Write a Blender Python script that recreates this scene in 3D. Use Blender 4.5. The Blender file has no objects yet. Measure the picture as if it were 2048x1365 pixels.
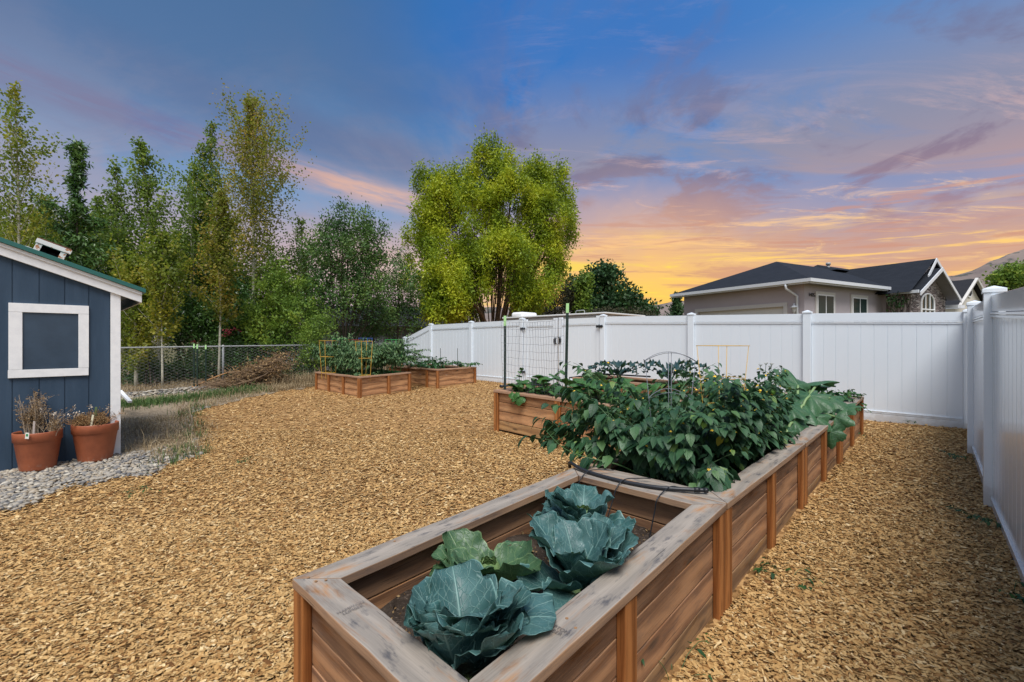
import bpy, math, random
import numpy as np
from mathutils import Vector, Matrix
S = bpy.context.scene
COL = S.collection
rnd = random.Random(7)
R = np.random.default_rng(11)
PI = math.pi
# ------------------------------------------------------------------ frame of the yard
# world x runs along the garden beds, world y across them; the photographer stood at the origin
F_PX, CX, HY, CZ = 910.0, 1024.0, 684.0, 1.47
AZ = math.radians(44.2)
SA, CA = math.sin(AZ), math.cos(AZ)
def c2w(X, Y):                       # metres right / ahead of the photographer -> yard axes
    return (X*SA + Y*CA, -X*CA + Y*SA)
def w2c(x, y):
    return (x*SA - y*CA, x*CA + y*SA)
def ground(x, y):
    x = min(max(x, -6.0), 60.0); y = min(max(y, -6.0), 60.0)
    return 0.015*x + 0.008*y
def at_depth(px, py, Y):
    x, y = c2w((px-CX)/F_PX*Y, Y)
    return Vector((x, y, (HY-py)/F_PX*Y + CZ))
def on_y(px, py, V):                 # surveyed point lying in the plane y = V
    k = (px-CX)/F_PX
    U = V*(CA + k*SA)/(SA - k*CA)
    Y = U*CA + V*SA
    return Vector((U, V, (HY-py)/F_PX*Y + CZ))
def on_x(px, py, U):
    k = (px-CX)/F_PX
    V = U*(SA - k*CA)/(CA + k*SA)
    Y = U*CA + V*SA
    return Vector((U, V, (HY-py)/F_PX*Y + CZ))
def on_z(px, py, dz=0.0):            # surveyed point on the ground (or dz above it)
    Y = 6.0
    for _ in range(30):
        x, y = c2w((px-CX)/F_PX*Y, Y)
        Y = 0.5*Y + 0.5*(CZ - ground(x, y) - dz)*F_PX/max(py-HY, 4)
    x, y = c2w((px-CX)/F_PX*Y, Y)
    return Vector((x, y, ground(x, y)+dz))
def foot(px, Y):
    x, y = c2w((px-CX)/F_PX*Y, Y)
    return Vector((x, y, ground(x, y)))

# ------------------------------------------------------------------ objects
def tag(o, label=None, cat=None, group=None, kind=None):
    if label: o['label'] = label
    if cat: o['category'] = cat
    if group: o['group'] = group
    if kind: o['kind'] = kind
    return o
def thing(name, loc, label, cat, group=None):
    o = bpy.data.objects.new(name, None)
    o.empty_display_size = 0.2
    COL.objects.link(o)
    o.location = loc
    return tag(o, label, cat, group)
def world_loc(o):
    v = Vector((0, 0, 0))
    while o is not None:
        v = v + o.location; o = o.parent
    return v
class MB:
    """collects shapes given in world coordinates; build() links them as ONE mesh object"""
    def __init__(s):
        s.v = []; s.f = []; s.uv = []
    def add(s, vs, fs, uvs=None):
        b = len(s.v)
        s.v.extend([tuple(p) for p in vs])
        for i, f in enumerate(fs):
            s.f.append([b+k for k in f])
            s.uv.append(uvs[i] if uvs else [(0.0, 0.0)]*len(f))
    def hexa(s, p, long=None):
        """p: 8 corners, bottom ring 0-3 then top ring 4-7; uv in metres with u along `long`"""
        p = [Vector(q) for q in p]
        fs = [(3,2,1,0), (4,5,6,7), (0,1,5,4), (1,2,6,5), (2,3,7,6), (3,0,4,7)]
        if long is None:
            e = [p[1]-p[0], p[3]-p[0], p[4]-p[0]]
            long = max(e, key=lambda q: q.length)
        L = Vector(long).normalized()
        c = sum(p, Vector())/8
        uvs = []
        for fi, f in enumerate(fs):
            q = [p[k] for k in f]
            n = (q[1]-q[0]).cross(q[3]-q[0])
            n = n.normalized() if n.length > 1e-12 else Vector((0,0,1))
            if abs(n.dot(L)) > 0.8:
                a = L.orthogonal().normalized(); w = L.cross(a)
                uvs.append([((k-c).dot(a)*0.25+5, (k-c).dot(w)) for k in q])
            else:
                w = n.cross(L).normalized()
                uvs.append([((k-c).dot(L), (k-c).dot(w) + fi*0.37) for k in q])
        s.add(p, fs, uvs)
    def box(s, x0, x1, y0, y1, z0, z1, long=None):
        s.hexa([(x0,y0,z0),(x1,y0,z0),(x1,y1,z0),(x0,y1,z0),(x0,y0,z1),(x1,y0,z1),(x1,y1,z1),(x0,y1,z1)], long)
    def obox(s, c, ax, ay, az, hx, hy, hz, long=None):
        c, ax, ay, az = Vector(c), Vector(ax)*hx, Vector(ay)*hy, Vector(az)*hz
        s.hexa([c-ax-ay-az, c+ax-ay-az, c+ax+ay-az, c-ax+ay-az, c-ax-ay+az, c+ax-ay+az, c+ax+ay+az, c-ax+ay+az], long)
    def tube(s, pts, r, n=6, cap=True):
        pts = [Vector(p) for p in pts]
        m = len(pts)
        rs = r if isinstance(r, (list, tuple)) else [r]*m
        t0 = (pts[1]-pts[0]).normalized()
        a = t0.orthogonal().normalized()
        vs = []; L = 0; ls = []
        for i, p in enumerate(pts):
            t = (pts[min(i+1, m-1)] - pts[max(i-1, 0)])
            t = t.normalized() if t.length > 1e-9 else t0
            a = a - t*a.dot(t)
            a = a.normalized() if a.length > 1e-6 else t.orthogonal().normalized()
            b = t.cross(a)
            if i: L += (p-pts[i-1]).length
            ls.append(L)
            for k in range(n):
                th = 2*PI*k/n
                vs.append(p + (a*math.cos(th) + b*math.sin(th))*rs[i])
        fs = []; uvs = []
        for i in range(m-1):
            for k in range(n):
                k2 = (k+1) % n
                fs.append((i*n+k, i*n+k2, (i+1)*n+k2, (i+1)*n+k))
                u0, u1 = k/n*0.3, (k+1)/n*0.3
                uvs.append([(ls[i], u0), (ls[i], u1), (ls[i+1], u1), (ls[i+1], u0)])
        if cap:
            fs.append(tuple(range(n-1, -1, -1))); uvs.append([(0,0)]*n)
            fs.append(tuple((m-1)*n+k for k in range(n))); uvs.append([(0,0)]*n)
        s.add(vs, fs, uvs)
    def lathe(s, c, prof, n=32):
        c = Vector(c); vs = []
        for (r, z) in prof:
            for k in range(n):
                th = 2*PI*k/n
                vs.append(c + Vector((r*math.cos(th), r*math.sin(th), z)))
        fs = []
        for i in range(len(prof)-1):
            for k in range(n):
                k2 = (k+1) % n
                fs.append((i*n+k, i*n+k2, (i+1)*n+k2, (i+1)*n+k))
        s.add(vs, fs)
    def poly(s, pts, thick=None):
        """flat polygon, optionally thickened along the vector `thick`"""
        pts = [Vector(p) for p in pts]; n = len(pts)
        if thick is None:
            s.add(pts, [tuple(range(n))]); return
        t = Vector(thick)
        nrm = (pts[1]-pts[0]).cross(pts[2]-pts[0])
        if nrm.dot(t) > 0: pts = pts[::-1]
        vs = pts + [p+t for p in pts]
        fs = [tuple(range(n)), tuple(range(2*n-1, n-1, -1))]
        for i in range(n):
            j = (i+1) % n
            fs.append((j, i, n+i, n+j))
        uvs = []
        for f in fs:
            q = [vs[k] for k in f]
            a = (q[1]-q[0]).normalized() if (q[1]-q[0]).length > 1e-9 else Vector((1,0,0))
            nn = a.cross(q[2]-q[0]); nn = nn.normalized() if nn.length > 1e-9 else Vector((0,0,1))
            b = nn.cross(a)
            uvs.append([((k-q[0]).dot(a), (k-q[0]).dot(b)) for k in q])
        s.add(vs, fs, uvs)
    def build(s, name, mat, parent=None, smooth=False, bevel=0.0):
        me = bpy.data.meshes.new(name)
        off = world_loc(parent) if parent is not None else Vector((0,0,0))
        me.from_pydata([(p[0]-off.x, p[1]-off.y, p[2]-off.z) for p in s.v], [], s.f)
        uvl = me.uv_layers.new(name='UVMap')
        flat = [c for u in s.uv for q in u for c in q]
        uvl.data.foreach_set('uv', flat)
        if mat: me.materials.append(mat)
        if smooth: me.polygons.foreach_set('use_smooth', [True]*len(me.polygons))
        me.update()
        o = bpy.data.objects.new(name, me); COL.objects.link(o)
        if parent is not None: o.parent = parent
        if bevel:
            b = o.modifiers.new('bevel', 'BEVEL'); b.width = bevel; b.segments = 2; b.limit_method = 'ANGLE'
            b.harden_normals = False
        return o
def np_obj(name, V, F, mat, parent=None, uv=None, smooth=False):
    V = np.asarray(V, dtype=np.float32).reshape(-1, 3); F = np.asarray(F, dtype=np.int32)
    if parent is not None: V = V - np.array(world_loc(parent), dtype=np.float32)
    k = F.shape[1]; nf = len(F)
    me = bpy.data.meshes.new(name)
    me.vertices.add(len(V)); me.vertices.foreach_set('co', np.ascontiguousarray(V).ravel())
    me.loops.add(nf*k); me.loops.foreach_set('vertex_index', np.ascontiguousarray(F).ravel())
    me.polygons.add(nf)
    me.polygons.foreach_set('loop_start', np.arange(0, nf*k, k, dtype=np.int32))
    try: me.polygons.foreach_set('loop_total', np.full(nf, k, dtype=np.int32))
    except Exception: pass
    if uv is not None:
        l = me.uv_layers.new(name='UVMap'); l.data.foreach_set('uv', np.asarray(uv, dtype=np.float32).ravel())
    if smooth: me.polygons.foreach_set('use_smooth', np.ones(nf, dtype=bool))
    me.update(calc_edges=True); me.validate()
    if mat: me.materials.append(mat)
    o = bpy.data.objects.new(name, me); COL.objects.link(o)
    if parent is not None: o.parent = parent
    return o
def unit(a):
    return a/np.maximum(np.linalg.norm(a, axis=-1, keepdims=True), 1e-9)

# ------------------------------------------------------------------ node helpers
class NT:
    def __init__(s, nt): s.nt = nt
    def n(s, typ, **kw):
        x = s.nt.nodes.new(typ)
        for k, v in kw.items(): setattr(x, k, v)
        return x
    def put(s, sock, v):
        if v is None: return
        if hasattr(v, 'is_linked') or hasattr(v, 'node'): s.nt.links.new(v, sock)
        else:
            try: sock.default_value = v
            except Exception: sock.default_value = (*v, 1.0)
    def m(s, op, a, b=None, c=None, clamp=False):
        x = s.n('ShaderNodeMath', operation=op, use_clamp=clamp)
        s.put(x.inputs[0], a); s.put(x.inputs[1], b); s.put(x.inputs[2], c)
        return x.outputs[0]
    def vm(s, op, a, b=None):
        x = s.n('ShaderNodeVectorMath', operation=op)
        s.put(x.inputs[0], a); s.put(x.inputs[1], b)
        return x.outputs['Value'] if op in ('DOT_PRODUCT', 'LENGTH', 'DISTANCE') else x.outputs[0]
    def xyz(s, v):
        x = s.n('ShaderNodeSeparateXYZ'); s.put(x.inputs[0], v); return x.outputs
    def comb(s, a, b, c=0.0):
        x = s.n('ShaderNodeCombineXYZ'); s.put(x.inputs[0], a); s.put(x.inputs[1], b); s.put(x.inputs[2], c); return x.outputs[0]
    def noise(s, vec, scale, detail=4, rough=0.5, dist=0.0, out=0):
        x = s.n('ShaderNodeTexNoise'); s.put(x.inputs['Vector'], vec)
        x.inputs['Scale'].default_value = scale; x.inputs['Detail'].default_value = detail
        x.inputs['Roughness'].default_value = rough; x.inputs['Distortion'].default_value = dist
        return x.outputs[out]
    def vor(s, vec, scale, feature='F1', out='Distance', rand=1.0):
        x = s.n('ShaderNodeTexVoronoi', feature=feature); s.put(x.inputs['Vector'], vec)
        x.inputs['Scale'].default_value = scale; x.inputs['Randomness'].default_value = rand
        return x.outputs[out]
    def ramp(s, fac, stops, interp='LINEAR'):
        x = s.n('ShaderNodeValToRGB'); s.put(x.inputs[0], fac)
        e = x.color_ramp.elements; x.color_ramp.interpolation = interp
        while len(e) > 1: e.remove(e[-1])
        for i, (p, c) in enumerate(stops):
            if not isinstance(c, (tuple, list)): c = (c, c, c)
            q = e[0] if i == 0 else e.new(p)
            q.position = p; q.color = (*c[:3], 1)
        return x.outputs[0]
    def sm(s, v, lo, hi, a=0.0, b=1.0):
        x = s.n('ShaderNodeMapRange', interpolation_type='SMOOTHSTEP'); s.put(x.inputs[0], v)
        s.put(x.inputs[1], lo); s.put(x.inputs[2], hi); s.put(x.inputs[3], a); s.put(x.inputs[4], b)
        return x.outputs[0]
    def mix(s, fac, a, b, mode='MIX'):
        x = s.n('ShaderNodeMix', data_type='RGBA', blend_type=mode)
        s.put(x.inputs[0], fac)
        for i, v in ((6, a), (7, b)):
            if isinstance(v, (tuple, list)): v = (*v[:3], 1)
            s.put(x.inputs[i], v)
        return x.outputs[2]
    def bump(s, h, strength=0.5, dist=0.01):
        x = s.n('ShaderNodeBump'); s.put(x.inputs['Height'], h)
        x.inputs['Strength'].default_value = strength; x.inputs['Distance'].default_value = dist
        return x.outputs[0]
    def island(s): return s.n('ShaderNodeNewGeometry').outputs['Random Per Island']
    def uv(s): return s.n('ShaderNodeUVMap').outputs[0]
    def pos(s): return s.n('ShaderNodeNewGeometry').outputs['Position']
    def objrand(s): return s.n('ShaderNodeObjectInfo').outputs['Random']
MATS = {}
def new_mat(name):
    m = bpy.data.materials.new(name); m.use_nodes = True
    nt = m.node_tree; nt.nodes.clear()
    t = NT(nt)
    out = t.n('ShaderNodeOutputMaterial'); b = t.n('ShaderNodeBsdfPrincipled')
    nt.links.new(b.outputs[0], out.inputs[0])
    MATS[name] = m
    return m, t, b, out
def setp(t, b, **kw):
    for k, v in kw.items():
        t.put(b.inputs[k.replace('_', ' ')], v)
def lin(r, g, b):
    f = lambda c: ((c/255+0.055)/1.055)**2.4 if c > 10 else c/255/12.92
    return (f(r), f(g), f(b))
def plain(name, col, rough=0.6, var=0.12, scale=6.0, metal=0.0, bump=0.0, spec=0.5):
    m, t, b, o = new_mat(name)
    nz = t.noise(t.pos(), scale, 5, 0.6)
    c = t.mix(nz, tuple(x*(1-var) for x in col), tuple(min(1, x*(1+var)) for x in col))
    setp(t, b, Base_Color=c, Roughness=rough, Metallic=metal, Specular_IOR_Level=spec)
    if bump: setp(t, b, Normal=t.bump(t.noise(t.pos(), scale*8, 4), bump, 0.005))
    return m
def leaf_mat(name, cols, rough=0.5, trans=0.25, spec=0.3, uvvein=None, clump=0.0):
    """cols: list of (position, colour) over a random value per leaf"""
    m, t, b, o = new_mat(name)
    r = t.island()
    if clump:
        cn = t.sm(t.noise(t.pos(), clump, 3, 0.55), 0.34, 0.66)
        r = t.m('ADD', t.m('MULTIPLY', r, 0.42), t.m('MULTIPLY', cn, 0.58))
    c = t.ramp(r, cols)
    if uvvein:
        u = t.xyz(t.uv())
        s_, a_ = u[0], t.m('ABSOLUTE', u[1])
        mid = t.sm(a_, 0.0, 0.06, 1.0, 0.0)
        q = t.m('FRACT', t.m('SUBTRACT', t.m('MULTIPLY', s_, uvvein[0]), t.m('MULTIPLY', a_, uvvein[1])))
        lat = t.m('MULTIPLY', t.sm(t.m('ABSOLUTE', t.m('SUBTRACT', q, 0.5)), 0.02, 0.09, 1.0, 0.0), t.sm(a_, 0.55, 1.0, 1.0, 0.15))
        v = t.m('MAXIMUM', mid, t.m('MULTIPLY', lat, uvvein[2]))
        c = t.mix(v, c, uvvein[3])
        setp(t, b, Normal=t.bump(t.m('ADD', t.m('MULTIPLY', v, -1.0), t.m('MULTIPLY', t.noise(t.comb(s_, u[1]), 9.0, 3), 0.8)), 0.45, 0.004))
    setp(t, b, Base_Color=c, Roughness=rough, Specular_IOR_Level=spec)
    if trans:
        tr = t.n('ShaderNodeBsdfTranslucent'); t.put(tr.inputs[0], t.mix(0.6, c, (0.35, 0.5, 0.05), 'MIX') if trans > 0.4 else c)
        mx = t.n('ShaderNodeMixShader'); mx.inputs[0].default_value = trans
        t.nt.links.new(b.outputs[0], mx.inputs[1]); t.nt.links.new(tr.outputs[0], mx.inputs[2])
        t.nt.links.new(mx.outputs[0], o.inputs[0])
    return m
def wood_mat(name, light, dark, grain=1.0, weather=0.0, wcol=(0.3,0.3,0.32), rough=0.75, var=0.35):
    m, t, b, o = new_mat(name)
    isl = t.island()
    uv = t.xyz(t.uv())
    ou = t.m('MULTIPLY', isl, 37.0); ov = t.m('MULTIPLY', t.m('FRACT', t.m('MULTIPLY', isl, 91.7)), 11.0)
    u = t.m('ADD', uv[0], ou); v = t.m('ADD', uv[1], ov)
    # growth rings: long stretched bands with wandering
    wob = t.noise(t.comb(t.m('MULTIPLY', u, 1.3), t.m('MULTIPLY', v, 5.0)), 1.0, 3, 0.5)
    ring = t.m('ADD', t.m('MULTIPLY', v, 55.0*grain), t.m('MULTIPLY', wob, 14.0))
    ring = t.m('MULTIPLY_ADD', t.m('SINE', ring), 0.5, 0.5)
    fine = t.noise(t.comb(t.m('MULTIPLY', u, 5.0), t.m('MULTIPLY', v, 190.0)), 1.0, 4, 0.6)
    blot = t.noise(t.comb(t.m('MULTIPLY', u, 1.6), t.m('MULTIPLY', v, 7.0)), 1.0, 4, 0.55)
    g = t.m('ADD', t.m('ADD', t.m('MULTIPLY', ring, 0.34), t.m('MULTIPLY', fine, 0.46)), t.m('MULTIPLY', blot, 0.28))
    g = t.m('ADD', g, t.m('MULTIPLY', t.m('SUBTRACT', t.noise(t.comb(t.m('MULTIPLY', u, 1.8), t.m('MULTIPLY', v, 75.0)), 1.0, 3, 0.6), 0.5), 0.32))
    c = t.ramp(g, [(0.30, dark), (0.52, tuple((a+b_)/2 for a, b_ in zip(light, dark))), (0.74, light)])
    # knots
    kd = t.vor(t.comb(t.m('MULTIPLY', u, 2.1), t.m('MULTIPLY', v, 6.5)), 1.0)
    kn = t.sm(kd, 0.05, 0.17, 1.0, 0.0)
    c = t.mix(t.m('MULTIPLY', kn, 0.75), c, tuple(x*0.22 for x in dark))
    # board to board
    br = t.m('MULTIPLY_ADD', isl, 2*var, 1.0-var)
    c = t.mix(1.0, c, t.comb(br, t.m('MULTIPLY', br, t.m('MULTIPLY_ADD', t.m('FRACT', t.m('MULTIPLY', isl, 7.3)), 0.14, 0.93)), br), 'MULTIPLY')
    if weather:
        w = t.noise(t.comb(t.m('MULTIPLY', u, 2.2), t.m('MULTIPLY', v, 9.0)), 1.0, 6, 0.65, 0.6)
        w2 = t.noise(t.comb(t.m('MULTIPLY', u, 7.0), t.m('MULTIPLY', v, 22.0)), 1.0, 5, 0.65)
        upf = t.sm(t.xyz(t.n('ShaderNodeNewGeometry').outputs['Normal'])[2], 0.5, 0.8, 0.30, 1.0) if weather > 0.5 else 1.0
        c = t.mix(t.m('MULTIPLY', t.sm(w, 0.30, 0.47, 0.0, weather), upf), c, t.mix(t.m('ADD', t.m('MULTIPLY', fine, 0.7), t.m('MULTIPLY', ring, 0.3)), tuple(x*0.50 for x in wcol), tuple(x*1.12 for x in wcol)))
        c = t.mix(t.m('MULTIPLY', t.m('MULTIPLY', t.sm(w2, 0.50, 0.66, 0.0, 0.85 if weather > 0.5 else 0.25), t.sm(w, 0.42, 0.56)), upf), c, (0.066,0.066,0.075))
        # drying checks along the grain
        ck = t.noise(t.comb(t.m('MULTIPLY', u, 3.0), t.m('MULTIPLY', v, 120.0)), 1.0, 2, 0.5)
        c = t.mix(t.sm(ck, 0.66, 0.70, 0.0, 0.7), c, (0.04, 0.035, 0.03))
    setp(t, b, Base_Color=c, Roughness=rough, Specular_IOR_Level=0.25,
         Normal=t.bump(t.m('ADD', t.m('MULTIPLY', fine, 0.6), t.m('MULTIPLY', ring, 0.3)), 0.35, 0.003))
    return m

# ------------------------------------------------------------------ camera
cd = bpy.data.cameras.new('camera'); cam = bpy.data.objects.new('camera', cd); COL.objects.link(cam)
cam.location = (0, 0, CZ)
# heading: the view direction is (CA, SA) in yard axes
cam.rotation_euler = (PI/2, 0, math.atan2(-CA, SA))
cd.sensor_width = 36; cd.lens = 36*F_PX/2048; cd.shift_y = 0.0007
cd.clip_start = 0.03; cd.clip_end = 6000
S.camera = cam
S.view_settings.view_transform = 'Standard'; S.view_settings.look = 'None'
S.view_settings.exposure = 0.45; S.view_settings.gamma = 1.0
S.cycles.max_bounces = 7; S.cycles.diffuse_bounces = 3; S.cycles.glossy_bounces = 3
S.cycles.transparent_max_bounces = 8; S.cycles.transmission_bounces = 4
S.cycles.use_denoising = True
S.cycles.caustics_reflective = False; S.cycles.caustics_refractive = False

# ------------------------------------------------------------------ light
SUN_EL = math.radians(61); 
sun_dir = Vector((-0.58, -0.60, 0)).normalized()*math.cos(SUN_EL) + Vector((0,0,math.sin(SUN_EL)))
sd = bpy.data.lights.new('sun', 'SUN'); so = bpy.data.objects.new('sun', sd); COL.objects.link(so)
sd.energy = 3.1; sd.angle = math.radians(32); sd.color = (1.0, 0.965, 0.925)
so.rotation_euler = (-sun_dir).to_track_quat('-Z', 'Y').to_euler()
so.location = (0, 0, 30)

w = bpy.data.worlds.new('World'); S.world = w; w.use_nodes = True
w.node_tree.nodes.clear(); t = NT(w.node_tree)
D = t.n('ShaderNodeTexCoord').outputs['Generated']
fwd = t.vm('DOT_PRODUCT', D, (CA, SA, 0)); rgt = t.vm('DOT_PRODUCT', D, (SA, -CA, 0)); up = t.xyz(D)[2]
az = t.m('MULTIPLY', t.m('ARCTAN2', rgt, fwd), 180/PI)
el = t.m('MULTIPLY', t.m('ARCSINE', up), 180/PI)
hz = t.m('MAXIMUM', t.m('ADD', up, 0.10), 0.04)
pl = t.comb(t.m('DIVIDE', rgt, hz), t.m('DIVIDE', fwd, hz), 0.0)      # a cloud deck seen in perspective
aeq = t.comb(t.m('MULTIPLY', az, 0.1), t.m('MULTIPLY', el, 0.1), 0.0)
def L3(*c): return lin(*c)
wob = t.m('MULTIPLY', t.m('SUBTRACT', t.noise(aeq, 0.8, 4, 0.6), 0.5), 5.0)
elw = t.m('ADD', el, wob)
right = t.ramp(t.m('DIVIDE', elw, 60.0), [(0.0, L3(242,172,84)), (0.09, L3(226,166,108)), (0.16, L3(198,156,138)), (0.23, L3(150,146,172)), (0.31, L3(104,134,182)), (0.42, L3(66,130,194)), (0.58, L3(40,122,194)), (0.72, L3(40,116,184)), (1.0, L3(176,192,218))])
left = t.ramp(t.m('DIVIDE', elw, 60.0), [(0.0, L3(216,182,178)), (0.12, L3(196,174,184)), (0.20, L3(150,158,184)), (0.28, L3(118,146,184)), (0.36, L3(96,128,170)), (0.46, L3(78,110,152)), (0.60, L3(68,104,148)), (0.74, L3(68,106,150)), (1.0, L3(176,192,218))])
sky = t.mix(t.sm(t.m('ADD', az, t.m('MULTIPLY', wob, 1.5)), -16.0, 10.0), left, right)
# the deep clear blue overhead
n0 = t.noise(t.vm('MULTIPLY', pl, (0.8, 0.8, 1.0)), 1.0, 5, 0.6)
sky = t.mix(t.m('MULTIPLY', t.sm(t.m('ADD', el, t.m('MULTIPLY', t.m('SUBTRACT', n0, 0.5), 26.0)), 20.0, 33.0), t.sm(t.m('ABSOLUTE', t.m('SUBTRACT', az, 9.0)), 6.0, 36.0, 0.9, 0.0)), sky, L3(6,106,186))
# long band on the left, dull purple turning to peach, with a dark band above it
base_el = t.m('ADD', t.m('SUBTRACT', 17.3, t.m('MULTIPLY', t.m('ADD', az, 13.8), 0.14)), t.m('MULTIPLY', wob, 0.35))
d = t.m('SUBTRACT', el, base_el)
fib = t.noise(t.comb(t.m('MULTIPLY', az, 0.07), t.m('MULTIPLY', d, 0.65), 0.0), 1.6, 6, 0.65)
bl = t.m('MULTIPLY', t.sm(az, -7.0, -13.0), t.sm(t.m('ABSOLUTE', t.m('ADD', d, 0.2)), 0.1, 2.3, 1.0, 0.0))
pk = t.mix(t.sm(az, -38.0, -15.0), L3(112,112,150), L3(228,178,150))
sky = t.mix(t.m('MULTIPLY', bl, t.sm(fib, 0.30, 0.62, 0.25, 0.92)), sky, pk)
dk = t.m('MULTIPLY', t.sm(az, -3.0, -14.0), t.sm(t.m('ABSOLUTE', t.m('SUBTRACT', d, 3.8)), 0.6, 3.8, 0.55, 0.0))
sky = t.mix(t.m('MULTIPLY', dk, t.sm(az, -52.0, -22.0, 0.30, 1.0)), sky, L3(94,102,136))
# a low peach bank behind the left-hand trees
sky = t.mix(t.m('MULTIPLY', t.sm(az, -4.0, -12.0), t.m('MULTIPLY', t.sm(t.m('ABSOLUTE', t.m('SUBTRACT', elw, 9.5)), 0.5, 5.0, 0.65, 0.0), t.sm(az, -30.0, -18.0))), sky, L3(226,190,168))
# a mauve veil of broken cloud over the right half
rightm = t.sm(az, -14.0, 4.0)
cv = t.noise(t.vm('ADD', t.vm('MULTIPLY', pl, (0.62, 0.50, 1.0)), (5.3, 1.9, 0.0)), 1.1, 8, 0.62, 0.9)
cvm = t.m('MULTIPLY', t.m('MULTIPLY', t.sm(cv, 0.41, 0.56), t.m('MULTIPLY', t.sm(el, 4.5, 10.0), t.sm(el, 20.0, 33.0, 0.85, 0.15))), t.sm(az, -14.0, 2.0, 0.35, 1.0))
sky = t.mix(cvm, sky, t.mix(t.sm(el, 10.0, 22.0), L3(196,150,134), L3(142,138,154)))
# torn dark clouds
c1 = t.noise(t.vm('ADD', t.vm('MULTIPLY', pl, (1.1, 0.9, 1.0)), (3.1, 7.4, 0.0)), 1.7, 7, 0.60, 0.5)
c1m = t.m('MULTIPLY', t.sm(c1, 0.485, 0.60), t.m('MULTIPLY', t.sm(el, 9.0, 14.0), t.sm(el, 21.0, 33.0, 0.90, 0.30)))
c1m = t.m('MULTIPLY', c1m, t.sm(az, -12.0, 2.0, 0.15, 0.85))
sky = t.mix(c1m, sky, t.mix(t.sm(el, 10.0, 22.0), L3(160,120,126), L3(110,104,132)))
# thin bright wisps, finely combed
c2 = t.noise(t.vm('ADD', t.vm('MULTIPLY', pl, (0.8, 2.4, 1.0)), (1.7, 2.2, 0.0)), 1.3, 9, 0.72, 0.9)
c2m = t.m('MULTIPLY', t.sm(c2, 0.50, 0.65, 0.0, 0.8), t.m('MULTIPLY', t.sm(el, 5.0, 10.0), t.sm(el, 14.0, 25.0, 1.0, 0.12)))
c2m = t.m('MULTIPLY', c2m, t.sm(az, -8.0, 4.0, 0.10, 1.0))
sky = t.mix(c2m, sky, t.mix(t.sm(el, 9.0, 19.0), L3(255,206,126), L3(216,178,170)))
# warm glow low in the middle
gl = t.m('MULTIPLY', t.sm(t.m('ABSOLUTE', t.m('SUBTRACT', az, 14.0)), 2.0, 24.0, 1.0, 0.0), t.sm(t.m('ADD', el, t.m('MULTIPLY', wob, 1.3)), 6.0, 22.0, 0.92, 0.0))
sky = t.mix(gl, sky, t.mix(t.sm(el, 4.0, 15.0), L3(255,202,70), L3(240,182,128)))
# glowing gold and salmon streaks near the horizon
st = t.noise(t.comb(t.m('MULTIPLY', az, 0.045), t.m('MULTIPLY', t.m('ADD', el, t.m('MULTIPLY', az, 0.05)), 0.62), 0.0), 1.35, 7, 0.64, 0.55)
lowm = t.m('MULTIPLY', t.sm(t.m('ADD', el, t.m('MULTIPLY', wob, 1.2)), 7.5, 14.0, 1.0, 0.0), t.sm(az, -16.0, 5.0))
sky = t.mix(t.m('MULTIPLY', t.sm(st, 0.51, 0.62), t.m('MULTIPLY', lowm, 0.90)), sky, t.mix(t.sm(az, 12.0, 36.0), L3(244,214,62), L3(255,204,104)))
sky = t.mix(t.m('MULTIPLY', t.sm(st, 0.47, 0.36), t.m('MULTIPLY', t.sm(el, 12.0, 17.0, 1.0, 0.0), t.m('MULTIPLY', t.sm(az, -16.0, 5.0), 0.70))), sky, L3(200,140,112))
# behind the photographer: plain pale evening overcast
back = t.sm(fwd, -0.25, 0.25, 1.0, 0.0)
sky = t.mix(back, sky, t.mix(t.sm(el, 0.0, 45.0), L3(206,208,212), L3(176,190,214)))
sky = t.mix(t.sm(el, -0.5, -6.0), sky, (0.10, 0.085, 0.065))
nish = t.n('ShaderNodeTexSky', sky_type='NISHITA'); nish.sun_disc = False
nish.sun_elevation = math.radians(50); nish.sun_rotation = math.atan2(sun_dir.x, sun_dir.y)
b1 = t.n('ShaderNodeBackground'); t.put(b1.inputs[0], nish.outputs[0]); b1.inputs[1].default_value = 0.006
b2 = t.n('ShaderNodeBackground'); t.put(b2.inputs[0], sky); b2.inputs[1].default_value = 0.78
ad = t.n('ShaderNodeAddShader'); t.nt.links.new(b1.outputs[0], ad.inputs[0]); t.nt.links.new(b2.outputs[0], ad.inputs[1])
wo = t.n('ShaderNodeOutputWorld'); t.nt.links.new(ad.outputs[0], wo.inputs[0])
# ================================================================== materials
WSTUD = wood_mat('stud_wood', (0.46,0.195,0.058), (0.17,0.058,0.014), 1.3, rough=0.6, var=0.22)
WSIDE = wood_mat('side_wood', (0.42,0.215,0.088), (0.150,0.062,0.022), 1.0, weather=0.30, wcol=(0.30,0.235,0.18), var=0.44)
WSIDE2 = wood_mat('side_wood_pale', (0.56,0.31,0.135), (0.27,0.125,0.048), 1.0, weather=0.15, wcol=(0.34,0.25,0.18), var=0.22)
WRAIL = wood_mat('rail_wood', (0.40,0.225,0.10), (0.15,0.072,0.03), 1.0, weather=0.90, wcol=(0.345,0.315,0.275), var=0.15)
WRAIL2 = wood_mat('rail_wood_fresh', (0.50,0.27,0.115), (0.23,0.105,0.042), 1.0, weather=0.35, wcol=(0.38,0.33,0.30), var=0.18)
WINN = wood_mat('inner_wood', (0.24,0.14,0.075), (0.10,0.052,0.028), 1.0, weather=0.3, wcol=(0.22,0.18,0.15), var=0.2)
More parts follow.
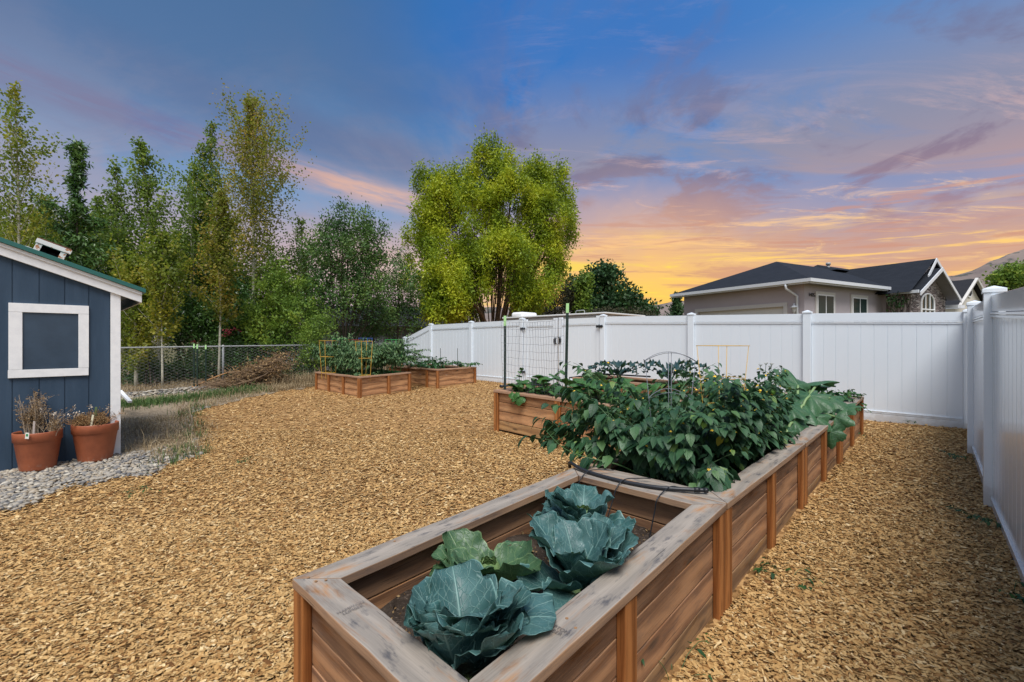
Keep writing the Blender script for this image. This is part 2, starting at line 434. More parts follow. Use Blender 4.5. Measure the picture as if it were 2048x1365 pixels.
def vinyl(name, col, rough):
    m, t, b, o = new_mat(name)
    z = t.xyz(t.pos())[2]
    n = t.noise(t.vm('MULTIPLY', t.pos(), (3.0, 3.0, 0.5)), 1.0, 4)
    c = t.mix(t.sm(n, 0.35, 0.8, 0.0, 0.14), col, tuple(x*0.86 for x in col))
    # splashed dirt low down
    dn = t.noise(t.pos(), 7.0, 5, 0.65)
    dm = t.m('MULTIPLY', t.sm(t.m('ADD', z, t.m('MULTIPLY', dn, -0.35)), 0.0, 0.14, 0.40, 0.0), 1.0)
    c = t.mix(dm, c, (0.34, 0.29, 0.24))
    setp(t, b, Base_Color=c, Roughness=rough, Specular_IOR_Level=0.5)
    return m
VINYL = vinyl('white_vinyl', (0.73,0.79,0.845), 0.32)
VINYLG = vinyl('white_vinyl_gloss', (0.74,0.80,0.855), 0.16)
BLACK = plain('black_plastic', (0.012,0.013,0.015), 0.45, 0.2)
RUBBER = plain('black_tubing', (0.016,0.018,0.022), 0.42, 0.3, 20)
GREENPOST = plain('green_enamel', (0.012,0.030,0.022), 0.5, 0.3, 15)
GREENTIP = plain('pale_green_enamel', (0.40,0.68,0.30), 0.5, 0.06, 20)
WIRE = plain('galvanised_wire', (0.31,0.32,0.325), 0.45, 0.12, 20)
WIREDARK = plain('dull_wire', (0.17,0.18,0.21), 0.5, 0.3, 20)
YWIRE = plain('yellow_enamel_wire', (0.55,0.33,0.05), 0.5, 0.15, 20)
GWIRE = plain('green_enamel_wire', (0.05,0.42,0.08), 0.5, 0.15, 20)
RWIRE = plain('red_enamel_wire', (0.35,0.02,0.02), 0.5, 0.15, 20)
BWIRE = plain('blue_enamel_wire', (0.02,0.10,0.45), 0.5, 0.15, 20)
SHEDBLUE = None
def shed_paint():
    m, t, b, o = new_mat('navy_siding_paint')
    n = t.noise(t.vm('MULTIPLY', t.pos(), (6.0, 6.0, 0.9)), 1.0, 5, 0.6)
    c = t.mix(t.sm(n, 0.3, 0.75), (0.028,0.054,0.090), (0.042,0.074,0.118))
    f = t.noise(t.vm('MULTIPLY', t.pos(), (70.0, 70.0, 6.0)), 1.0, 3)
    setp(t, b, Base_Color=c, Roughness=0.6, Specular_IOR_Level=0.3, Normal=t.bump(f, 0.35, 0.003))
    return m
SHEDBLUE = shed_paint()
PANEBLUE = plain('faded_blue_panel', (0.036,0.060,0.092), 0.28, 0.40, 5)
def white_paint():
    m, t, b, o = new_mat('white_trim_paint')
    n = t.noise(t.pos(), 14.0, 6, 0.7)
    c = t.mix(t.sm(n, 0.3, 0.8), (0.82,0.83,0.83), (0.72,0.73,0.74))
    setp(t, b, Base_Color=c, Roughness=0.5, Normal=t.bump(t.noise(t.pos(), 60.0, 3), 0.2, 0.002))
    return m
WHITE = white_paint()
def rusty_white():
    m, t, b, o = new_mat('rusty_white_metal')
    n = t.noise(t.pos(), 16.0, 5, 0.7)
    c = t.mix(t.sm(n, 0.55, 0.62), (0.74,0.72,0.69), (0.42,0.15,0.04))
    setp(t, b, Base_Color=c, Roughness=0.65)
    return m
RUSTW = rusty_white()
RUST = plain('brown_rust', (0.11,0.045,0.022), 0.8, 0.6, 18)
GREENMETAL = plain('green_roof_metal', (0.020,0.120,0.105), 0.4, 0.15, 4)
DARK = plain('dark_void', (0.012,0.012,0.013), 0.8, 0.3)
TERRA = None
def terracotta():
    m, t, b, o = new_mat('terracotta_plastic')
    n = t.noise(t.pos(), 9.0, 6, 0.65); z = t.xyz(t.n('ShaderNodeTexCoord').outputs['Object'])[2]
    c = t.mix(t.sm(n, 0.3, 0.75), (0.36,0.105,0.045), (0.26,0.075,0.034))
    c = t.mix(t.m('MULTIPLY', t.sm(t.noise(t.pos(), 22.0, 5), 0.52, 0.7, 0.0, 0.5), t.sm(z, 0.10, 0.0)), c, (0.40,0.33,0.27))
    setp(t, b, Base_Color=c, Roughness=0.5)
    return m
TERRA = terracotta()
def soil_mat(name, a, b_):
    m, t, b, o = new_mat(name)
    p = t.pos()
    n = t.noise(p, 9.0, 8, 0.7); n2 = t.noise(p, 60.0, 4, 0.6)
    c = t.mix(t.sm(n, 0.3, 0.7), a, b_)
    c = t.mix(t.sm(n2, 0.56, 0.68, 0.0, 0.7), c, tuple(x*2.3 for x in b_))
    setp(t, b, Base_Color=c, Roughness=0.95, Specular_IOR_Level=0.1, Normal=t.bump(t.m('ADD', n, t.m('MULTIPLY', n2, 0.5)), 0.9, 0.03))
    return m
SOIL = soil_mat('garden_soil', (0.030,0.022,0.017), (0.075,0.058,0.046))
POTSOIL = soil_mat('dry_potting_soil', (0.10,0.075,0.05), (0.19,0.15,0.11))
def ground_mat():
    m, t, b, o = new_mat('chip_covered_earth')
    p = t.pos()
    v = t.vor(t.vm('MULTIPLY', p, (1.0, 1.5, 1.0)), 26.0, out='Color')
    n = t.noise(p, 34.0, 5, 0.7); big = t.noise(p, 0.9, 4)
    c = t.ramp(t.m('ADD', t.m('MULTIPLY', t.xyz(v)[0], 0.6), t.m('MULTIPLY', n, 0.4)), [(0.15, (0.06,0.03,0.012)), (0.45, (0.30,0.165,0.065)), (0.75, (0.48,0.29,0.125))])
    far = t.m('GREATER_THAN', t.vm('LENGTH', t.vm('SUBTRACT', p, (5.0, 6.0, 0.0))), 17.0)
    c = t.mix(far, c, t.mix(big, (0.13,0.10,0.06), (0.10,0.11,0.045)))
    setp(t, b, Base_Color=c, Roughness=0.95, Specular_IOR_Level=0.1, Normal=t.bump(n, 0.8, 0.02))
    return m
GROUNDM = ground_mat()
EARTH = soil_mat('bare_dry_earth', (0.19,0.145,0.098), (0.32,0.255,0.18))
def chip_mat():
    m, t, b, o = new_mat('wood_chips')
    i = t.island()
    c = t.ramp(i, [(0.0,(0.11,0.045,0.014)), (0.08,(0.25,0.120,0.036)), (0.24,(0.41,0.235,0.086)), (0.60,(0.50,0.305,0.118)), (0.90,(0.58,0.385,0.168)), (1.0,(0.70,0.53,0.29))])
    n = t.noise(t.pos(), 0.8, 4, 0.6)
    c = t.mix(t.sm(n, 0.52, 0.72, 0.0, 0.35), c, t.mix(1.0, c, (0.62,0.55,0.50), 'MULTIPLY'))
    f = t.noise(t.pos(), 120.0, 2)
    c = t.mix(0.35, c, t.mix(1.0, c, t.ramp(f, [(0.3, 0.45), (0.7, 1.3)]), 'MULTIPLY'))
    setp(t, b, Base_Color=c, Roughness=0.8, Specular_IOR_Level=0.2)
    return m
CHIPS = chip_mat()
def stone_mat():
    m, t, b, o = new_mat('river_stone')
    i = t.island()
    c = t.ramp(i, [(0.0,(0.09,0.09,0.095)), (0.22,(0.20,0.19,0.175)), (0.5,(0.34,0.305,0.25)), (0.75,(0.30,0.24,0.165)), (1.0,(0.50,0.46,0.38))])
    c = t.mix(0.4, c, t.mix(1.0, c, t.ramp(t.noise(t.pos(), 70.0, 4), [(0.3,0.6),(0.7,1.2)]), 'MULTIPLY'))
    setp(t, b, Base_Color=c, Roughness=0.75)
    return m
STONE = stone_mat()
# ================================================================== ground
def ground_grid(name, xs, ys, mat, lift=0.0, amp=0.02, dig=None):
    X, Y = np.meshgrid(xs, ys, indexing='ij')
    Xc = np.clip(X, -6, 60); Yc = np.clip(Y, -6, 60)
    Z = 0.015*Xc + 0.008*Yc + lift + amp*(np.sin(X*1.7+Y*0.6)*0.5 + np.sin(Y*2.3-X*1.1)*0.4 + np.sin(X*5.1+1)*np.sin(Y*4.3)*0.3)
    n, m_ = X.shape
    V = np.stack([X, Y, Z], -1).reshape(-1, 3)
    i, j = np.meshgrid(np.arange(n-1), np.arange(m_-1), indexing='ij')
    a = (i*m_+j).ravel()
    F = np.stack([a, a+m_, a+m_+1, a+1], -1)
    return np_obj(name, V, F, mat, smooth=True)
def gnoise(x, y):
    return 0.02*(np.sin(x*1.7+y*0.6)*0.5 + np.sin(y*2.3-x*1.1)*0.4 + np.sin(x*5.1+1)*np.sin(y*4.3)*0.3)
def gz(x, y):
    return 0.015*np.clip(x, -6, 60) + 0.008*np.clip(y, -6, 60) + gnoise(x, y)
ax = np.unique(np.concatenate([np.linspace(-2500, -40, 10), np.linspace(-40, -3, 14), np.arange(-3, 20, 0.2), np.linspace(20, 60, 14), np.linspace(60, 3000, 12)]))
gr = ground_grid('ground', ax, ax, GROUNDM)
tag(gr, kind='structure')
# -- where the chips stop: a wandering edge along the shed and the wire fence
EDGE = [(-4.0, 4.6), (-1.2, 5.2), (-0.3, 5.75), (0.77, 6.25), (1.35, 6.55), (1.8, 6.75), (1.75, 7.6), (1.55, 8.4), (1.45, 9.3), (1.9, 10.4), (2.6, 11.3), (4.0, 12.4), (5.3, 13.15), (7.0, 13.4), (9.75, 13.6)]
def edge_y(x):
    # only single valued part for x: use the upper branch beyond the weedy corner
    xs = [-4.0, -1.2, -0.3, 0.77, 1.35, 1.62, 1.95, 2.6, 4.0, 5.3, 7.0, 9.75]
    ys = [4.6, 5.2, 5.75, 6.25, 6.6, 8.6, 10.4, 11.3, 12.4, 13.15, 13.4, 13.6]
    return np.interp(x, xs, ys)
# bare-earth sheet under rocks and weeds
xs = np.arange(-4.0, 9.7, 0.15)
nx = len(xs); ny = 46
V = []
for i, x in enumerate(xs):
    y0 = float(edge_y(x)) + 0.12*math.sin(x*6.1) + 0.08*math.sin(x*13.7)
    for k in range(ny):
        y = y0 + (k/(ny-1))**1.3*(26-y0)
        V.append((x, y, float(gz(np.array(x), np.array(y))) + 0.012))
a = (np.arange(nx-1)[:, None]*ny + np.arange(ny-1)[None]).ravel()
o = np_obj('bare_earth', V, np.stack([a, a+ny, a+ny+1, a+1], -1), EARTH, smooth=True)
tag(o, kind='structure')

# ================================================================== timber beds
BED_QUADS = []
def inset(c, d):
    """inner corners of a quad, each side moved inwards by d"""
    n = len(c); out = []
    P = [Vector((p[0], p[1])) for p in c]
    cen = sum(P, Vector((0,0)))/n
    for i in range(n):
        a, b, e = P[i-1], P[i], P[(i+1) % n]
        d1 = (b-a).normalized(); d2 = (e-b).normalized()
        n1 = Vector((-d1.y, d1.x)); n2 = Vector((-d2.y, d2.x))
        if n1.dot(cen-b) < 0: n1 = -n1
        if n2.dot(cen-b) < 0: n2 = -n2
        k = d/(1+n1.dot(n2))
        out.append(b + (n1+n2)*k)
    return out
def bed(label, c, studs, skip=(), deep=0.21, rail=WRAIL, group='timber raised beds', planks=4, cat='raised bed', side_mat=None):
    """c: four corners (x, y, z of the rim) anticlockwise; studs: list of fractions for each side"""
    c = [Vector(p) for p in c]
    cen = sum(c, Vector())/4
    root = thing('raised_bed', (cen.x, cen.y, ground(cen.x, cen.y)), label, cat, group)
    BED_QUADS.append([(p.x, p.y) for p in c])
    T = 0.038; RW = 0.135
    zs = [p.z for p in c]
    inn = inset(c, RW)
    def lerp_z(x, y):
        # bilinear-ish height of the rim at a plan position (inverse distance to the corners)
        ws = [1/(max((Vector((x, y))-Vector((p.x, p.y))).length, 1e-4)**2) for p in c]
        return sum(w_*z for w_, z in zip(ws, zs))/sum(ws)
    for i in range(4):
        j = (i+1) % 4
        a, b = c[i], c[j]
        if i in skip: continue
        ia, ib = inn[i], inn[j]
        az_, bz = a.z, b.z
        r = MB()
        g = 0.0015
        dirv = (b-a).normalized()
        # subdivided so that the sawn edge can wander a little
        n = 7; ring = []
        rr = random.Random(int(a.x*100)+i*7)
        for q in range(n+1):
            f = q/n
            jit = (rr.uniform(-1, 1)*0.004 if 0 < q < n else 0)
            o_ = a.lerp(b, f) + dirv*(g if q == 0 else -g if q == n else 0)
            i_ = Vector((ia.x, ia.y, az_)).lerp(Vector((ib.x, ib.y, bz)), f) + dirv*(g if q == 0 else -g if q == n else 0)
            o_.z = i_.z = az_ + (bz-az_)*f + jit*0.5
            side = (o_-i_); side.z = 0; side = side.normalized()
            o_ = o_ + side*jit
            ring.append((o_, i_))
        vs = []
        for (o_, i_) in ring:
            vs += [o_, i_, i_-Vector((0,0,T)), o_-Vector((0,0,T))]
        fs = []; uvs = []
        L = (b-a).length
        for q in range(n):
            u0, u1 = L*q/n, L*(q+1)/n
            for e, (k0, k1, v0, v1) in enumerate([(0,1,0,RW), (1,2,RW,RW+T), (2,3,0.3,0.3+RW), (3,0,0.6,0.6+T)]):
                fs.append((q*4+k1, q*4+k0, (q+1)*4+k0, (q+1)*4+k1)); uvs.append([(u0,v1), (u0,v0), (u1,v0), (u1,v1)])
        fs.append((0,1,2,3)); uvs.append([(0,0),(0.1,0),(0.1,0.04),(0,0.04)])
        fs.append((n*4+3,n*4+2,n*4+1,n*4)); uvs.append([(0,0),(0.1,0),(0.1,0.04),(0,0.04)])
        r.add(vs, fs, uvs)
        r.build('rail', rail, root, bevel=0.004)
        # planks
        nrm = Vector((b.y-a.y, a.x-b.x, 0)).normalized()       # outward for anticlockwise corners
        mid = (a+b)/2
        if nrm.dot(mid-cen) < 0: nrm = -nrm
        trim = 0.043 if i % 2 == 0 else 0.083
        pl = MB(); ht = 0.134
        A = a + dirv*trim; B = b - dirv*trim
        zA = az_ + (bz-az_)*trim/L; zB = bz - (bz-az_)*trim/L
        for q in range(planks):
            t0 = T + 0.002 + q*(ht+0.008)
            w0 = rr.uniform(-0.002, 0.002)
            oa = A - nrm*(0.0425+w0); ob = B - nrm*(0.0425-w0)
            pa = A - nrm*(0.0805+w0); pb = B - nrm*(0.0805-w0)
            def z_(p, z): return Vector((p.x, p.y, z))
            pl.hexa([z_(oa, zA-t0-ht), z_(ob, zB-t0-ht), z_(pb, zB-t0-ht), z_(pa, zA-t0-ht),
                     z_(oa, zA-t0), z_(ob, zB-t0), z_(pb, zB-t0), z_(pa, zA-t0)], long=(B-A))
        pl.build('side_panel', side_mat or WSIDE, root, bevel=0.003)
        for f in studs[i]:
            p = a.lerp(b, f)
            hw = 0.044
            if f == 0: p = a + dirv*(hw+0.004)
            if f == 1: p = b - dirv*(hw+0.004)
            zt = az_ + (bz-az_)*f - T - 0.001
            gzv = ground(p.x, p.y) - 0.06
            s_ = MB()
            ce = p - nrm*0.0225
            s_.obox((ce.x, ce.y, (zt+gzv)/2), dirv.xy.to_3d().normalized(), nrm, (0,0,1), hw, 0.019, (zt-gzv)/2, long=(0,0,1))
            s_.build('stud', WSTUD, root, bevel=0.004)
    # soil
    q = inset(c, 0.082); n = 26
    V = []; gz_ = min(zs)
    for i in range(n+1):
        for j in range(n+1):
            u, v = i/n, j/n
            p = (q[0]*(1-u)+q[1]*u)*(1-v) + (q[3]*(1-u)+q[2]*u)*v
            z = (zs[0]*(1-u)+zs[1]*u)*(1-v) + (zs[3]*(1-u)+zs[2]*u)*v - deep
            z += 0.018*math.sin(p.x*7.3+1)*math.sin(p.y*8.1) + 0.012*math.sin(p.x*19+p.y*13) + rnd.uniform(-0.008, 0.008)
            V.append((p.x, p.y, z))
    a_ = (np.arange(n)[:, None]*(n+1) + np.arange(n)[None]).ravel()
    np_obj('soil', V, np.stack([a_, a_+n+1, a_+n+2, a_+1], -1), SOIL, root, smooth=True)
    return root
dz = CZ
# chain of four beds running away on the right; rim heights above the photographer's datum
R0, R1, R2, R3, R4 = [(0.68,0.82,-0.931+dz), (2.535,0.868,-0.861+dz), (4.46,0.895,-0.852+dz), (6.33,0.915,-0.822+dz), (8.25,0.935,-0.79+dz)]
L0, L1, L2, L3_, L4 = [(0.68,1.87,-0.931+dz), (2.535,1.87,-0.861+dz), (4.46,1.885,-0.845+dz), (6.33,1.90,-0.815+dz), (8.25,1.92,-0.79+dz)]
def sh(p, d): return (p[0]+d, p[1], p[2])
ST = [0, 0.5, 1]
# side order: front (towards -x), right ... corners anticlockwise seen from above: R0 -> R1 -> L1 -> L0
BED1 = bed('weathered timber bed nearest the camera, holding big blue-green cabbages', [R0, sh(R1,-0.004), sh(L1,-0.004), L0], [[0,0.44,1], [], [0,0.5,1], [0,1]], deep=0.235)
bed('timber bed joined behind the cabbage bed, full of sprawling yellow-flowered husk plants', [sh(R1,0.004), sh(R2,-0.004), sh(L2,-0.004), sh(L1,0.004)], [[0,0.5,1], [], [0,0.5,1], []], deep=0.2)
bed('timber bed with huge lobed squash leaves spilling over its outer side', [sh(R2,0.004), sh(R3,-0.004), sh(L3_,-0.004), sh(L2,0.004)], [[0,0.5,1], [], [], []], deep=0.15, rail=WRAIL)
bed('last timber bed of the right-hand chain, overgrown with low strawberry leaves', [sh(R3,0.004), R4, L4, sh(L3_,0.004)], [[0,0.5,1], [0,1], [], []], deep=0.08)
zx = -0.736+dz
bed('timber cross bed with a wire trellis and squash vines along its plank front', [(4.80,1.93,-0.80+dz), (5.85,1.94,-0.78+dz), (5.85,5.09,-0.72+dz), (4.80,5.07,zx)], [[], [0,0.5,1], [0,1], [0,0.395,0.79]], deep=0.06, rail=WRAIL2, side_mat=WSIDE2)
bed('short-ended cross bed of kale standing behind the trellis bed', [(7.05,1.96,-0.74+dz), (8.05,1.97,-0.74+dz), (8.05,5.3,-0.68+dz), (7.05,5.25,-0.68+dz)], [[], [], [0,1], [0,0.4,0.8]], deep=0.1, rail=WRAIL2, side_mat=WSIDE2)
# the two free-standing beds on the left
tc = [(5.10,9.92,-0.818+dz), (6.76,10.28,-0.80+dz), (6.72,12.6,-0.80+dz), (5.12,12.45,-0.815+dz)]
bed('square timber bed crammed with caged tomato plants, left of the pepper bed', tc, [[0,0.55,1], [0,1], [], [0,0.33,0.66,1]], deep=0.12, rail=WRAIL2, side_mat=WSIDE2)
pc = [(7.42,10.05,-0.75+dz), (9.05,10.28,-0.752+dz), (9.03,12.6,-0.74+dz), (7.40,12.5,-0.745+dz)]
bed('low timber bed of pepper plants in front of the white vinyl fence', pc, [[0,1], [0,1], [], [0,0.4,0.8]], deep=0.10, rail=WRAIL2, side_mat=WSIDE2)
def text_mesh(o):
    bpy.context.view_layer.update()
    me = bpy.data.meshes.new_from_object(o.evaluated_get(bpy.context.evaluated_depsgraph_get()))
    q = bpy.data.objects.new(o.name+'_', me); COL.objects.link(q)
    q.parent = o.parent; q.location = o.location; q.rotation_euler = o.rotation_euler
    nm = o.name; bpy.data.objects.remove(o); q.name = nm
    return q
# stamped maker's mark burnt into two rails of the nearest bed
def stamp(txt, p, ang, size, parent, slope=0.0, mat=None):
    cu = bpy.data.curves.new('stamp', 'FONT'); cu.body = txt; cu.size = size; cu.align_x = 'CENTER'; cu.align_y = 'CENTER'
    cu.space_line = 0.9
    o = bpy.data.objects.new('stamp', cu); COL.objects.link(o)
    o.location = Vector(p) - world_loc(parent); o.rotation_euler = (0, slope, ang); o.parent = parent
    cu.materials.append(mat); return text_mesh(o)
SCREW = plain('rusty_screw', (0.30,0.16,0.07), 0.5, 0.3, 60)
for (sx_, sy_) in ((0.725,1.825),(0.735,1.775),(0.765,1.755),(2.47,1.80),(2.48,0.93),(1.18,0.865),(1.20,0.915),(1.12,1.84)):
    m_ = MB(); zz_ = float(np.interp(sx_, [0.68,2.535], [R0[2],R1[2]])); m_.lathe((sx_,sy_,zz_), [(0.0055,0.0),(0.0055,0.0015),(0.002,0.0018),(0.0,0.0008)], 10); m_.build('screw', SCREW, BED1)
INK = plain('burnt_stamp_ink', (0.14,0.12,0.11), 0.9, 0.5, 40)
zf = R0[2]; sl = (R1[2]-R0[2])/(R1[0]-R0[0])
stamp('HAMPTON\nLUMBER', (1.13, 0.915, zf+sl*0.45+0.003), math.radians(-88), 0.022, BED1, -math.atan(sl), INK)
stamp('HAMPTON\nLUMBER', (0.745, 1.50, zf+sl*0.065+0.0035), math.radians(-2), 0.020, BED1, -math.atan(sl), INK)
# ================================================================== white fences
def fence_panel(m, p0, p1, zt0, zt1, zb0, zb1, thick=0.044):
    """one tongue-and-groove panel between two plan points, added to the builder"""
    a, b = Vector(p0).to_3d(), Vector(p1).to_3d(); d = (b-a); L = d.length; d.normalize()
    n = Vector((-d.y, d.x, 0))
    def pt(s_, off, z): q = a + d*s_ + n*off; return Vector((q.x, q.y, z))
    def zt(s_): return zt0+(zt1-zt0)*s_/L
    def zb(s_): return zb0+(zb1-zb0)*s_/L
    def slab(s0, s1, hw, f0, f1):
        m.hexa([pt(s0,-hw,f0(s0)), pt(s1,-hw,f0(s1)), pt(s1,hw,f0(s1)), pt(s0,hw,f0(s0)), pt(s0,-hw,f1(s0)), pt(s1,-hw,f1(s1)), pt(s1,hw,f1(s1)), pt(s0,hw,f1(s0))], long=d)
    slab(0, L, thick/2, lambda s_: zt(s_)-0.135, zt)                       # top rail
    slab(0, L, thick/2+0.006, lambda s_: zt(s_)-0.158, lambda s_: zt(s_)-0.139)
    slab(0, L, thick/2+0.003, lambda s_: zt(s_)-0.182, lambda s_: zt(s_)-0.162)
    slab(0, L, thick/2, zb, lambda s_: zb(s_)+0.135)                       # bottom rail
    slab(0, L, thick/2+0.003, lambda s_: zb(s_)+0.139, lambda s_: zb(s_)+0.157)
    slab(0, L, thick/2+0.006, lambda s_: zb(s_)+0.161, lambda s_: zb(s_)+0.180)
    k = max(2, int(round(L/0.178))); w_ = L/k
    for q in range(k):
        slab(q*w_+0.004, (q+1)*w_-0.004, 0.012, lambda s_: zb(s_)+0.17, lambda s_: zt(s_)-0.17)
    slab(0, L, 0.0075, lambda s_: zb(s_)+0.17, lambda s_: zt(s_)-0.17)
def fence_post(parent, p, zt, hw=0.0635, mat=None):
    m = MB(); g = ground(*p)-0.1
    m.box(p[0]-hw, p[0]+hw, p[1]-hw, p[1]+hw, g, zt-0.05, long=(0,0,1))
    c = hw+0.009
    m.box(p[0]-c, p[0]+c, p[1]-c, p[1]+c, zt-0.0495, zt-0.018)
    b = [(p[0]-c,p[1]-c,zt-0.0175),(p[0]+c,p[1]-c,zt-0.0175),(p[0]+c,p[1]+c,zt-0.0175),(p[0]-c,p[1]+c,zt-0.0175),(p[0],p[1],zt+0.012)]
    m.add(b, [(0,1,4),(1,2,4),(2,3,4),(3,0,4),(3,2,1,0)])
    return m.build('post', mat or VINYL, parent, bevel=0.003)
XF = 9.75
far = thing('vinyl_fence', (XF, 6, ground(XF, 6)), 'white vinyl privacy fence closing the back of the yard', 'fence')
# (y, rail-top height at that post) from the corner towards the left end
posts = [(-0.16, 0.453), (1.93, 0.513), (4.07, 0.565), (6.29, 0.625), (9.06, 0.64), (11.33, 0.62), (13.55, 0.60), (15.25, 0.135)]
for i, (y, h) in enumerate(posts):
    fence_post(far, (XF, y), h+CZ+0.055 if i else h+CZ+0.04)
for i in range(len(posts)-1):
    if i == 3: continue                      # the gate fills this bay
    (y0, h0), (y1, h1) = posts[i], posts[i+1]
    m = MB()
    zb0, zb1 = ground(XF, y0)-0.02, ground(XF, y1)-0.02
    if i == 6: h1, h0 = h1, h0
    fence_panel(m, (XF, y0+0.0638), (XF, y1-0.0638), h0+CZ, h1+CZ, zb0, zb1)
    m.build('panel', VINYL, far, bevel=0.002)
# double gate: two leaves
def gate_leaf(y0, y1, zt, hinge_y, label):
    g = thing('gate_leaf', (XF, hinge_y, ground(XF, hinge_y)), label, 'gate', 'leaves of the white gate')
    zb = ground(XF, y0)+0.05
    f = MB(); sw = 0.115
    f.box(XF-0.03, XF+0.03, y0, y0+sw, zb, zt, long=(0,0,1)); f.build('stile', VINYL, g, bevel=0.004)
    f = MB(); f.box(XF-0.03, XF+0.03, y1-sw, y1, zb, zt, long=(0,0,1)); f.build('stile', VINYL, g, bevel=0.004)
    m = MB(); fence_panel(m, (XF, y0+sw+0.0005), (XF, y1-sw-0.0005), zt-0.045, zt-0.045, zb+0.03, zb+0.03); m.build('panel', VINYL, g, bevel=0.002)
    lt = y1 if abs(hinge_y-y0) < abs(hinge_y-y1) else y0
    sgn = -1 if lt == y1 else 1
    for zz in (zt-0.27, zt-1.52):
        h = MB(); yy = hinge_y
        h.box(XF-0.078, XF-0.064, yy-0.075, yy+0.075, zz-0.03, zz+0.03)
        for s_ in (-1, 1):
            h.add([(XF-0.0785, yy+s_*0.073, zz-0.045), (XF-0.0785, yy+s_*0.105, zz), (XF-0.0785, yy+s_*0.073, zz+0.045), (XF-0.066, yy+s_*0.073, zz-0.045), (XF-0.066, yy+s_*0.105, zz), (XF-0.066, yy+s_*0.073, zz+0.045)],
                  [(0,1,2),(5,4,3),(0,3,4,1),(1,4,5,2),(2,5,3,0)])
        h.tube([(XF-0.086, yy, zz-0.05), (XF-0.086, yy, zz+0.05)], 0.012, 10)
        h.build('hinge', BLACK, g)
    l = MB(); yy = lt + sgn*0.055; zz = zt-0.62
    l.box(XF-0.055, XF-0.0305, yy-0.035, yy+0.035, zz-0.05, zz+0.05)
    y2 = yy - sgn*0.0352
    for s_ in (-1, 1):
        l.box(XF-0.055, XF-0.035, min(y2, y2-sgn*0.022), max(y2, y2-sgn*0.022), zz+s_*0.075-0.014, zz+s_*0.075+0.014)
        l.box(XF-0.054, XF-0.036, yy-0.012, yy+0.012, min(zz+s_*0.0505, zz+s_*0.088), max(zz+s_*0.0505, zz+s_*0.088))
    l.build('latch', BLACK, g)
gate_leaf(6.29+0.085, 7.69, 0.655+CZ, 6.29+0.075, 'white gate leaf hung on the post nearer the house')
gate_leaf(7.76, 9.06-0.085, 0.645+CZ, 9.06-0.075, 'white gate leaf seen mostly through the wire trellis')
# right-hand fence
rgt_f = thing('vinyl_fence', (5.5, -0.22, ground(5.5, -0.2)), 'glossy white vinyl fence running close along the right edge', 'fence')
rp = [(-3.9,-0.60,0.02), (-1.55,-0.50,0.06), (0.80,-0.42,0.12), (3.10,-0.335,0.28), (5.56,-0.238,0.385), (7.86,-0.175,0.415)]
for (x, y, h) in rp: fence_post(rgt_f, (x, y), h+CZ+0.075, mat=VINYLG)
ends = rp + [(XF-0.02, -0.16, 0.44)]
for i in range(len(ends)-1):
    (x0, y0, h0), (x1, y1, h1) = ends[i], ends[i+1]
    d = Vector((x1-x0, y1-y0)).normalized()*0.064
    m = MB()
    fence_panel(m, (x0+d.x, y0+d.y), (x1-d.x, y1-d.y), h0+CZ, h1+CZ, ground(x0,y0)-0.08, ground(x1,y1)-0.08)
    m.build('panel', VINYLG, rgt_f, bevel=0.002)

# ================================================================== chain-link fence
cl = thing('chain_link_fence', (5, 15.0, ground(5, 15)), 'silver chain-link fence between the yard and the trees', 'fence')
def clz(x): return 1.338 + (x-1.4)*0.009
m = MB(); P = 0.08; x = 0.2; YC = 15.0
Vn = []; Fn = []
def zig(xc, ph):
    pts = []
    z1 = clz(xc); nseg = 33
    for k in range(nseg+1):
        z = z1 + 0.02 - k*P/2
        pts.append((xc + (P/2)*(1 if (k+ph) % 2 else -1)*1.02, YC - 0.004 + 0.008*((k+ph) % 2), z))
    return pts
while x < 9.6:
    pts = np.array(zig(x, int(round(x/P)) % 2))
    r = 0.0034
    base = len(Vn)
    for q in pts:
        Vn += [(q[0]-r, q[1], q[2]), (q[0], q[1]-r, q[2]), (q[0]+r, q[1], q[2]), (q[0], q[1]+r, q[2])]
    for k in range(len(pts)-1):
        for e in range(4):
            e2 = (e+1) % 4
            Fn.append((base+k*4+e, base+k*4+e2, base+(k+1)*4+e2, base+(k+1)*4+e))
    x += P
np_obj('mesh', Vn, Fn, WIRE, cl)
m = MB(); m.tube([(0.1, YC+0.03, clz(0.1)-0.02), (9.6, YC+0.03, clz(9.6)-0.02)], 0.018, 8); m.build('top_rail', WIRE, cl, smooth=True)
for x in (0.55, 3.58, 6.62, 9.55):
    m = MB(); m.tube([(x, YC+0.045, ground(x, YC)-0.1), (x, YC+0.045, clz(x)+0.02)], 0.028, 10); m.build('post', WIRE, cl, smooth=True)
# ================================================================== T-posts
def tpost(p, h, tip, label, lean=(0, 0), group=None, depth=0.3):
    g = thing('fence_stake', p, label, 'stake', group)
    p = Vector(p); top = p + Vector((lean[0], lean[1], h)); ax_ = (top-p).normalized()
    n = Vector((CA, SA, 0)); s_ = ax_.cross(n).normalized(); n = s_.cross(ax_)
    def bar(lo, hi, mat, nm, e=0.0):
        m = MB()
        c = p + ax_*(lo+hi)/2
        m.obox(c, s_, n, ax_, 0.019+e, 0.004+e, (hi-lo)/2, long=ax_)
        m.obox(c+n*0.0185, s_, n, ax_, 0.004+e, 0.014, (hi-lo)/2, long=ax_)
        if nm == 'shaft':
            k = lo+0.1
            while k < hi-0.05:
                m.obox(p+ax_*k-n*0.008, s_, n, ax_, 0.006, 0.0038, 0.012); k += 0.054
        m.build(nm, mat, g)
    bar(-depth, h-tip, GREENPOST, 'shaft'); bar(h-tip+0.0005, h, GREENTIP, 'painted_tip', 0.001)
    return g
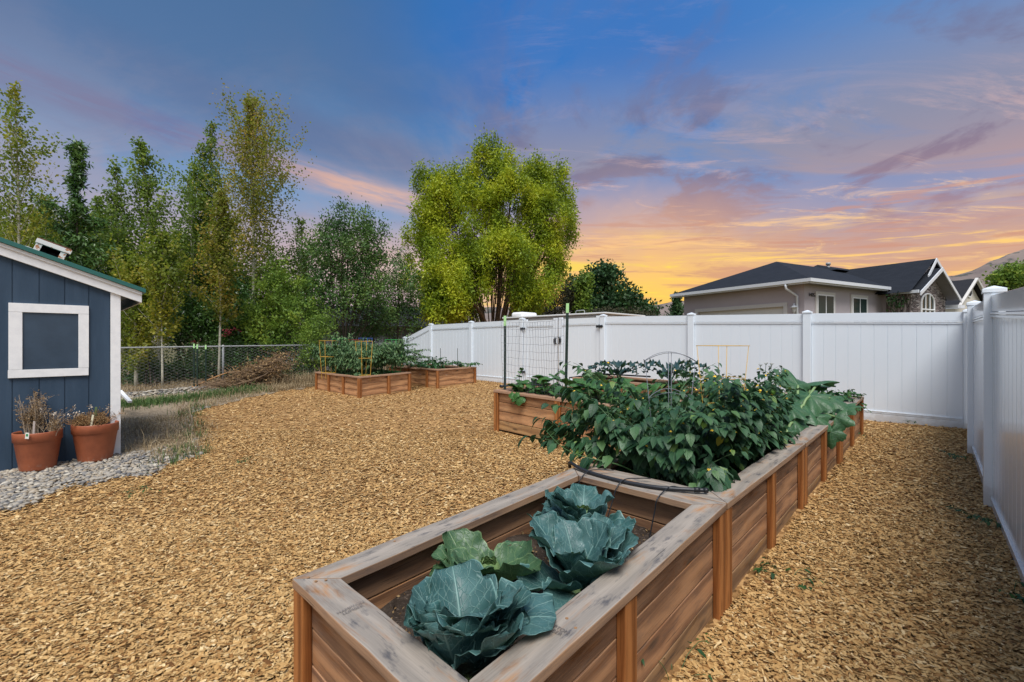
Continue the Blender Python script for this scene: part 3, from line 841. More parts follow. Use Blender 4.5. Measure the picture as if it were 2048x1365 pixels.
tl = on_x(1010, 775, 4.93); tr_ = on_y(1131, 800, 3.62)
ztl = on_x(1011, 632, 4.93).z; 
pl_ = Vector((4.93, tl.y, 0.60)); tpost(pl_, ztl-0.60, 0.155, 'shorter dark green trellis stake with pale green tip, at the bed corner', group='stakes holding the wire trellis')
pr_ = on_x(1131, 800, 4.98); pr_.z = 0.56
ztr = on_x(1137, 607, 4.98).z
tpost(pr_, ztr-0.56, 0.13, 'taller dark green trellis stake standing among the squash leaves', lean=(0.0, -0.035), group='stakes holding the wire trellis')
# welded wire sheet on the two stakes
wm = thing('wire_trellis', (4.95, 4.3, 0.7), 'welded wire mesh panel stretched between two green stakes', 'trellis')
def bow(s_, z):   # bellied sheet
    y = pl_.y + 0.03 + (pr_.y - 0.05 - pl_.y)*s_
    x_ = 4.90 + 0.10*math.sin(PI*s_) + 0.02*math.sin(9*s_+z*3)
    return Vector((x_, y, z))
m = MB()
ztop, zbot = 1.775, 0.66
for k in range(11):
    z0 = ztop - k*0.107
    m.tube([bow(s_/14, z0 - 0.02*math.sin(PI*s_/14) + 0.006*math.sin(s_*1.7+k) - 0.06*(s_/14)*(k/10)) for s_ in range(15)], 0.0022, 4, cap=False)
m.build('cross_wires', WIREDARK, wm)
m = MB()
for k in range(21):
    s_ = k/20
    m.tube([bow(s_ + 0.006*math.sin(3*j+k), ztop + 0.0 - (ztop-zbot)*j/8 - 0.02*math.sin(PI*s_)) for j in range(9)], 0.0018, 4, cap=False)
m.build('upright_wires', WIREDARK, wm)
for k, (px, dx) in enumerate([(388, 0), (394.5, 0), (411.5, 0)]):
    b = on_y(px, 780, 14.86 - 0.05*k); b.z = ground(b.x, b.y)
    ht = on_y(px, 688+k*1.2, 14.86-0.05*k).z - b.z
    tpost(b, ht, 0.12, ['green-tipped stake right beside the chain-link post', 'green-tipped stake in the middle of three leaning on the wire fence', 'green-tipped stake standing a little apart, behind the brush pile'][k], group='spare stakes against the wire fence')
# ================================================================== shed
YS = 7.4
shed = thing('garden_shed', (-0.8, YS+1.0, ground(-0.8, YS)), 'navy blue garden shed with white trim and a green metal roof edge', 'shed')
def rz(x): return 1.47 + 1.12 - 0.371*(x+0.33)          # top of the roof edge
xr = 0.655; xl = -3.6
m = MB()
x = xr-0.0905
# grooved sheet siding: boards with a shallow recessed groove between them
edges = [xr-0.0905]
g = 0.372
while g > xl: edges.append(g); g -= 0.205
for a_, b_ in zip(edges[1:], edges[:-1]):
    m.hexa([(a_+0.005,YS,-0.05),(b_-0.005,YS,-0.05),(b_-0.005,YS+0.03,-0.05),(a_+0.005,YS+0.03,-0.05),(a_+0.005,YS,rz(a_)-0.10),(b_-0.005,YS,rz(b_)-0.10),(b_-0.005,YS+0.03,rz(b_)-0.10),(a_+0.005,YS+0.03,rz(a_)-0.10)], long=(0,0,1))
m.hexa([(xl,YS+0.008,-0.05),(xr-0.02,YS+0.008,-0.05),(xr-0.02,YS+0.028,-0.05),(xl,YS+0.028,-0.05),(xl,YS+0.008,rz(xl)-0.11),(xr-0.02,YS+0.008,rz(xr)-0.11),(xr-0.02,YS+0.028,rz(xr)-0.11),(xl,YS+0.028,rz(xl)-0.11)], long=(0,0,1))
# other walls
D_ = 2.6
m.box(xr-0.03, xr, YS+0.031, YS+D_, -0.05, rz(xr)-0.10, long=(0,0,1))
m.hexa([(xl,YS+D_-0.03,-0.05),(xr-0.031,YS+D_-0.03,-0.05),(xr-0.031,YS+D_,-0.05),(xl,YS+D_,-0.05),(xl,YS+D_-0.03,rz(xl)-0.1),(xr-0.031,YS+D_-0.03,rz(xr)-0.1),(xr-0.031,YS+D_,rz(xr)-0.1),(xl,YS+D_,rz(xl)-0.1)], long=(0,0,1))
m.box(xl, xl+0.03, YS+0.031, YS+D_-0.031, -0.05, rz(xl)-0.10, long=(0,0,1))
m.build('wall', SHEDBLUE, shed)
m = MB()
m.hexa([(xr-0.09,YS-0.020,0.0),(xr+0.004,YS-0.020,0.0),(xr+0.004,YS+0.0305,0.0),(xr-0.09,YS+0.0305,0.0),(xr-0.09,YS-0.020,rz(xr-0.09)-0.16),(xr+0.004,YS-0.020,rz(xr)-0.16),(xr+0.004,YS+0.0305,rz(xr)-0.16),(xr-0.09,YS+0.0305,rz(xr-0.09)-0.16)], long=(0,0,1))
m.build('corner_board', WHITE, shed, bevel=0.002)
# rake boards and the roof
xe = 0.86
def rake(y0, y1, d0, d1, mat, nm, xa=xl-0.3, xb=xe):
    m = MB()
    m.hexa([(xa,y0,rz(xa)-d1),(xb,y0,rz(xb)-d1),(xb,y1,rz(xb)-d1),(xa,y1,rz(xa)-d1),(xa,y0,rz(xa)-d0),(xb,y0,rz(xb)-d0),(xb,y1,rz(xb)-d0),(xa,y1,rz(xa)-d0)], long=(1,0,-0.371))
    return m.build(nm, mat, shed, bevel=0.002)
rake(YS-0.045, YS-0.0005, 0.052, 0.185, WHITE, 'rake_board')
rake(YS-0.062, YS-0.0455, 0.052, 0.092, WHITE, 'rake_trim')
r_ = rake(YS-0.09, YS+D_+0.08, 0.0, 0.050, GREENMETAL, 'roof', xb=xe+0.035)
m = MB(); m.hexa([(xe-0.02,YS,rz(xe)-0.19),(xe+0.0,YS,rz(xe)-0.19),(xe+0.0,YS+D_,rz(xe)-0.19),(xe-0.02,YS+D_,rz(xe)-0.19),(xe-0.02,YS,rz(xe)-0.053),(xe,YS,rz(xe)-0.056),(xe,YS+D_,rz(xe)-0.056),(xe-0.02,YS+D_,rz(xe)-0.053)], long=(0,1,0)); m.build('eave_board', WHITE, shed)
# boarded window
wA, wB = on_y(17, 606.1, YS), on_y(177.5, 757, YS)
wx0, wx1 = wA.x, wB.x; wz1 = wA.z; wz0 = on_y(16, 757, YS).z
fr = MB(); fw = 0.098; y0, y1 = YS-0.024, YS-0.0005
fr.box(wx0, wx1, y0, y1, wz1-fw, wz1, long=(1,0,0)); fr.box(wx0-0.004, wx1-0.002, y0, y1, wz0, wz0+fw-0.01, long=(1,0,0))
fr.box(wx0, wx0+fw+0.006, y0, y1, wz0+fw-0.008, wz1-fw-0.002, long=(0,0,1)); fr.box(wx1-fw+0.008, wx1, y0, y1, wz0+fw-0.008, wz1-fw-0.002, long=(0,0,1))
wf = fr.build('window_frame', WHITE, shed, bevel=0.002)
pn = MB(); pn.box(wx0+fw+0.008, wx1-fw+0.006, YS-0.009, YS-0.0007, wz0+fw-0.006, wz1-fw-0.004, long=(0,0,1)); pn.build('window_panel', PANEBLUE, shed)
# rusty vent box standing on the shed roof
vy = YS+0.45
va, vb = on_y(60, 496, vy), on_y(122, 517, vy)
sl_ = Vector((1, 0, -0.371)).normalized(); nn = Vector((0.371, 0, 1)).normalized()
base = Vector((va.x, vy, rz(va.x)))
W_ = (Vector((vb.x, vy, rz(vb.x)))-base).length
vent = thing('roof_vent', base, 'open box vent with rusty white frame on the shed roof', 'roof vent')
def vb_(s0, s1, y0, y1, h0, h1, mat, nm, par=vent):
    m = MB()
    c = base + sl_*(s0+s1)/2 + nn*(h0+h1)/2 + Vector((0, (y0+y1)/2, 0))
    m.obox(c, sl_, Vector((0,1,0)), nn, abs(s1-s0)/2, (y1-y0)/2, (h1-h0)/2, long=sl_)
    return m.build(nm, mat, par, bevel=0.002)
H_ = 0.155
vb_(0.0, 0.055, 0.0, 0.04, 0.0, H_, RUSTW, 'frame_post'); vb_(W_-0.055, W_, 0.0, 0.04, 0.0, H_, RUSTW, 'frame_post')
vb_(-0.012, W_+0.03, -0.012, 0.045, H_+0.0005, H_+0.052, RUSTW, 'lintel')
vb_(-0.005, W_+0.02, 0.0455, 0.50, H_+0.02, H_+0.075, RUST, 'lid')
vb_(0.003, 0.03, 0.041, 0.47, 0.0, H_+0.019, RUST, 'side_plate'); vb_(W_-0.03, W_-0.003, 0.041, 0.47, 0.0, H_+0.019, RUST, 'side_plate'); vb_(0.031, W_-0.031, 0.44, 0.469, 0.0, H_+0.018, DARK, 'back_plate')
m = MB()
for q, hh in ((0.30, 0.06), (0.62, 0.07)):
    c = base + sl_*W_*q + Vector((0, 0.2, 0)) + nn*hh
    m.tube([c+Vector((0,-0.05,0)), c+Vector((0,0.08,0))], 0.055, 12)
m.build('fan', DARK, vent, smooth=True)
# scrap of rusty flashing lying left of the vent
fl = on_y(46, 492, vy); fl.z = rz(fl.x)
sc = thing('flashing_scrap', fl, 'curled rusty white scrap of metal left of the roof vent', 'scrap metal')
m = MB()
for q in range(6):
    a0, a1 = q/6*PI*0.8, (q+1)/6*PI*0.8
    m.poly([fl+sl_*(-0.09+0.03*q)+nn*(0.02+0.05*math.sin(a0)), fl+sl_*(-0.06+0.03*q)+nn*(0.02+0.05*math.sin(a1)), fl+sl_*(-0.06+0.03*q)+nn*(0.02+0.05*math.sin(a1))+Vector((0,0.15,0)), fl+sl_*(-0.09+0.03*q)+nn*(0.02+0.05*math.sin(a0))+Vector((0,0.15,0))], thick=nn*0.006)
m.build('sheet', RUSTW, sc)

# ================================================================== neighbour's stucco house
def stucco(name, col):
    m, t, b, o = new_mat(name)
    n = t.noise(t.pos(), 1.2, 5, 0.6)
    setp(t, b, Base_Color=t.mix(n, tuple(x*0.90 for x in col), tuple(x*1.08 for x in col)), Roughness=0.9, Specular_IOR_Level=0.15, Normal=t.bump(t.noise(t.pos(), 40.0, 4), 0.3, 0.01))
    return m
STUCCO = stucco('mauve_stucco', (0.43,0.385,0.40)); CREAM = stucco('cream_stucco', (0.68,0.63,0.54)); GREYHOUSE = stucco('grey_siding', (0.16,0.165,0.19))
def shingles(name, a, b_):
    m, t, b, o = new_mat(name)
    uv = t.xyz(t.uv())
    br = t.n('ShaderNodeTexBrick'); t.put(br.inputs['Vector'], t.comb(uv[0], uv[1]))
    br.inputs['Scale'].default_value = 1.0; br.inputs['Brick Width'].default_value = 0.32; br.inputs['Row Height'].default_value = 0.14; br.inputs['Mortar Size'].default_value = 0.008
    br.inputs['Color1'].default_value = (*a, 1); br.inputs['Color2'].default_value = (*b_, 1); br.inputs['Mortar'].default_value = (*[x*0.35 for x in a], 1)
    c = t.mix(0.5, br.outputs[0], t.mix(t.noise(t.pos(), 3.0, 5), a, b_))
    setp(t, b, Base_Color=c, Roughness=0.85, Specular_IOR_Level=0.2, Normal=t.bump(t.noise(t.pos(), 25.0, 4), 0.4, 0.02))
    return m
ROOF = shingles('charcoal_shingles', (0.011,0.014,0.020), (0.020,0.024,0.032)); ROOF2 = shingles('brown_grey_shingles', (0.020,0.021,0.025), (0.03,0.031,0.036))
def stone_veneer():
    m, t, b, o = new_mat('ledge_stone')
    uv = t.xyz(t.uv())
    v = t.comb(t.m('MULTIPLY', uv[0], 2.3), t.m('MULTIPLY', uv[1], 10.0))
    vd = t.vor(v, 1.0, feature='DISTANCE_TO_EDGE'); vc = t.vor(v, 1.0, out='Color')
    c = t.ramp(t.xyz(vc)[0], [(0.0,(0.10,0.075,0.07)), (0.35,(0.24,0.19,0.175)), (0.65,(0.36,0.30,0.28)), (1.0,(0.50,0.45,0.42))])
    c = t.mix(t.sm(vd, 0.02, 0.09, 0.9, 0.0), c, (0.03,0.025,0.025))
    setp(t, b, Base_Color=c, Roughness=0.9, Normal=t.bump(t.m('MULTIPLY', vd, 1.0), 1.0, 0.06))
    return m
LEDGE = stone_veneer()
def glass_mat():
    m, t, b, o = new_mat('window_glass')
    n = t.noise(t.pos(), 0.9, 3)
    setp(t, b, Base_Color=t.mix(n, (0.012,0.022,0.022), (0.035,0.06,0.055)), Roughness=0.15, Specular_IOR_Level=0.12)
    return m
GLASS = glass_mat()
GUTTER = plain('gutter_white', (0.60,0.63,0.66), 0.4, 0.06); SOFFIT = plain('soffit_grey', (0.22,0.21,0.22), 0.7, 0.1); TRIM = plain('house_trim', (0.56,0.54,0.51), 0.7, 0.06)
DOORW = plain('garage_door_paint', (0.66,0.64,0.60), 0.5, 0.05)
HO = (14.2, 22.1); HA = (-0.47, 0.883); HB = (0.883, 0.47)
def H(a, b, z):
    x, y = c2w(HO[0]+HA[0]*a+HB[0]*b, HO[1]+HA[1]*a+HB[1]*b)
    return Vector((x, y, z+CZ))
house = thing('stucco_house', H(3, 4, -1.0), 'mauve stucco house with dark hipped roof and stone gable beyond the fence', 'house')
def hbox(m, a0, a1, b0, b1, z0, z1, long=None):
    p = [H(a0,b0,z0), H(a1,b0,z0), H(a1,b1,z0), H(a0,b1,z0), H(a0,b0,z1), H(a1,b0,z1), H(a1,b1,z1), H(a0,b1,z1)]
    if (p[1]-p[0]).cross(p[3]-p[0]).z < 0: p = [p[3],p[2],p[1],p[0],p[7],p[6],p[5],p[4]]
    m.hexa(p, long)
ZE = 2.86                                      # eave height
AW = 7.27; BW = 7.57; WA = 1.855
# walls: garage block with an opening for the door, then the wing
gd0, gd1, gdt = 0.86+0.14, 6.35-0.14, 1.78
m = MB()
hbox(m, 0, gd0, 0, 0.2, -1.6, ZE); hbox(m, gd1, AW, 0, 0.2, -1.6, ZE); hbox(m, gd0, gd1, 0.0005, 0.1995, gdt, ZE)
hbox(m, AW-0.2, AW, 0.2005, 12.0, -1.6, ZE); hbox(m, 0, 0.2, 0.2005, BW+0.2, -1.6, ZE)
hbox(m, -WA+0.6, -0.0005, BW, BW+0.2, -1.6, ZE)
hbox(m, -WA+0.6, -WA+8, BW+4.2-0.2, BW+4.2, -1.6, 2.6)
m.build('wall', STUCCO, house)
m = MB(); hbox(m, gd0, gd1, 0.12, 0.16, -1.5, gdt)
dd = m.build('garage_door', DOORW, house)
m = MB()
for k in range(7):
    for q in range(4):
        w_ = (gd1-gd0)/7
        hbox(m, gd0+k*w_+0.1, gd0+(k+1)*w_-0.1, 0.108, 0.1195, gdt-0.62*q-0.52, gdt-0.62*q-0.1)
m.build('door_panels', DOORW, dd)
m = MB()
hbox(m, gd0-0.2, gd0, -0.05, -0.001, -1.5, gdt+0.2); hbox(m, gd1, gd1+0.2, -0.05, -0.001, -1.5, gdt+0.2); hbox(m, gd0, gd1, -0.049, -0.0015, gdt, gdt+0.2)
m.build('door_surround', TRIM, house)
# stone facing on the wing
m = MB()
GA = -WA+0.6                                         # gable plane
gz0 = 2.72
hbox(m, GA, GA+1.05, BW-0.06, BW-0.001, -1.6, ZE-0.05)
AP = 4.0
def gpoly(a, pts, th): return [H(a, b, z) for b, z in pts], (H(a+th, 0, 0)-H(a, 0, 0))
pts, th = gpoly(GA-0.06, [(BW-0.06, -1.6), (BW+4.2, -1.6), (BW+4.2, 2.55), (BW+2.07, 3.78), (BW-0.06, 2.55)], 0.058)
m.poly(pts, thick=th)
m.build('stone_facing', LEDGE, house)
# arched window in the stone gable
def arch_pts(b0, b1, z0, zs_, n=10):
    r_ = (b1-b0)/2; c = (b0+b1)/2
    return [(b0, z0), (b1, z0)] + [(c + r_*math.cos(PI*k/n), zs_ + 0.55*math.sin(PI*k/n)) for k in range(n+1)]
wb0, wb1 = BW+1.05, BW+2.62
pts, th = gpoly(GA-0.085, arch_pts(wb0, wb1, 0.2, 2.12), 0.022); m = MB(); m.poly(pts, thick=th); wg = m.build('window', GLASS, house)
m = MB()
ar = [(b, z) for b, z in arch_pts(wb0, wb1, 0.2, 2.12)][1:]
ring = [H(GA-0.10, b, z) for b, z in ar] + [H(GA-0.10, wb0, 0.2)]
m.tube(ring, 0.05, 6)
for f in (0.33, 0.66):
    b = wb0+(wb1-wb0)*f
    m.tube([H(GA-0.10, b, 0.2), H(GA-0.10, b, 2.12+0.50)], 0.035, 6)
m.tube([H(GA-0.105, wb0, 1.78), H(GA-0.105, wb1, 1.78)], 0.045, 6)
m.build('window_frame', WHITE, wg)
# two sliding windows on the corner wall
for (b0, b1, zt_) in ((1.02, 2.50, 2.36), (4.30, 5.75, 2.36)):
    m = MB(); hbox(m, -0.06, -0.001, b0-0.14, b1+0.14, 0.75, zt_+0.14); su = m.build('window', TRIM, house)
    m = MB(); hbox(m, -0.072, -0.0605, b0, b1, 0.86, zt_); m.build('frame', WHITE, su)
    m = MB(); hbox(m, -0.080, -0.0725, b0+0.06, (b0+b1)/2-0.04, 0.92, zt_-0.06); hbox(m, -0.080, -0.0725, (b0+b1)/2+0.04, b1-0.06, 0.92, zt_-0.06); m.build('pane', GLASS, su)
# roofs
def roof_face(m, pts):
    pts = [Vector(p) for p in pts]
    n = (pts[1]-pts[0]).cross(pts[2]-pts[0])
    if n.z < 0: pts = pts[::-1]
    a_ = (pts[1]-pts[0]).normalized(); n = (pts[1]-pts[0]).cross(pts[2]-pts[0]).normalized()
    # u along the eave (horizontal), v up the slope
    hdir = Vector((-n.y, n.x, 0)); hdir = hdir.normalized() if hdir.length > 1e-6 else a_
    vdir = n.cross(hdir)
    m.add(pts, [tuple(range(len(pts)))], [[((p-pts[0]).dot(hdir), (p-pts[0]).dot(vdir)) for p in pts]])
OV = 0.55; ZR = 4.76; zE = ZE+0.12
m = MB()
e0, e1 = -OV, AW+OV; mid = AW/2; hip = mid+OV
roof_face(m, [H(e0,-OV,zE), H(e1,-OV,zE), H(mid,mid,ZR)])                       # hip end facing the yard
roof_face(m, [H(e0,-OV,zE), H(mid,mid,ZR), H(mid,13,ZR), H(e0,13,zE)])
roof_face(m, [H(e1,-OV,zE), H(mid,mid,ZR), H(mid,13,ZR), H(e1,13,zE)])
m.build('roof', ROOF, house)
m = MB()                                                                          # small raised ridge further back
roof_face(m, [H(2.6,8.2,4.5), H(5.2,8.2,4.5), H(4.2,9.0,5.08)]); roof_face(m, [H(2.6,8.2,4.5), H(4.2,9.0,5.08), H(4.2,13,5.08), H(2.6,13,4.5)]); roof_face(m, [H(5.2,8.2,4.5), H(4.2,9.0,5.08), H(4.2,13,5.08), H(5.2,13,4.5)])
m.build('roof', ROOF, house)
bm_ = BW+2.07
m = MB()                                                                          # wing: large gable set back, small one in front
ZW = 4.62; lo = 2.62
roof_face(m, [H(GA-0.35,BW-OV-0.35,lo), H(GA-0.35,bm_+.05,ZW), H(7,bm_+.05,ZW), H(7,BW-OV-0.35,lo)])
roof_face(m, [H(GA-0.35,bm_+2.5,lo+0.35), H(GA-0.35,bm_+.05,ZW), H(7,bm_+.05,ZW), H(7,bm_+2.5,lo+0.35)])
m.build('roof', ROOF, house)
m = MB(); ZG = 4.06
roof_face(m, [H(GA-0.62,BW-OV,lo-0.02), H(GA-0.62,bm_,ZG), H(3,bm_,ZG), H(3,BW-OV,lo-0.02)])
roof_face(m, [H(GA-0.62,bm_+2.45,2.42), H(GA-0.62,bm_,ZG), H(3,bm_,ZG), H(3,bm_+2.45,2.42)])
m.build('roof', ROOF, house)
def rakeb(m, a, b0, z0, b1, z1, h=0.20, w_=0.05):
    p = [H(a,b0,z0-h), H(a,b1,z1-h), H(a+w_,b1,z1-h), H(a+w_,b0,z0-h), H(a,b0,z0), H(a,b1,z1), H(a+w_,b1,z1), H(a+w_,b0,z0)]
    m.hexa(p)
m = MB()
rakeb(m, GA-0.68, BW-OV, lo, bm_, ZG+0.02); rakeb(m, GA-0.68, bm_, ZG+0.02, bm_+2.45, 2.44)
rakeb(m, GA-0.41, BW+1.1, lo+1.0, bm_+.05, ZW+0.02); rakeb(m, GA-0.41, bm_+.05, ZW+0.02, bm_+2.5, lo+0.37)
m.build('bargeboard', GUTTER, house)
m = MB()
pts, th = gpoly(GA-0.05, [(BW-0.2, 2.6), (BW+4.3, 2.6), (bm_, 4.45)], 0.05); m.poly(pts, thick=th)
m.build('gable_wall', STUCCO, house)
m = MB()
m.poly([H(GA-0.62,bm_,ZG-0.06), H(GA-0.62,bm_+2.4,2.40), H(GA-0.06,bm_+2.4,2.40), H(GA-0.06,bm_,ZG-0.06)], thick=(0,0,-0.02))
m.poly([H(GA-0.62,bm_,ZG-0.06), H(GA-0.62,BW-OV+0.05,lo-0.06), H(GA-0.06,BW-OV+0.05,lo-0.06), H(GA-0.06,bm_,ZG-0.06)], thick=(0,0,-0.02))
hbox(m, e0+0.02, e1-0.02, -OV+0.02, -0.001, ZE-0.06, ZE-0.03); hbox(m, e0+0.02, -0.001, 0.0, BW-0.07, ZE-0.06, ZE-0.03)
m.build('soffit', SOFFIT, house)
m = MB()
hbox(m, e0, e1, -OV-0.10, -OV, ZE-0.03, ZE+0.13); hbox(m, e0-0.10, e0, -OV-0.10, BW-OV-0.02, ZE-0.03, ZE+0.13)
hbox(m, e0+0.03, e1, -OV+0.0, -OV+0.03, ZE-0.10, ZE-0.032); hbox(m, e0+0.001, e0+0.03, -OV+0.031, BW-OV, ZE-0.10, ZE-0.032)
hbox(m, GA-0.6, e0-0.101, BW-OV-0.10, BW-OV, lo-0.06, lo+0.10)
m.build('gutter', GUTTER, house)
m = MB(); m.tube([H(0.55,-OV-0.05,ZE-0.05), H(0.55,-OV-0.02,ZE-0.25), H(0.30,-0.08,ZE-0.62), H(0.30,-0.08,-1.5)], 0.06, 8); m.build('downpipe', GUTTER, house, smooth=True)
m = MB(); m.tube([H(3.5,8.9,4.4), H(3.5,8.9,4.95)], 0.09, 10); m.tube([H(3.5,8.9,4.95), H(3.5,8.9,5.10)], 0.14, 10); m.build('flue', WIRE, house, smooth=True)
# carriage lamp beside the garage door
lp = H(0.42, -0.12, 1.55)
m = MB(); m.lathe(lp, [(0.0,0.34),(0.03,0.33),(0.03,0.26),(0.16,0.16),(0.17,0.14),(0.10,0.13),(0.085,-0.04),(0.05,-0.09),(0.03,-0.16),(0.0,-0.17)], 12)
hbox(m, 0.38, 0.46, -0.12, -0.001, 1.42, 1.50); m.build('wall_lamp', GUTTER, house, smooth=True)
# street number by the corner
cu = bpy.data.curves.new('house_number', 'FONT'); cu.body = '14057'; cu.size = 0.26; cu.extrude = 0.01; cu.materials.append(BLACK)
hn = bpy.data.objects.new('house_number', cu); COL.objects.link(hn); hn.parent = house
wx_ = (H(0,1,0)-H(0,0,0)).normalized()
hn.location = H(-0.03, 0.30, 2.22) - world_loc(house); hn.rotation_euler = (PI/2, 0, math.atan2(wx_.y, wx_.x)); text_mesh(hn)
# low porch roofs right of the gable
m = MB()
hbox(m, GA-0.6, GA+2.0, BW+4.25, BW+5.2, 1.95, 2.12); hbox(m, GA-1.2, GA+2.0, BW+4.4, BW+6.2, 1.45, 1.62)
m.build('porch_fascia', GUTTER, house)
m = MB(); hbox(m, GA-0.3, GA-0.1, BW+4.3, BW+5.1, -1.6, 1.449); m.build('stone_facing', LEDGE, house)
m = MB(); hbox(m, GA+0.6, GA+0.8, BW+5.1, BW+6.3, -1.6, 1.449); m.build('window', GLASS, house)

# ------------------------------------------------------------------ the cream house behind it
ch = thing('cream_house', at_depth(1965, 700, 38), 'cream house with a round gable window and dark roof at far right', 'house')
def K(s_, d_, z):      # s along the facade to the right, d away
    x, y = c2w(41.2 + s_*0.88 - d_*0.42, 41.0 + s_*0.42 + d_*0.88); return Vector((x, y, z+CZ))
m = MB()
m.poly([K(-2.7,0,-2), K(2.7,0,-2), K(2.7,0,3.4), K(0,0,5.45), K(-2.7,0,3.4)], thick=K(0,8,0)-K(0,0,0)); m.poly([K(2.7,1.2,-2), K(14,1.2,-2), K(14,1.2,3.2), K(2.7,1.2,3.2)], thick=K(0,6,0)-K(0,0,0)); m.poly([K(-8,3.2,-2), K(-2.71,3.2,-2), K(-2.71,3.2,3.2), K(-8,3.2,3.2)], thick=K(0,4,0)-K(0,0,0)); m.build('wall', CREAM, ch)
m = MB()
roof_face(m, [K(-3.2,-0.5,3.12), K(0,-0.5,5.62), K(0,9,5.62), K(-3.2,9,3.12)]); roof_face(m, [K(3.2,-0.5,3.12), K(0,-0.5,5.62), K(0,9,5.62), K(3.2,9,3.12)])
roof_face(m, [K(-9,2.4,3.2), K(15,0.4,3.0), K(11,6,6.7), K(-6,6,6.9)])
m.build('roof', ROOF2, ch)
m = MB(); m.tube([K(-3.2,-0.52,3.10), K(0,-0.52,5.60), K(3.2,-0.52,3.10)], 0.14, 4); m.build('bargeboard', TRIM, ch)
m = MB(); c = K(-0.1,-0.02,4.45); wx2 = (K(1,0,0)-K(0,0,0)).normalized(); dn = (K(0,1,0)-K(0,0,0)).normalized()
m.poly([c + wx2*0.50*math.cos(2*PI*k/8+PI/8) + Vector((0,0,0.50*math.sin(2*PI*k/8+PI/8))) for k in range(8)], thick=-dn*0.06); cw = m.build('window', WHITE, ch)
m = MB(); m.poly([c - dn*0.061 + wx2*0.36*math.cos(2*PI*k/8+PI/8) + Vector((0,0,0.36*math.sin(2*PI*k/8+PI/8))) for k in range(8)], thick=-dn*0.02); m.build('pane', DARK, cw)
# ------------------------------------------------------------------ grey house showing between the left trees
gh = thing('grey_house', foot(740, 27), 'grey gabled house glimpsed through the shrubs on the left', 'house')
def Q(s_, d_, z):
    x, y = c2w(-7.4+s_*0.96-d_*0.2, 27+s_*0.28+d_*0.96); return Vector((x, y, z+CZ))
m = MB(); m.poly([Q(-7,0,-2), Q(5,0,-2), Q(5,0,1.0), Q(-7,0,1.0)], thick=Q(0,6,0)-Q(0,0,0)); m.build('wall', GREYHOUSE, gh)
m = MB(); roof_face(m, [Q(-7.5,-0.5,0.9), Q(5.5,-0.5,0.9), Q(4,3,2.3), Q(-6,3,2.3)]); roof_face(m, [Q(5.5,-0.5,0.9), Q(4,3,2.3), Q(5.5,6.5,0.9)]); roof_face(m, [Q(-7.5,-0.5,0.9), Q(-6,3,2.3), Q(-7.5,6.5,0.9)]); m.build('roof', ROOF2, gh)
m = MB(); m.poly([Q(1.2,-0.02,-0.9), Q(2.1,-0.02,-0.9), Q(2.1,-0.02,0.5), Q(1.2,-0.02,0.5)], thick=Q(0,-0.05,0)-Q(0,0,0)); gw_ = m.build('window', WHITE, gh)
m = MB(); m.poly([Q(1.3,-0.075,-0.8), Q(2.0,-0.075,-0.8), Q(2.0,-0.075,0.4), Q(1.3,-0.075,0.4)], thick=Q(0,-0.01,0)-Q(0,0,0)); m.build('pane', GLASS, gw_)
# ------------------------------------------------------------------ travel trailer parked behind the gate
RVW = plain('trailer_cladding', (0.42,0.40,0.36), 0.5, 0.08); RVR = plain('trailer_roof', (0.6,0.6,0.58), 0.6, 0.05)
tv = thing('travel_trailer', (XF+3.2, 9.0, ground(XF+3, 9)), 'beige travel trailer parked behind the white gate', 'trailer')
ta, tb = Vector(on_x(1008, 640, XF+2.2)), Vector(on_x(1210, 640, XF+2.2))
zr = at_depth(1080, 632, w2c(XF+2.2, 9.0)[1]).z
m = MB(); m.box(XF+2.2, XF+4.6, tb.y, ta.y, 0.55, zr, long=(0,1,0)); m.build('body', RVW, tv, bevel=0.05)
m = MB(); m.box(XF+2.14, XF+4.66, tb.y-0.05, ta.y+0.05, zr+0.001, zr+0.06, long=(0,1,0)); m.build('roof', RVR, tv, bevel=0.02)
ac = Vector(on_x(1047, 630, XF+3.4))
m = MB(); m.box(XF+3.0, XF+3.9, ac.y-0.30, ac.y+0.30, zr+0.0605, zr+0.30); a_c = m.build('air_conditioner', WHITE, tv, bevel=0.08)
lr = Vector(on_x(1164, 630, XF+2.4))
m = MB(); m.tube([(XF+2.3,lr.y+0.17,zr), (XF+2.3,lr.y+0.17,zr+0.13), (XF+2.3,lr.y+0.14,zr+0.16), (XF+2.3,lr.y-0.14,zr+0.16), (XF+2.3,lr.y-0.17,zr+0.13), (XF+2.3,lr.y-0.17,zr)], 0.014, 6); m.build('ladder_rail', WIRE, tv, smooth=True)
for yy in (tb.y+1.0, tb.y+1.8):
    m = MB(); m.tube([(XF+2.25, yy, 0.45), (XF+2.5, yy, 0.45)], 0.34, 20); m.build('wheel', BLACK, tv)
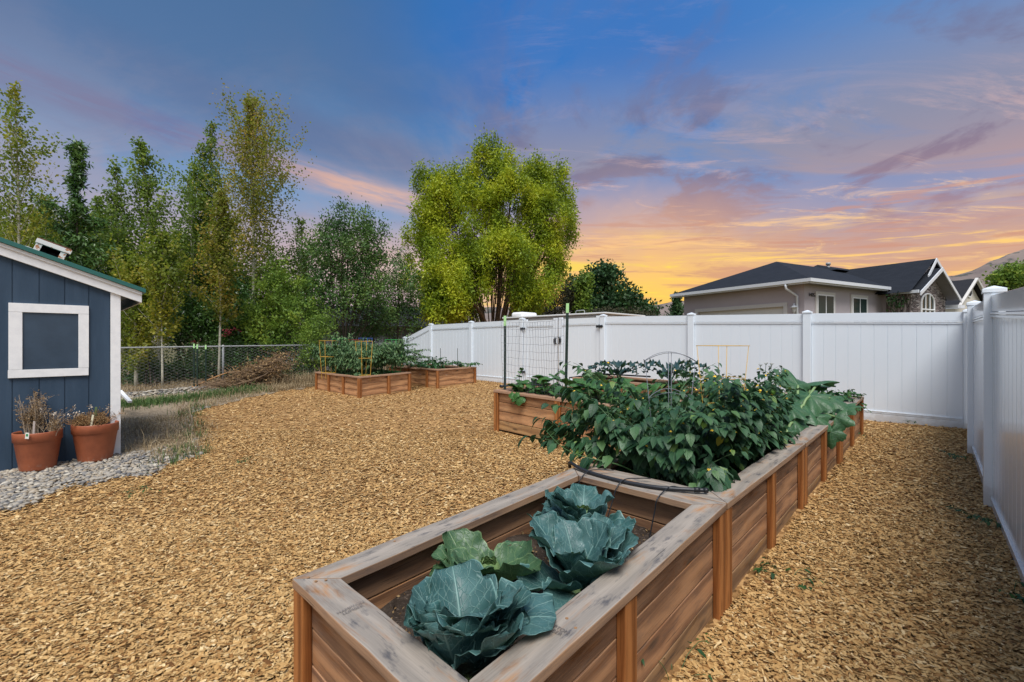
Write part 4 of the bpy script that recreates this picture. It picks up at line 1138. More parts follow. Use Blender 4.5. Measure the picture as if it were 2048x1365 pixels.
# ================================================================== hills
def hill_mat():
    m, t, b, o = new_mat('dry_hillside')
    p = t.pos(); n = t.noise(p, 0.012, 6, 0.6); n2 = t.noise(p, 0.03, 5, 0.65)
    c = t.mix(t.sm(n, 0.3, 0.7), (0.165,0.135,0.125), (0.235,0.19,0.165))
    c = t.mix(t.sm(n2, 0.52, 0.60, 0.0, 0.85), c, (0.055,0.065,0.058))
    setp(t, b, Base_Color=c, Roughness=1.0, Specular_IOR_Level=0.05)
    return m
def hill_profile(px):
    return np.interp(px, [-900,-200,300,700,1000,1250,1310,1365,1450,1700,1850,1890,1935,1990,2048,2150,2400,2900], [600,610,606,612,614,612,609,600,604,596,570,553,545,518,497,455,400,380])
Vh = []; pxs = np.arange(-900, 2900, 18); nr = 14
for px in pxs:
    pj = HY - hill_profile(px)
    for k in range(nr):
        f = k/(nr-1)
        Y = 560 + 500*f
        x, y = c2w((px-CX)/F_PX*Y, Y)
        h = pj/F_PX*1060*(f**1.35)
        h += (7*math.sin(x*0.021+k)+5*math.sin(y*0.027+px*0.013)+4*math.sin(x*0.06)*math.sin(y*0.05))*min(1, 2*f)*(1-f)*1.6 + 1.3*math.sin(px*0.21)*f
        Vh.append((x, y, h - (6 if k == 0 else 0)))
a_ = (np.arange(len(pxs)-1)[:, None]*nr + np.arange(nr-1)[None]).ravel()
o = np_obj('hills', Vh, np.stack([a_, a_+nr, a_+nr+1, a_+1], -1), hill_mat(), smooth=True); tag(o, kind='structure')
# ================================================================== foliage tools
def dirs_from(az_, el_):
    return np.stack([np.cos(el_)*np.cos(az_), np.cos(el_)*np.sin(az_), np.sin(el_)], -1)
def kite_leaves(P, L, W, D=None, jitter=1.0, rng=R):
    """flat diamond leaf for each point: returns V, F"""
    n = len(P)
    d = rng.normal(size=(n, 3))
    if D is not None: d = d*jitter + D
    d = unit(d)
    q = rng.normal(size=(n, 3)); q = unit(np.cross(d, q))
    L = (L*rng.uniform(0.65, 1.25, n))[:, None] if np.isscalar(L) else L[:, None]
    W = (W*rng.uniform(0.7, 1.2, n))[:, None] if np.isscalar(W) else W[:, None]
    V = np.stack([P, P + d*L*0.45 + q*W*0.5, P + d*L, P + d*L*0.45 - q*W*0.5], 1)
    F = np.arange(n*4).reshape(n, 4)
    return V.reshape(-1, 3), F
def fold_leaves(P, D, N, L, W, fold=0.25, curl=0.25, rng=R):
    """ovate leaf folded on its midrib with a drooping tip: 8 corners, 8 triangles each"""
    n = len(P); D = unit(D); S_ = unit(np.cross(D, N)); N = unit(np.cross(S_, D))
    L = np.broadcast_to(L, (n,))[:, None]; W = np.broadcast_to(W, (n,))[:, None]
    curl = np.broadcast_to(curl, (n,))[:, None]
    def pt(s_, t_):
        c = P + D*L*(s_ - 0.08*curl*s_**2) - N*L*curl*s_**2
        return c + S_*W*t_*0.5 + N*np.abs(t_)*W*fold*0.5
    pts = [pt(0, 0), pt(.28, -.92), pt(.28, 0), pt(.28, .92), pt(.62, -.78), pt(.62, 0), pt(.62, .78), pt(1.0, 0)]
    V = np.stack(pts, 1)
    tri = np.array([(0,2,1),(0,3,2),(1,5,4),(1,2,5),(2,6,5),(2,3,6),(4,5,7),(5,6,7)])
    F = (np.arange(n)[:, None, None]*8 + tri[None]).reshape(-1, 3)
    uvp = np.array([(0,0),(.28,-1),(.28,0),(.28,1),(.62,-1),(.62,0),(.62,1),(1,0)])
    uv = np.broadcast_to(uvp[tri].reshape(1, -1, 2), (n, 24, 2))
    return V.reshape(-1, 3), F, uv.reshape(-1, 2)
BARKP = None
def bark(name, a, b_, sx=3.0):
    m, t, b, o = new_mat(name)
    n = t.noise(t.vm('MULTIPLY', t.pos(), (14.0, 14.0, sx)), 1.0, 5, 0.65)
    setp(t, b, Base_Color=t.ramp(n, [(0.3, a), (0.65, b_)]), Roughness=0.9, Specular_IOR_Level=0.15, Normal=t.bump(n, 0.6, 0.02))
    return m
BARKW = bark('pale_aspen_bark', (0.30,0.28,0.21), (0.60,0.57,0.46), 22.0)
BARKB = bark('brown_bark', (0.06,0.040,0.028), (0.17,0.115,0.075))
BARKD = bark('dark_bark', (0.035,0.028,0.022), (0.10,0.08,0.06))
BARKT = bark('dry_branch_bark', (0.10,0.075,0.055), (0.30,0.20,0.12))
BARKO = bark('peeled_orange_branch', (0.26,0.13,0.055), (0.48,0.27,0.12))
def LM(name, base, spread=0.45, extra=(), trans=0.3):
    b = np.array(base)
    st = [(0.0, tuple(b*(1-spread))), (0.35, tuple(b*0.85)), (0.65, tuple(b*1.1)), (0.9, tuple(b*(1+spread)))] + list(extra)
    return leaf_mat(name, st, 0.55, trans, 0.25)
LF_ASPY = leaf_mat('aspen_leaf_yellowing', [(0,(0.07,0.11,0.020)),(0.3,(0.14,0.185,0.026)),(0.62,(0.24,0.25,0.032)),(0.86,(0.36,0.31,0.038)),(1,(0.48,0.38,0.045))], 0.5, 0.42, clump=1.1)
LF_ASPG = leaf_mat('aspen_leaf_green', [(0,(0.055,0.10,0.026)),(0.4,(0.11,0.18,0.036)),(0.8,(0.18,0.25,0.045)),(1,(0.30,0.32,0.055))], 0.5, 0.42, clump=1.1)
LF_ASPO = leaf_mat('aspen_leaf_bronze', [(0,(0.10,0.125,0.022)),(0.3,(0.18,0.175,0.028)),(0.6,(0.26,0.205,0.034)),(0.85,(0.34,0.235,0.038)),(1,(0.42,0.25,0.036))], 0.5, 0.42, clump=1.1)
LF_DARK = leaf_mat('glossy_dark_leaf', [(0,(0.026,0.075,0.018)),(0.5,(0.062,0.140,0.030)),(0.9,(0.10,0.19,0.040)),(1,(0.16,0.24,0.05))], 0.35, 0.2, 0.5, clump=1.1)
LF_LILAC = leaf_mat('lilac_leaf', [(0,(0.030,0.080,0.022)),(0.5,(0.080,0.165,0.042)),(0.9,(0.14,0.225,0.052)),(1,(0.21,0.29,0.055))], 0.5, 0.25, clump=1.1)
LF_BRIGHT = leaf_mat('bright_shrub_leaf', [(0,(0.075,0.145,0.025)),(0.4,(0.15,0.25,0.038)),(0.8,(0.23,0.33,0.045)),(1,(0.34,0.38,0.05))], 0.5, 0.35, clump=1.1)
LF_WILLOW = leaf_mat('willow_leaf', [(0,(0.085,0.145,0.014)),(0.32,(0.20,0.285,0.017)),(0.6,(0.35,0.425,0.022)),(0.9,(0.50,0.53,0.032)),(1,(0.58,0.54,0.045))], 0.5, 0.35, clump=0.75)
LF_MAPLE = leaf_mat('maple_leaf', [(0,(0.014,0.045,0.018)),(0.5,(0.036,0.088,0.028)),(0.95,(0.065,0.125,0.036)),(1,(0.12,0.17,0.04))], 0.5, 0.2, clump=0.7)
LF_OLIVE = leaf_mat('olive_brown_leaf', [(0,(0.022,0.026,0.014)),(0.5,(0.050,0.055,0.028)),(1,(0.09,0.085,0.045))], 0.7, 0.15)
LF_DRY = leaf_mat('dry_brown_leaf', [(0,(0.08,0.045,0.02)),(0.5,(0.22,0.135,0.06)),(1,(0.40,0.27,0.13))], 0.8, 0.15)
PINK = plain('pink_blossom', (0.55,0.10,0.13), 0.7, 0.3, 30)
def tree(name, label, base, cat='tree', group=None):
    return thing(name, base, label, cat, group)
def trunk_curve(base, height, lean=(0,0), sway=0.06, seed=0, n=10):
    r = random.Random(seed); ph = r.uniform(0, 6)
    pts = []
    for k in range(n+1):
        f = k/n
        pts.append(Vector(base) + Vector((lean[0]*f**1.4 + sway*math.sin(3.1*f+ph)*f, lean[1]*f**1.4 + sway*math.cos(2.7*f+ph)*f, height*f)))
    return pts
def lerp_pts(pts, f):
    k = f*(len(pts)-1); i = min(int(k), len(pts)-2)
    return pts[i].lerp(pts[i+1], k-i)
def feathered_tree(name, label, px, Y, top, width, mat, seed, bark_=None, h0=0.22, nb=46, leaves=7000, lsize=(0.085, 0.07), up=(35, 68), taper=0.9, lean=(0,0), prof=None, group='trees beyond the wire fence', droop=False, sparse_top=0.0, stems=1, rad=0.055, cluster=0.16):
    """a tall narrow tree: rising side branches set round a slim trunk"""
    base = foot(px, Y) - Vector((0,0,0.05))
    hgt = (HY-top)/F_PX*Y + CZ - base.z
    root = tree(name, label, base, 'tree', group)
    rr = random.Random(seed); rg = np.random.default_rng(seed)
    tr = MB(); pts_all = []; D_all = []
    prof = prof or (lambda f: min(1.0, 0.45+1.6*(f-h0)) if f < 0.55 else 1.0-0.96*((f-0.55)/0.45)**0.85)
    width = width*1.45
    for s_ in range(stems):
        ln = (lean[0]+rr.uniform(-.5, .5)*(s_ > 0)*1.6, lean[1]+rr.uniform(-.5, .5)*(s_ > 0)*1.6)
        hh = hgt*(1 if s_ == 0 else rr.uniform(0.72, 0.93))
        tp = trunk_curve(base, hh, ln, 0.05*hh/5, seed+s_)
        tr.tube(tp, [rad*(1-0.86*k/10) for k in range(11)], 7)
        for i in range(nb//stems):
            f = h0 + (1-h0)*((i+0.5)/(nb//stems))**0.85
            f = min(f, 0.985)
            o_ = lerp_pts(tp, f); a_ = i*2.399 + rr.uniform(-.5, .5)
            e_ = math.radians(rr.uniform(*up)); L = width*0.5*prof(f)*rr.choice((0.55, 0.8, 0.95, 1.1, 1.4))*rr.uniform(0.85, 1.12)
            d_ = Vector((math.cos(a_)*math.cos(e_), math.sin(a_)*math.cos(e_), math.sin(e_)))
            bp = [o_ + d_*L*q + Vector((0,0,(0.18 if not droop else -0.15)*L*q*q)) for q in (0, .35, .7, 1)]
            tr.tube(bp, [0.013, 0.010, 0.006, 0.003], 4, cap=False)
            m_ = max(8, int(1.7*leaves/nb*(0.30+L/(width*0.5))*(1-sparse_top*f*f)))
            q = rg.uniform(0.12, 1.05, m_)
            B = np.array([bp[0]]); d0 = np.array(d_)
            P = np.array(bp[0])[None] + d0[None]*(L*q)[:, None] + np.array([0,0,1.0])[None]*((0.18 if not droop else -0.15)*L*q*q)[:, None]
            # twigs: gather leaves round a handful of twig ends
            tw = rg.normal(size=(7, 3))*cluster*(0.5+0.8*L)
            P = P + tw[rg.integers(0, 7, m_)]*rg.uniform(0.2, 1.0, m_)[:, None] + rg.normal(size=(m_, 3))*0.045
            pts_all.append(P); D_all.append(np.repeat((np.array([d_.x*.4, d_.y*.4, -0.5 if droop else -0.25]))[None], m_, 0))
        # leader tuft
        P = np.array(tp[-1])[None] + rg.normal(size=(50, 3))*np.array([.06,.06,.16])[None] - np.array([0,0,.25])
        pts_all.append(P[:int(50*(1-sparse_top*0.5))]); D_all.append(np.zeros((int(50*(1-sparse_top*0.5)), 3)))
    tr.build('trunk', bark_ or BARKW, root, smooth=True)
    P = np.concatenate(pts_all); D = np.concatenate(D_all)
    V, F = kite_leaves(P, lsize[0], lsize[1], D, 0.8, rg)
    np_obj('crown', V, F, mat, root)
    return root
def clump_tree(name, label, px, Y, clumps, mat, seed, bark_=None, cat='tree', group='trees beyond the wire fence', lsize=(0.09, 0.05), subs=1.0, per=60, sigma=0.16, droop=0.0, stems=3, rad=0.07, twigs=0.35, base=None, hang=0.0, depth=1.0, extra=None, jit=0.9, fork=0.25):
    """clumps: (px, py, half-width, half-height in survey pixels, metres nearer/farther, share) ellipsoids filled with leaf sprays"""
    base = base or foot(px, Y); base = Vector(base) - Vector((0,0,0.05))
    root = tree(name, label, base, cat, group)
    rr = random.Random(seed); rg = np.random.default_rng(seed)
    tr = MB(); PP = []; DD = []
    cents = []
    for (cx, cy, rx, ry, dY, share) in clumps:
        yy = Y + dY
        c = np.array(at_depth(cx, cy, yy)); ax = rx/F_PX*yy; az_ = ry/F_PX*yy
        vol = ax*ax*az_
        ns = max(5, int(26*subs*share*vol**0.72))
        u = unit(rg.normal(size=(ns, 3)))*(rg.uniform(0, 1, ns)**(1/2.6))[:, None]
        sc = c[None] + u*np.array([ax*depth, ax*depth, az_])[None]
        cents.append((Vector(c), sc))
        for p, un in zip(sc, u):
            m_ = int(per*rr.uniform(0.55, 1.4))
            q = rg.normal(size=(m_, 3))*sigma*np.array([1, 1, 1+hang])[None]
            if hang: q[:, 2] -= abs(rg.normal(size=m_))*sigma*hang*0.6
            PP.append(p[None]+q); DD.append(np.repeat((un*0.6+np.array([0,0,-droop]))[None], m_, 0))
    for s_ in range(stems):
        c, sc = cents[s_ % len(cents)]
        b0 = base + Vector((rr.uniform(-.2,.2), rr.uniform(-.2,.2), 0))*(0 if stems == 1 else 1)
        mid = b0.lerp(c, 0.5) + Vector((rr.uniform(-.2,.2), rr.uniform(-.2,.2), 0.15*(c-b0).length))
        f1 = b0.lerp(mid, 0.5)+Vector((rr.uniform(-.08,.08), rr.uniform(-.08,.08), 0.08*(c-b0).length))
        tr.tube([b0, f1, mid, mid.lerp(c, 0.6), c], [rad, rad*.85, rad*.66, rad*.45, rad*.25], 7)
    for c, sc in cents:
        for p in sc:
            if rr.random() < twigs:
                p = Vector(p); k = min(cents, key=lambda e: (e[0]-p).length)[0]
                s0 = base.lerp(k, rr.uniform(fork, 0.85))
                tr.tube([s0, s0.lerp(p, 0.5)+Vector((rr.uniform(-.15,.15), rr.uniform(-.15,.15), rr.uniform(0,.2))), p], [rad*.22+.004, rad*.14+.003, 0.004], 4, cap=False)
    tr.build('trunk', bark_ or BARKD, root, smooth=True)
    P = np.concatenate(PP); D = np.concatenate(DD)
    if extra is not None: P = np.concatenate([P, extra]); D = np.concatenate([D, np.zeros_like(extra)])
    keep = P[:, 2] > base.z + 0.06
    P, D = P[keep], D[keep]
    V, F = kite_leaves(P, lsize[0], lsize[1], D, jit, rg)
    np_obj('crown', V, F, mat, root)
    return root
# ------------------------------------------------------------------ the row beyond the chain-link fence
TG = 'trees beyond the wire fence'
feathered_tree('aspen_tree', 'tall sparse aspen at far left, rising above the shed roof', 35, 12.0, 178, 2.0, LF_ASPY, 1, leaves=3600, h0=0.30, sparse_top=0.45, lsize=(0.075,0.065), up=(40,70), nb=50)
feathered_tree('cherry_tree', 'young dark glossy cherry tree with a slim topknot, behind the roof vent', 150, 12.6, 285, 1.25, LF_DARK, 2, bark_=BARKD, leaves=5200, h0=0.22, lsize=(0.15,0.048), up=(25,55), droop=True, nb=40, prof=lambda f: (0.75 if f < 0.72 else 0.20)*(1-0.25*f), cluster=0.13)
feathered_tree('aspen_tree', 'slender aspen with a thin bare top and one pale trunk, right of the dark cherry', 236, 13.4, 328, 1.25, LF_ASPG, 3, leaves=2600, h0=0.35, sparse_top=0.5, up=(45,72), nb=42, rad=0.04)
feathered_tree('aspen_tree', 'green aspen whose feathery tip leans to the left', 318, 14.2, 285, 1.9, LF_ASPG, 4, leaves=5200, h0=0.3, lean=(-0.35,0.35), sparse_top=0.25, nb=50, stems=1)
feathered_tree('aspen_tree', 'bushy green aspen with two rising stems, left of the bronze aspens', 385, 16.0, 330, 2.3, LF_ASPG, 5, leaves=6500, h0=0.22, stems=2, nb=60)
feathered_tree('aspen_tree', 'dark green aspen standing behind the bronze one, its tips ragged', 418, 16.8, 243, 2.0, LF_ASPG, 6, leaves=6000, h0=0.35, stems=2, nb=56, sparse_top=0.25)
feathered_tree('aspen_tree', 'bronze-leaved aspen with a bare white trunk curving up from the fence', 437, 14.2, 385, 1.5, LF_ASPO, 7, leaves=4800, h0=0.30, nb=50, rad=0.040, lean=(0.15,-0.15))
feathered_tree('aspen_tree', 'tallest bronze aspen, broad and open, pale trunk showing through', 505, 16.6, 205, 3.3, LF_ASPO, 8, leaves=10500, h0=0.34, nb=80, rad=0.075, up=(38,66), sparse_top=0.3, prof=lambda f: max(0.08, (1.0 if f < 0.56 else 1.0-(f-0.56)*2.15)*(0.75 if f < 0.42 else 1.0)))
feathered_tree('aspen_tree', 'low golden aspen just right of the shed corner', 272, 13.0, 520, 1.7, LF_ASPY, 9, leaves=5200, h0=0.10, nb=46)
feathered_tree('aspen_tree', 'golden aspen with a thin straight trunk between shed and bronze aspen', 325, 12.7, 470, 1.5, LF_ASPY, 10, leaves=3600, h0=0.34, nb=40, rad=0.032)
feathered_tree('aspen_tree', 'yellow-green aspen behind the shed roof, left of the cherry tree', 95, 14.0, 400, 2.6, LF_ASPY, 12, leaves=7000, h0=0.2, nb=60, stems=2)
feathered_tree('aspen_tree', 'yellow aspen at the left picture edge, low behind the roof', -30, 12.8, 415, 2.4, LF_ASPY, 13, leaves=5500, h0=0.2, nb=50, stems=2)
feathered_tree('aspen_tree', 'mid-height green-gold aspen between the cherry and the slender aspen', 200, 15.6, 400, 2.2, LF_ASPG, 14, leaves=5500, h0=0.2, nb=50, stems=2)
feathered_tree('aspen_tree', 'thin-leaved aspen between the tallest bronze aspen and the lilac', 600, 18.0, 440, 2.6, LF_ASPG, 15, leaves=3600, h0=0.28, nb=46, stems=2, sparse_top=0.35)
# fuller trees filling the background of the row
for k_, (nm, lab, px, Y, cl_, mt_) in enumerate([
    ('leafy_tree', 'hazy yellow-green tree at far left behind the aspens', 60, 18.5, [(40,470,60,60,0,1),(110,500,50,60,0,1),(70,560,80,60,0,.8)], LF_ASPY),
    ('leafy_tree', 'broad green tree filling the gap behind the dark cherry', 215, 19.0, [(200,470,55,50,0,1),(240,540,55,60,0,1),(170,560,50,60,0,.8),(290,560,45,70,0,1)], LF_ASPG),
    ('leafy_tree', 'golden green tree behind the white aspen trunk', 370, 18.6, [(350,520,50,55,0,1),(410,560,50,70,0,1),(330,610,45,60,0,1),(390,640,60,50,0,.8)], LF_ASPY),
    ('leafy_tree', 'mid green tree low behind the tallest bronze aspen', 500, 19.2, [(470,560,50,60,0,1),(540,540,45,50,0,1),(520,620,70,55,0,.9),(590,590,40,50,0,.8)], LF_ASPG)]):
    clump_tree(nm, lab, px, Y, cl_, mt_, 140+k_, bark_=BARKB, group=TG, lsize=(0.11,0.085), subs=2.0, per=50, sigma=0.20, stems=4, rad=0.06, twigs=0.12)
# shrubs
SG = 'shrubs along the wire fence'
clump_tree('lilac_bush', 'tall dark lilac with bare crossing stems and shoots at its top', 685, 17.2, [(690,500,75,60,0,1.0),(640,540,42,55,0.3,0.8),(740,540,48,60,0.2,0.8),(690,590,85,50,-0.2,0.9),(700,450,45,32,0,0.7),(655,455,22,30,0,0.6),(735,470,28,35,0,0.6),(765,470,14,26,0,0.5),(690,412,7,14,0,0.8),(735,430,7,14,0,0.8),(752,605,40,45,0.3,0.7),(640,620,40,40,0,0.5)], LF_LILAC, 21, cat='shrub', group=SG, lsize=(0.11,0.055), subs=2.9, per=44, sigma=0.15, stems=9, rad=0.035, twigs=0.22, droop=-0.35)
clump_tree('bright_shrub', 'light green rounded shrub bulging over the wire fence', 555, 15.9, [(565,590,52,48,0,1),(520,640,50,45,-0.2,1),(600,640,52,45,-0.2,1),(560,545,32,24,0.2,.8),(625,605,25,40,0,.8),(560,670,70,28,-0.2,.8)], LF_BRIGHT, 22, cat='shrub', group=SG, lsize=(0.12,0.055), subs=3.0, per=44, sigma=0.11, stems=5, rad=0.03, twigs=0.2, droop=-0.3)
clump_tree('bright_shrub', 'yellow-green sprays hanging through the wire fence beside the tomato bed', 625, 14.75, [(625,700,26,32,0,1),(600,680,22,22,0.1,.9),(640,665,30,22,0.2,1),(660,640,24,20,.3,.8)], LF_BRIGHT, 23, cat='shrub', group=SG, lsize=(0.085,0.040), subs=5.5, per=40, sigma=0.11, stems=3, rad=0.02, twigs=0.4, base=foot(640, 15.4))
clump_tree('dark_shrub', 'deep green thicket filling the shade under the bronze aspens', 425, 16.0, [(415,635,50,55,0,1.2),(465,620,42,60,.3,1.2),(380,610,40,60,.5,1.0),(440,560,45,40,.6,.8),(480,670,50,35,0,1.0),(350,660,30,40,.4,.8)], LF_DARK, 24, cat='shrub', group=SG, lsize=(0.12,0.06), subs=3.8, per=52, sigma=0.17, stems=5, rad=0.03, twigs=0.12)
clump_tree('golden_shrub', 'yellowing bush behind the wire fence next to the shed', 300, 14.2, [(285,700,34,50,.6,1),(320,740,42,45,.4,1),(270,650,30,40,1,1),(350,770,30,25,.5,.7),(255,760,26,40,.6,.8)], LF_ASPY, 25, cat='shrub', group=SG, lsize=(0.075,0.05), subs=3.4, per=46, sigma=0.14, stems=4, rad=0.02, twigs=0.15, base=foot(300, 12.9))
clump_tree('dark_shrub', 'dark foliage low behind the wire fence, right of the yellowing bush', 430, 15.3, [(430,730,60,50,0,1.1),(500,730,50,48,.2,1.1),(560,720,45,50,.3,1.0),(380,750,34,42,-.3,1.0),(330,745,40,40,-.9,1.0),(280,760,36,40,-1.6,1.0),(610,745,40,40,.5,1.0),(680,735,50,40,1.4,1.0)], LF_DARK, 26, cat='shrub', group=SG, lsize=(0.10,0.05), subs=3.2, per=52, sigma=0.16, stems=4, rad=0.025, twigs=0.1, base=foot(470, 15.6))
clump_tree('grey_green_shrub', 'grey-green bush leaning on the left end of the white fence', 790, 19.5, [(800,570,38,55,0,1),(770,640,45,45,0,1),(825,625,28,45,.3,1),(720,660,50,28,-.6,.8),(790,520,20,20,0,.5)], LF_LILAC, 27, cat='shrub', group=SG, lsize=(0.11,0.05), subs=3.0, per=52, sigma=0.17, stems=5, rad=0.03, twigs=0.2)
pk = foot(455, 15.35)
rose = clump_tree('pink_shrub', 'small shrub with pink blossom peeping over the wire fence', 460, 15.5, [(455,672,16,12,0,1),(478,690,12,10,0,1)], LF_DARK, 28, cat='shrub', group=SG, lsize=(0.08,0.05), subs=5, per=20, sigma=0.1, stems=2, rad=0.012, twigs=0.3)
bl_ = np.concatenate([np.array(at_depth(px, py, 15.3))[None] + R.normal(size=(26,3))*0.045 for px, py in ((447,671),(458,668),(452,662),(387,684),(470,660))])
V, F = kite_leaves(bl_, 0.06, 0.055, None, 1.0); np_obj('blossom', V, F, PINK, rose)
# ------------------------------------------------------------------ the big willow and the trees right of it
ENV = [(815,560),(822,440),(830,372),(852,336),(880,346),(905,340),(930,346),(942,310),(965,286),(1000,286),(1018,320),(1050,326),(1075,318),(1098,340),(1122,336),(1144,380),(1150,450),(1140,515),(1158,528),(1120,560),(1100,600),(1078,636),(1040,632),(1005,590),(965,632),(930,640),(850,640),(828,600)]
def in_poly(x, y, P):
    c = False
    for i in range(len(P)):
        (x1, y1), (x2, y2) = P[i-1], P[i]
        if (y1 > y) != (y2 > y) and x < (x2-x1)*(y-y1)/(y2-y1)+x1: c = not c
    return c
wr = random.Random(4); WC = []
while len(WC) < 165:
    x_, y_ = wr.uniform(815, 1160), wr.uniform(286, 640); r_ = wr.uniform(14, 25)
    if not all(in_poly(x_+r_*0.8*math.cos(q), y_+r_*0.9*math.sin(q), ENV) for q in (0, 1.57, 3.14, 4.71, 0.8, 2.4)): continue
    e_ = math.hypot((x_-985)/175, (y_-475)/190); dd = 3.9*math.sqrt(max(0.04, 1-min(e_, 1)**2))
    low = max(0, min(1, (y_-400)/120))
    dY = wr.uniform(-1, 1)*dd*0.55 - low*wr.uniform(0.2, 1.2)
    if any(math.hypot(x_-q[0], y_-q[1]) < 9 and abs(dY-q[4]) < 0.6 for q in WC): continue
    WC.append((x_, y_, r_*1.12, r_*wr.uniform(.85, 1.15), dY, 1.0))
WC += [(a_, b_, 15, 15, 0.2*(k_ % 3-1), 1.2) for k_, (a_, b_) in enumerate([(974,296),(990,292),(960,308),(1003,306),(1016,326),(985,318),(852,348),(866,354),(838,372),(1076,330),(1100,350),(1120,346),(1124,366),(1140,395),(893,350),(915,352),(826,470),(822,520),(820,560)])]
WC += [(wr.uniform(826,926), wr.uniform(545,634), wr.uniform(15,22), wr.uniform(15,24), wr.uniform(-2.6,-.6), 1.1) for _ in range(16)] + [(wr.uniform(1026,1086), wr.uniform(540,626), wr.uniform(14,20), wr.uniform(14,22), wr.uniform(-2.2,-.3), 1.1) for _ in range(9)]
clump_tree('willow_tree', 'large yellow-green curly willow standing behind the white fence', 985, 22.0, WC,
    LF_WILLOW, 31, bark_=BARKB, group='trees behind the white fence', lsize=(0.155,0.058), subs=1.3, per=112, sigma=0.155, droop=0.6, hang=0.7, stems=10, rad=0.095, twigs=0.12, jit=0.9, fork=0.10)
WG = 'trees behind the white fence'
clump_tree('maple_tree', 'rounded dark green maple right of the willow', 1205, 27, [(1205,560,40,30,0,1),(1165,590,34,38,0,1),(1240,600,40,32,0,1),(1195,612,50,26,0,1),(1275,615,26,20,0,.9),(1300,625,18,12,.4,.9),(1215,545,16,16,0,.8),(1196,538,9,9,0,.8),(1232,562,14,16,0,.7)], LF_MAPLE, 32, group=WG, lsize=(0.21,0.15), subs=2.1, per=34, sigma=0.20, stems=5, rad=0.07, twigs=0.1)
clump_tree('yellowing_tree', 'narrow yellow-green sapling in front of the dark maple', 1165, 25.5, [(1168,565,14,16,0,1.6),(1165,595,12,20,0,1.6),(1166,622,13,14,0,1.6)], LF_BRIGHT, 33, group=WG, lsize=(0.17,0.12), subs=4, per=26, sigma=0.17, stems=1, rad=0.03, twigs=0.1)
clump_tree('juniper_tree', 'dull olive juniper with thin upright tips beside the willow', 1105, 26, [(1110,612,38,26,0,1),(1085,628,30,14,0,1),(1130,590,18,28,0,1),(1112,580,8,26,0,.8),(1140,570,8,18,0,.7)], LF_OLIVE, 34, group=WG, lsize=(0.16,0.05), subs=2.6, per=40, sigma=0.17, stems=3, rad=0.06, twigs=0.15, droop=-0.6)
clump_tree('rose_hedge', 'low mixed hedge with a few red blooms above the gate', 1225, 24.5, [(1215,632,34,10,0,1.2),(1255,632,30,9,0,1.2),(1180,636,22,8,0,1.2),(1290,634,22,7,0,1.2)], LF_OLIVE, 35, cat='hedge', group=WG, lsize=(0.12,0.07), subs=5, per=36, sigma=0.16, stems=3, rad=0.03, twigs=0.1)
feathered_tree('poplar_tree', 'small columnar poplar far off, left of the stucco house', 1352, 62, 588, 2.0, LF_MAPLE, 36, bark_=BARKD, h0=0.05, nb=40, leaves=2600, lsize=(0.40,0.22), up=(65,82), group=WG, rad=0.1, cluster=0.3)
clump_tree('distant_tree', 'green tree on the slope above the cream house', 2030, 60, [(2015,556,16,14,0,1),(2040,552,18,16,0,1),(1997,560,10,9,0,1)], LF_BRIGHT, 37, group=WG, lsize=(0.4,0.3), subs=1.2, per=60, sigma=0.5, stems=3, rad=0.12, twigs=0.1)
hp = H(-0.55, 6.2, -0.6)
clump_tree('corner_shrub', 'leafy sapling against the stucco wall beside the stone facing', 1795, w2c(hp.x, hp.y)[1], [(1795,614,15,9,0,1.5),(1800,602,9,8,0,1.2),(1783,597,6,3,0,1)], LF_MAPLE, 38, cat='shrub', group=WG, lsize=(0.17,0.11), subs=1.0, per=9, sigma=0.13, stems=3, rad=0.015, twigs=0.7, base=Vector((hp.x, hp.y, 0.6)))
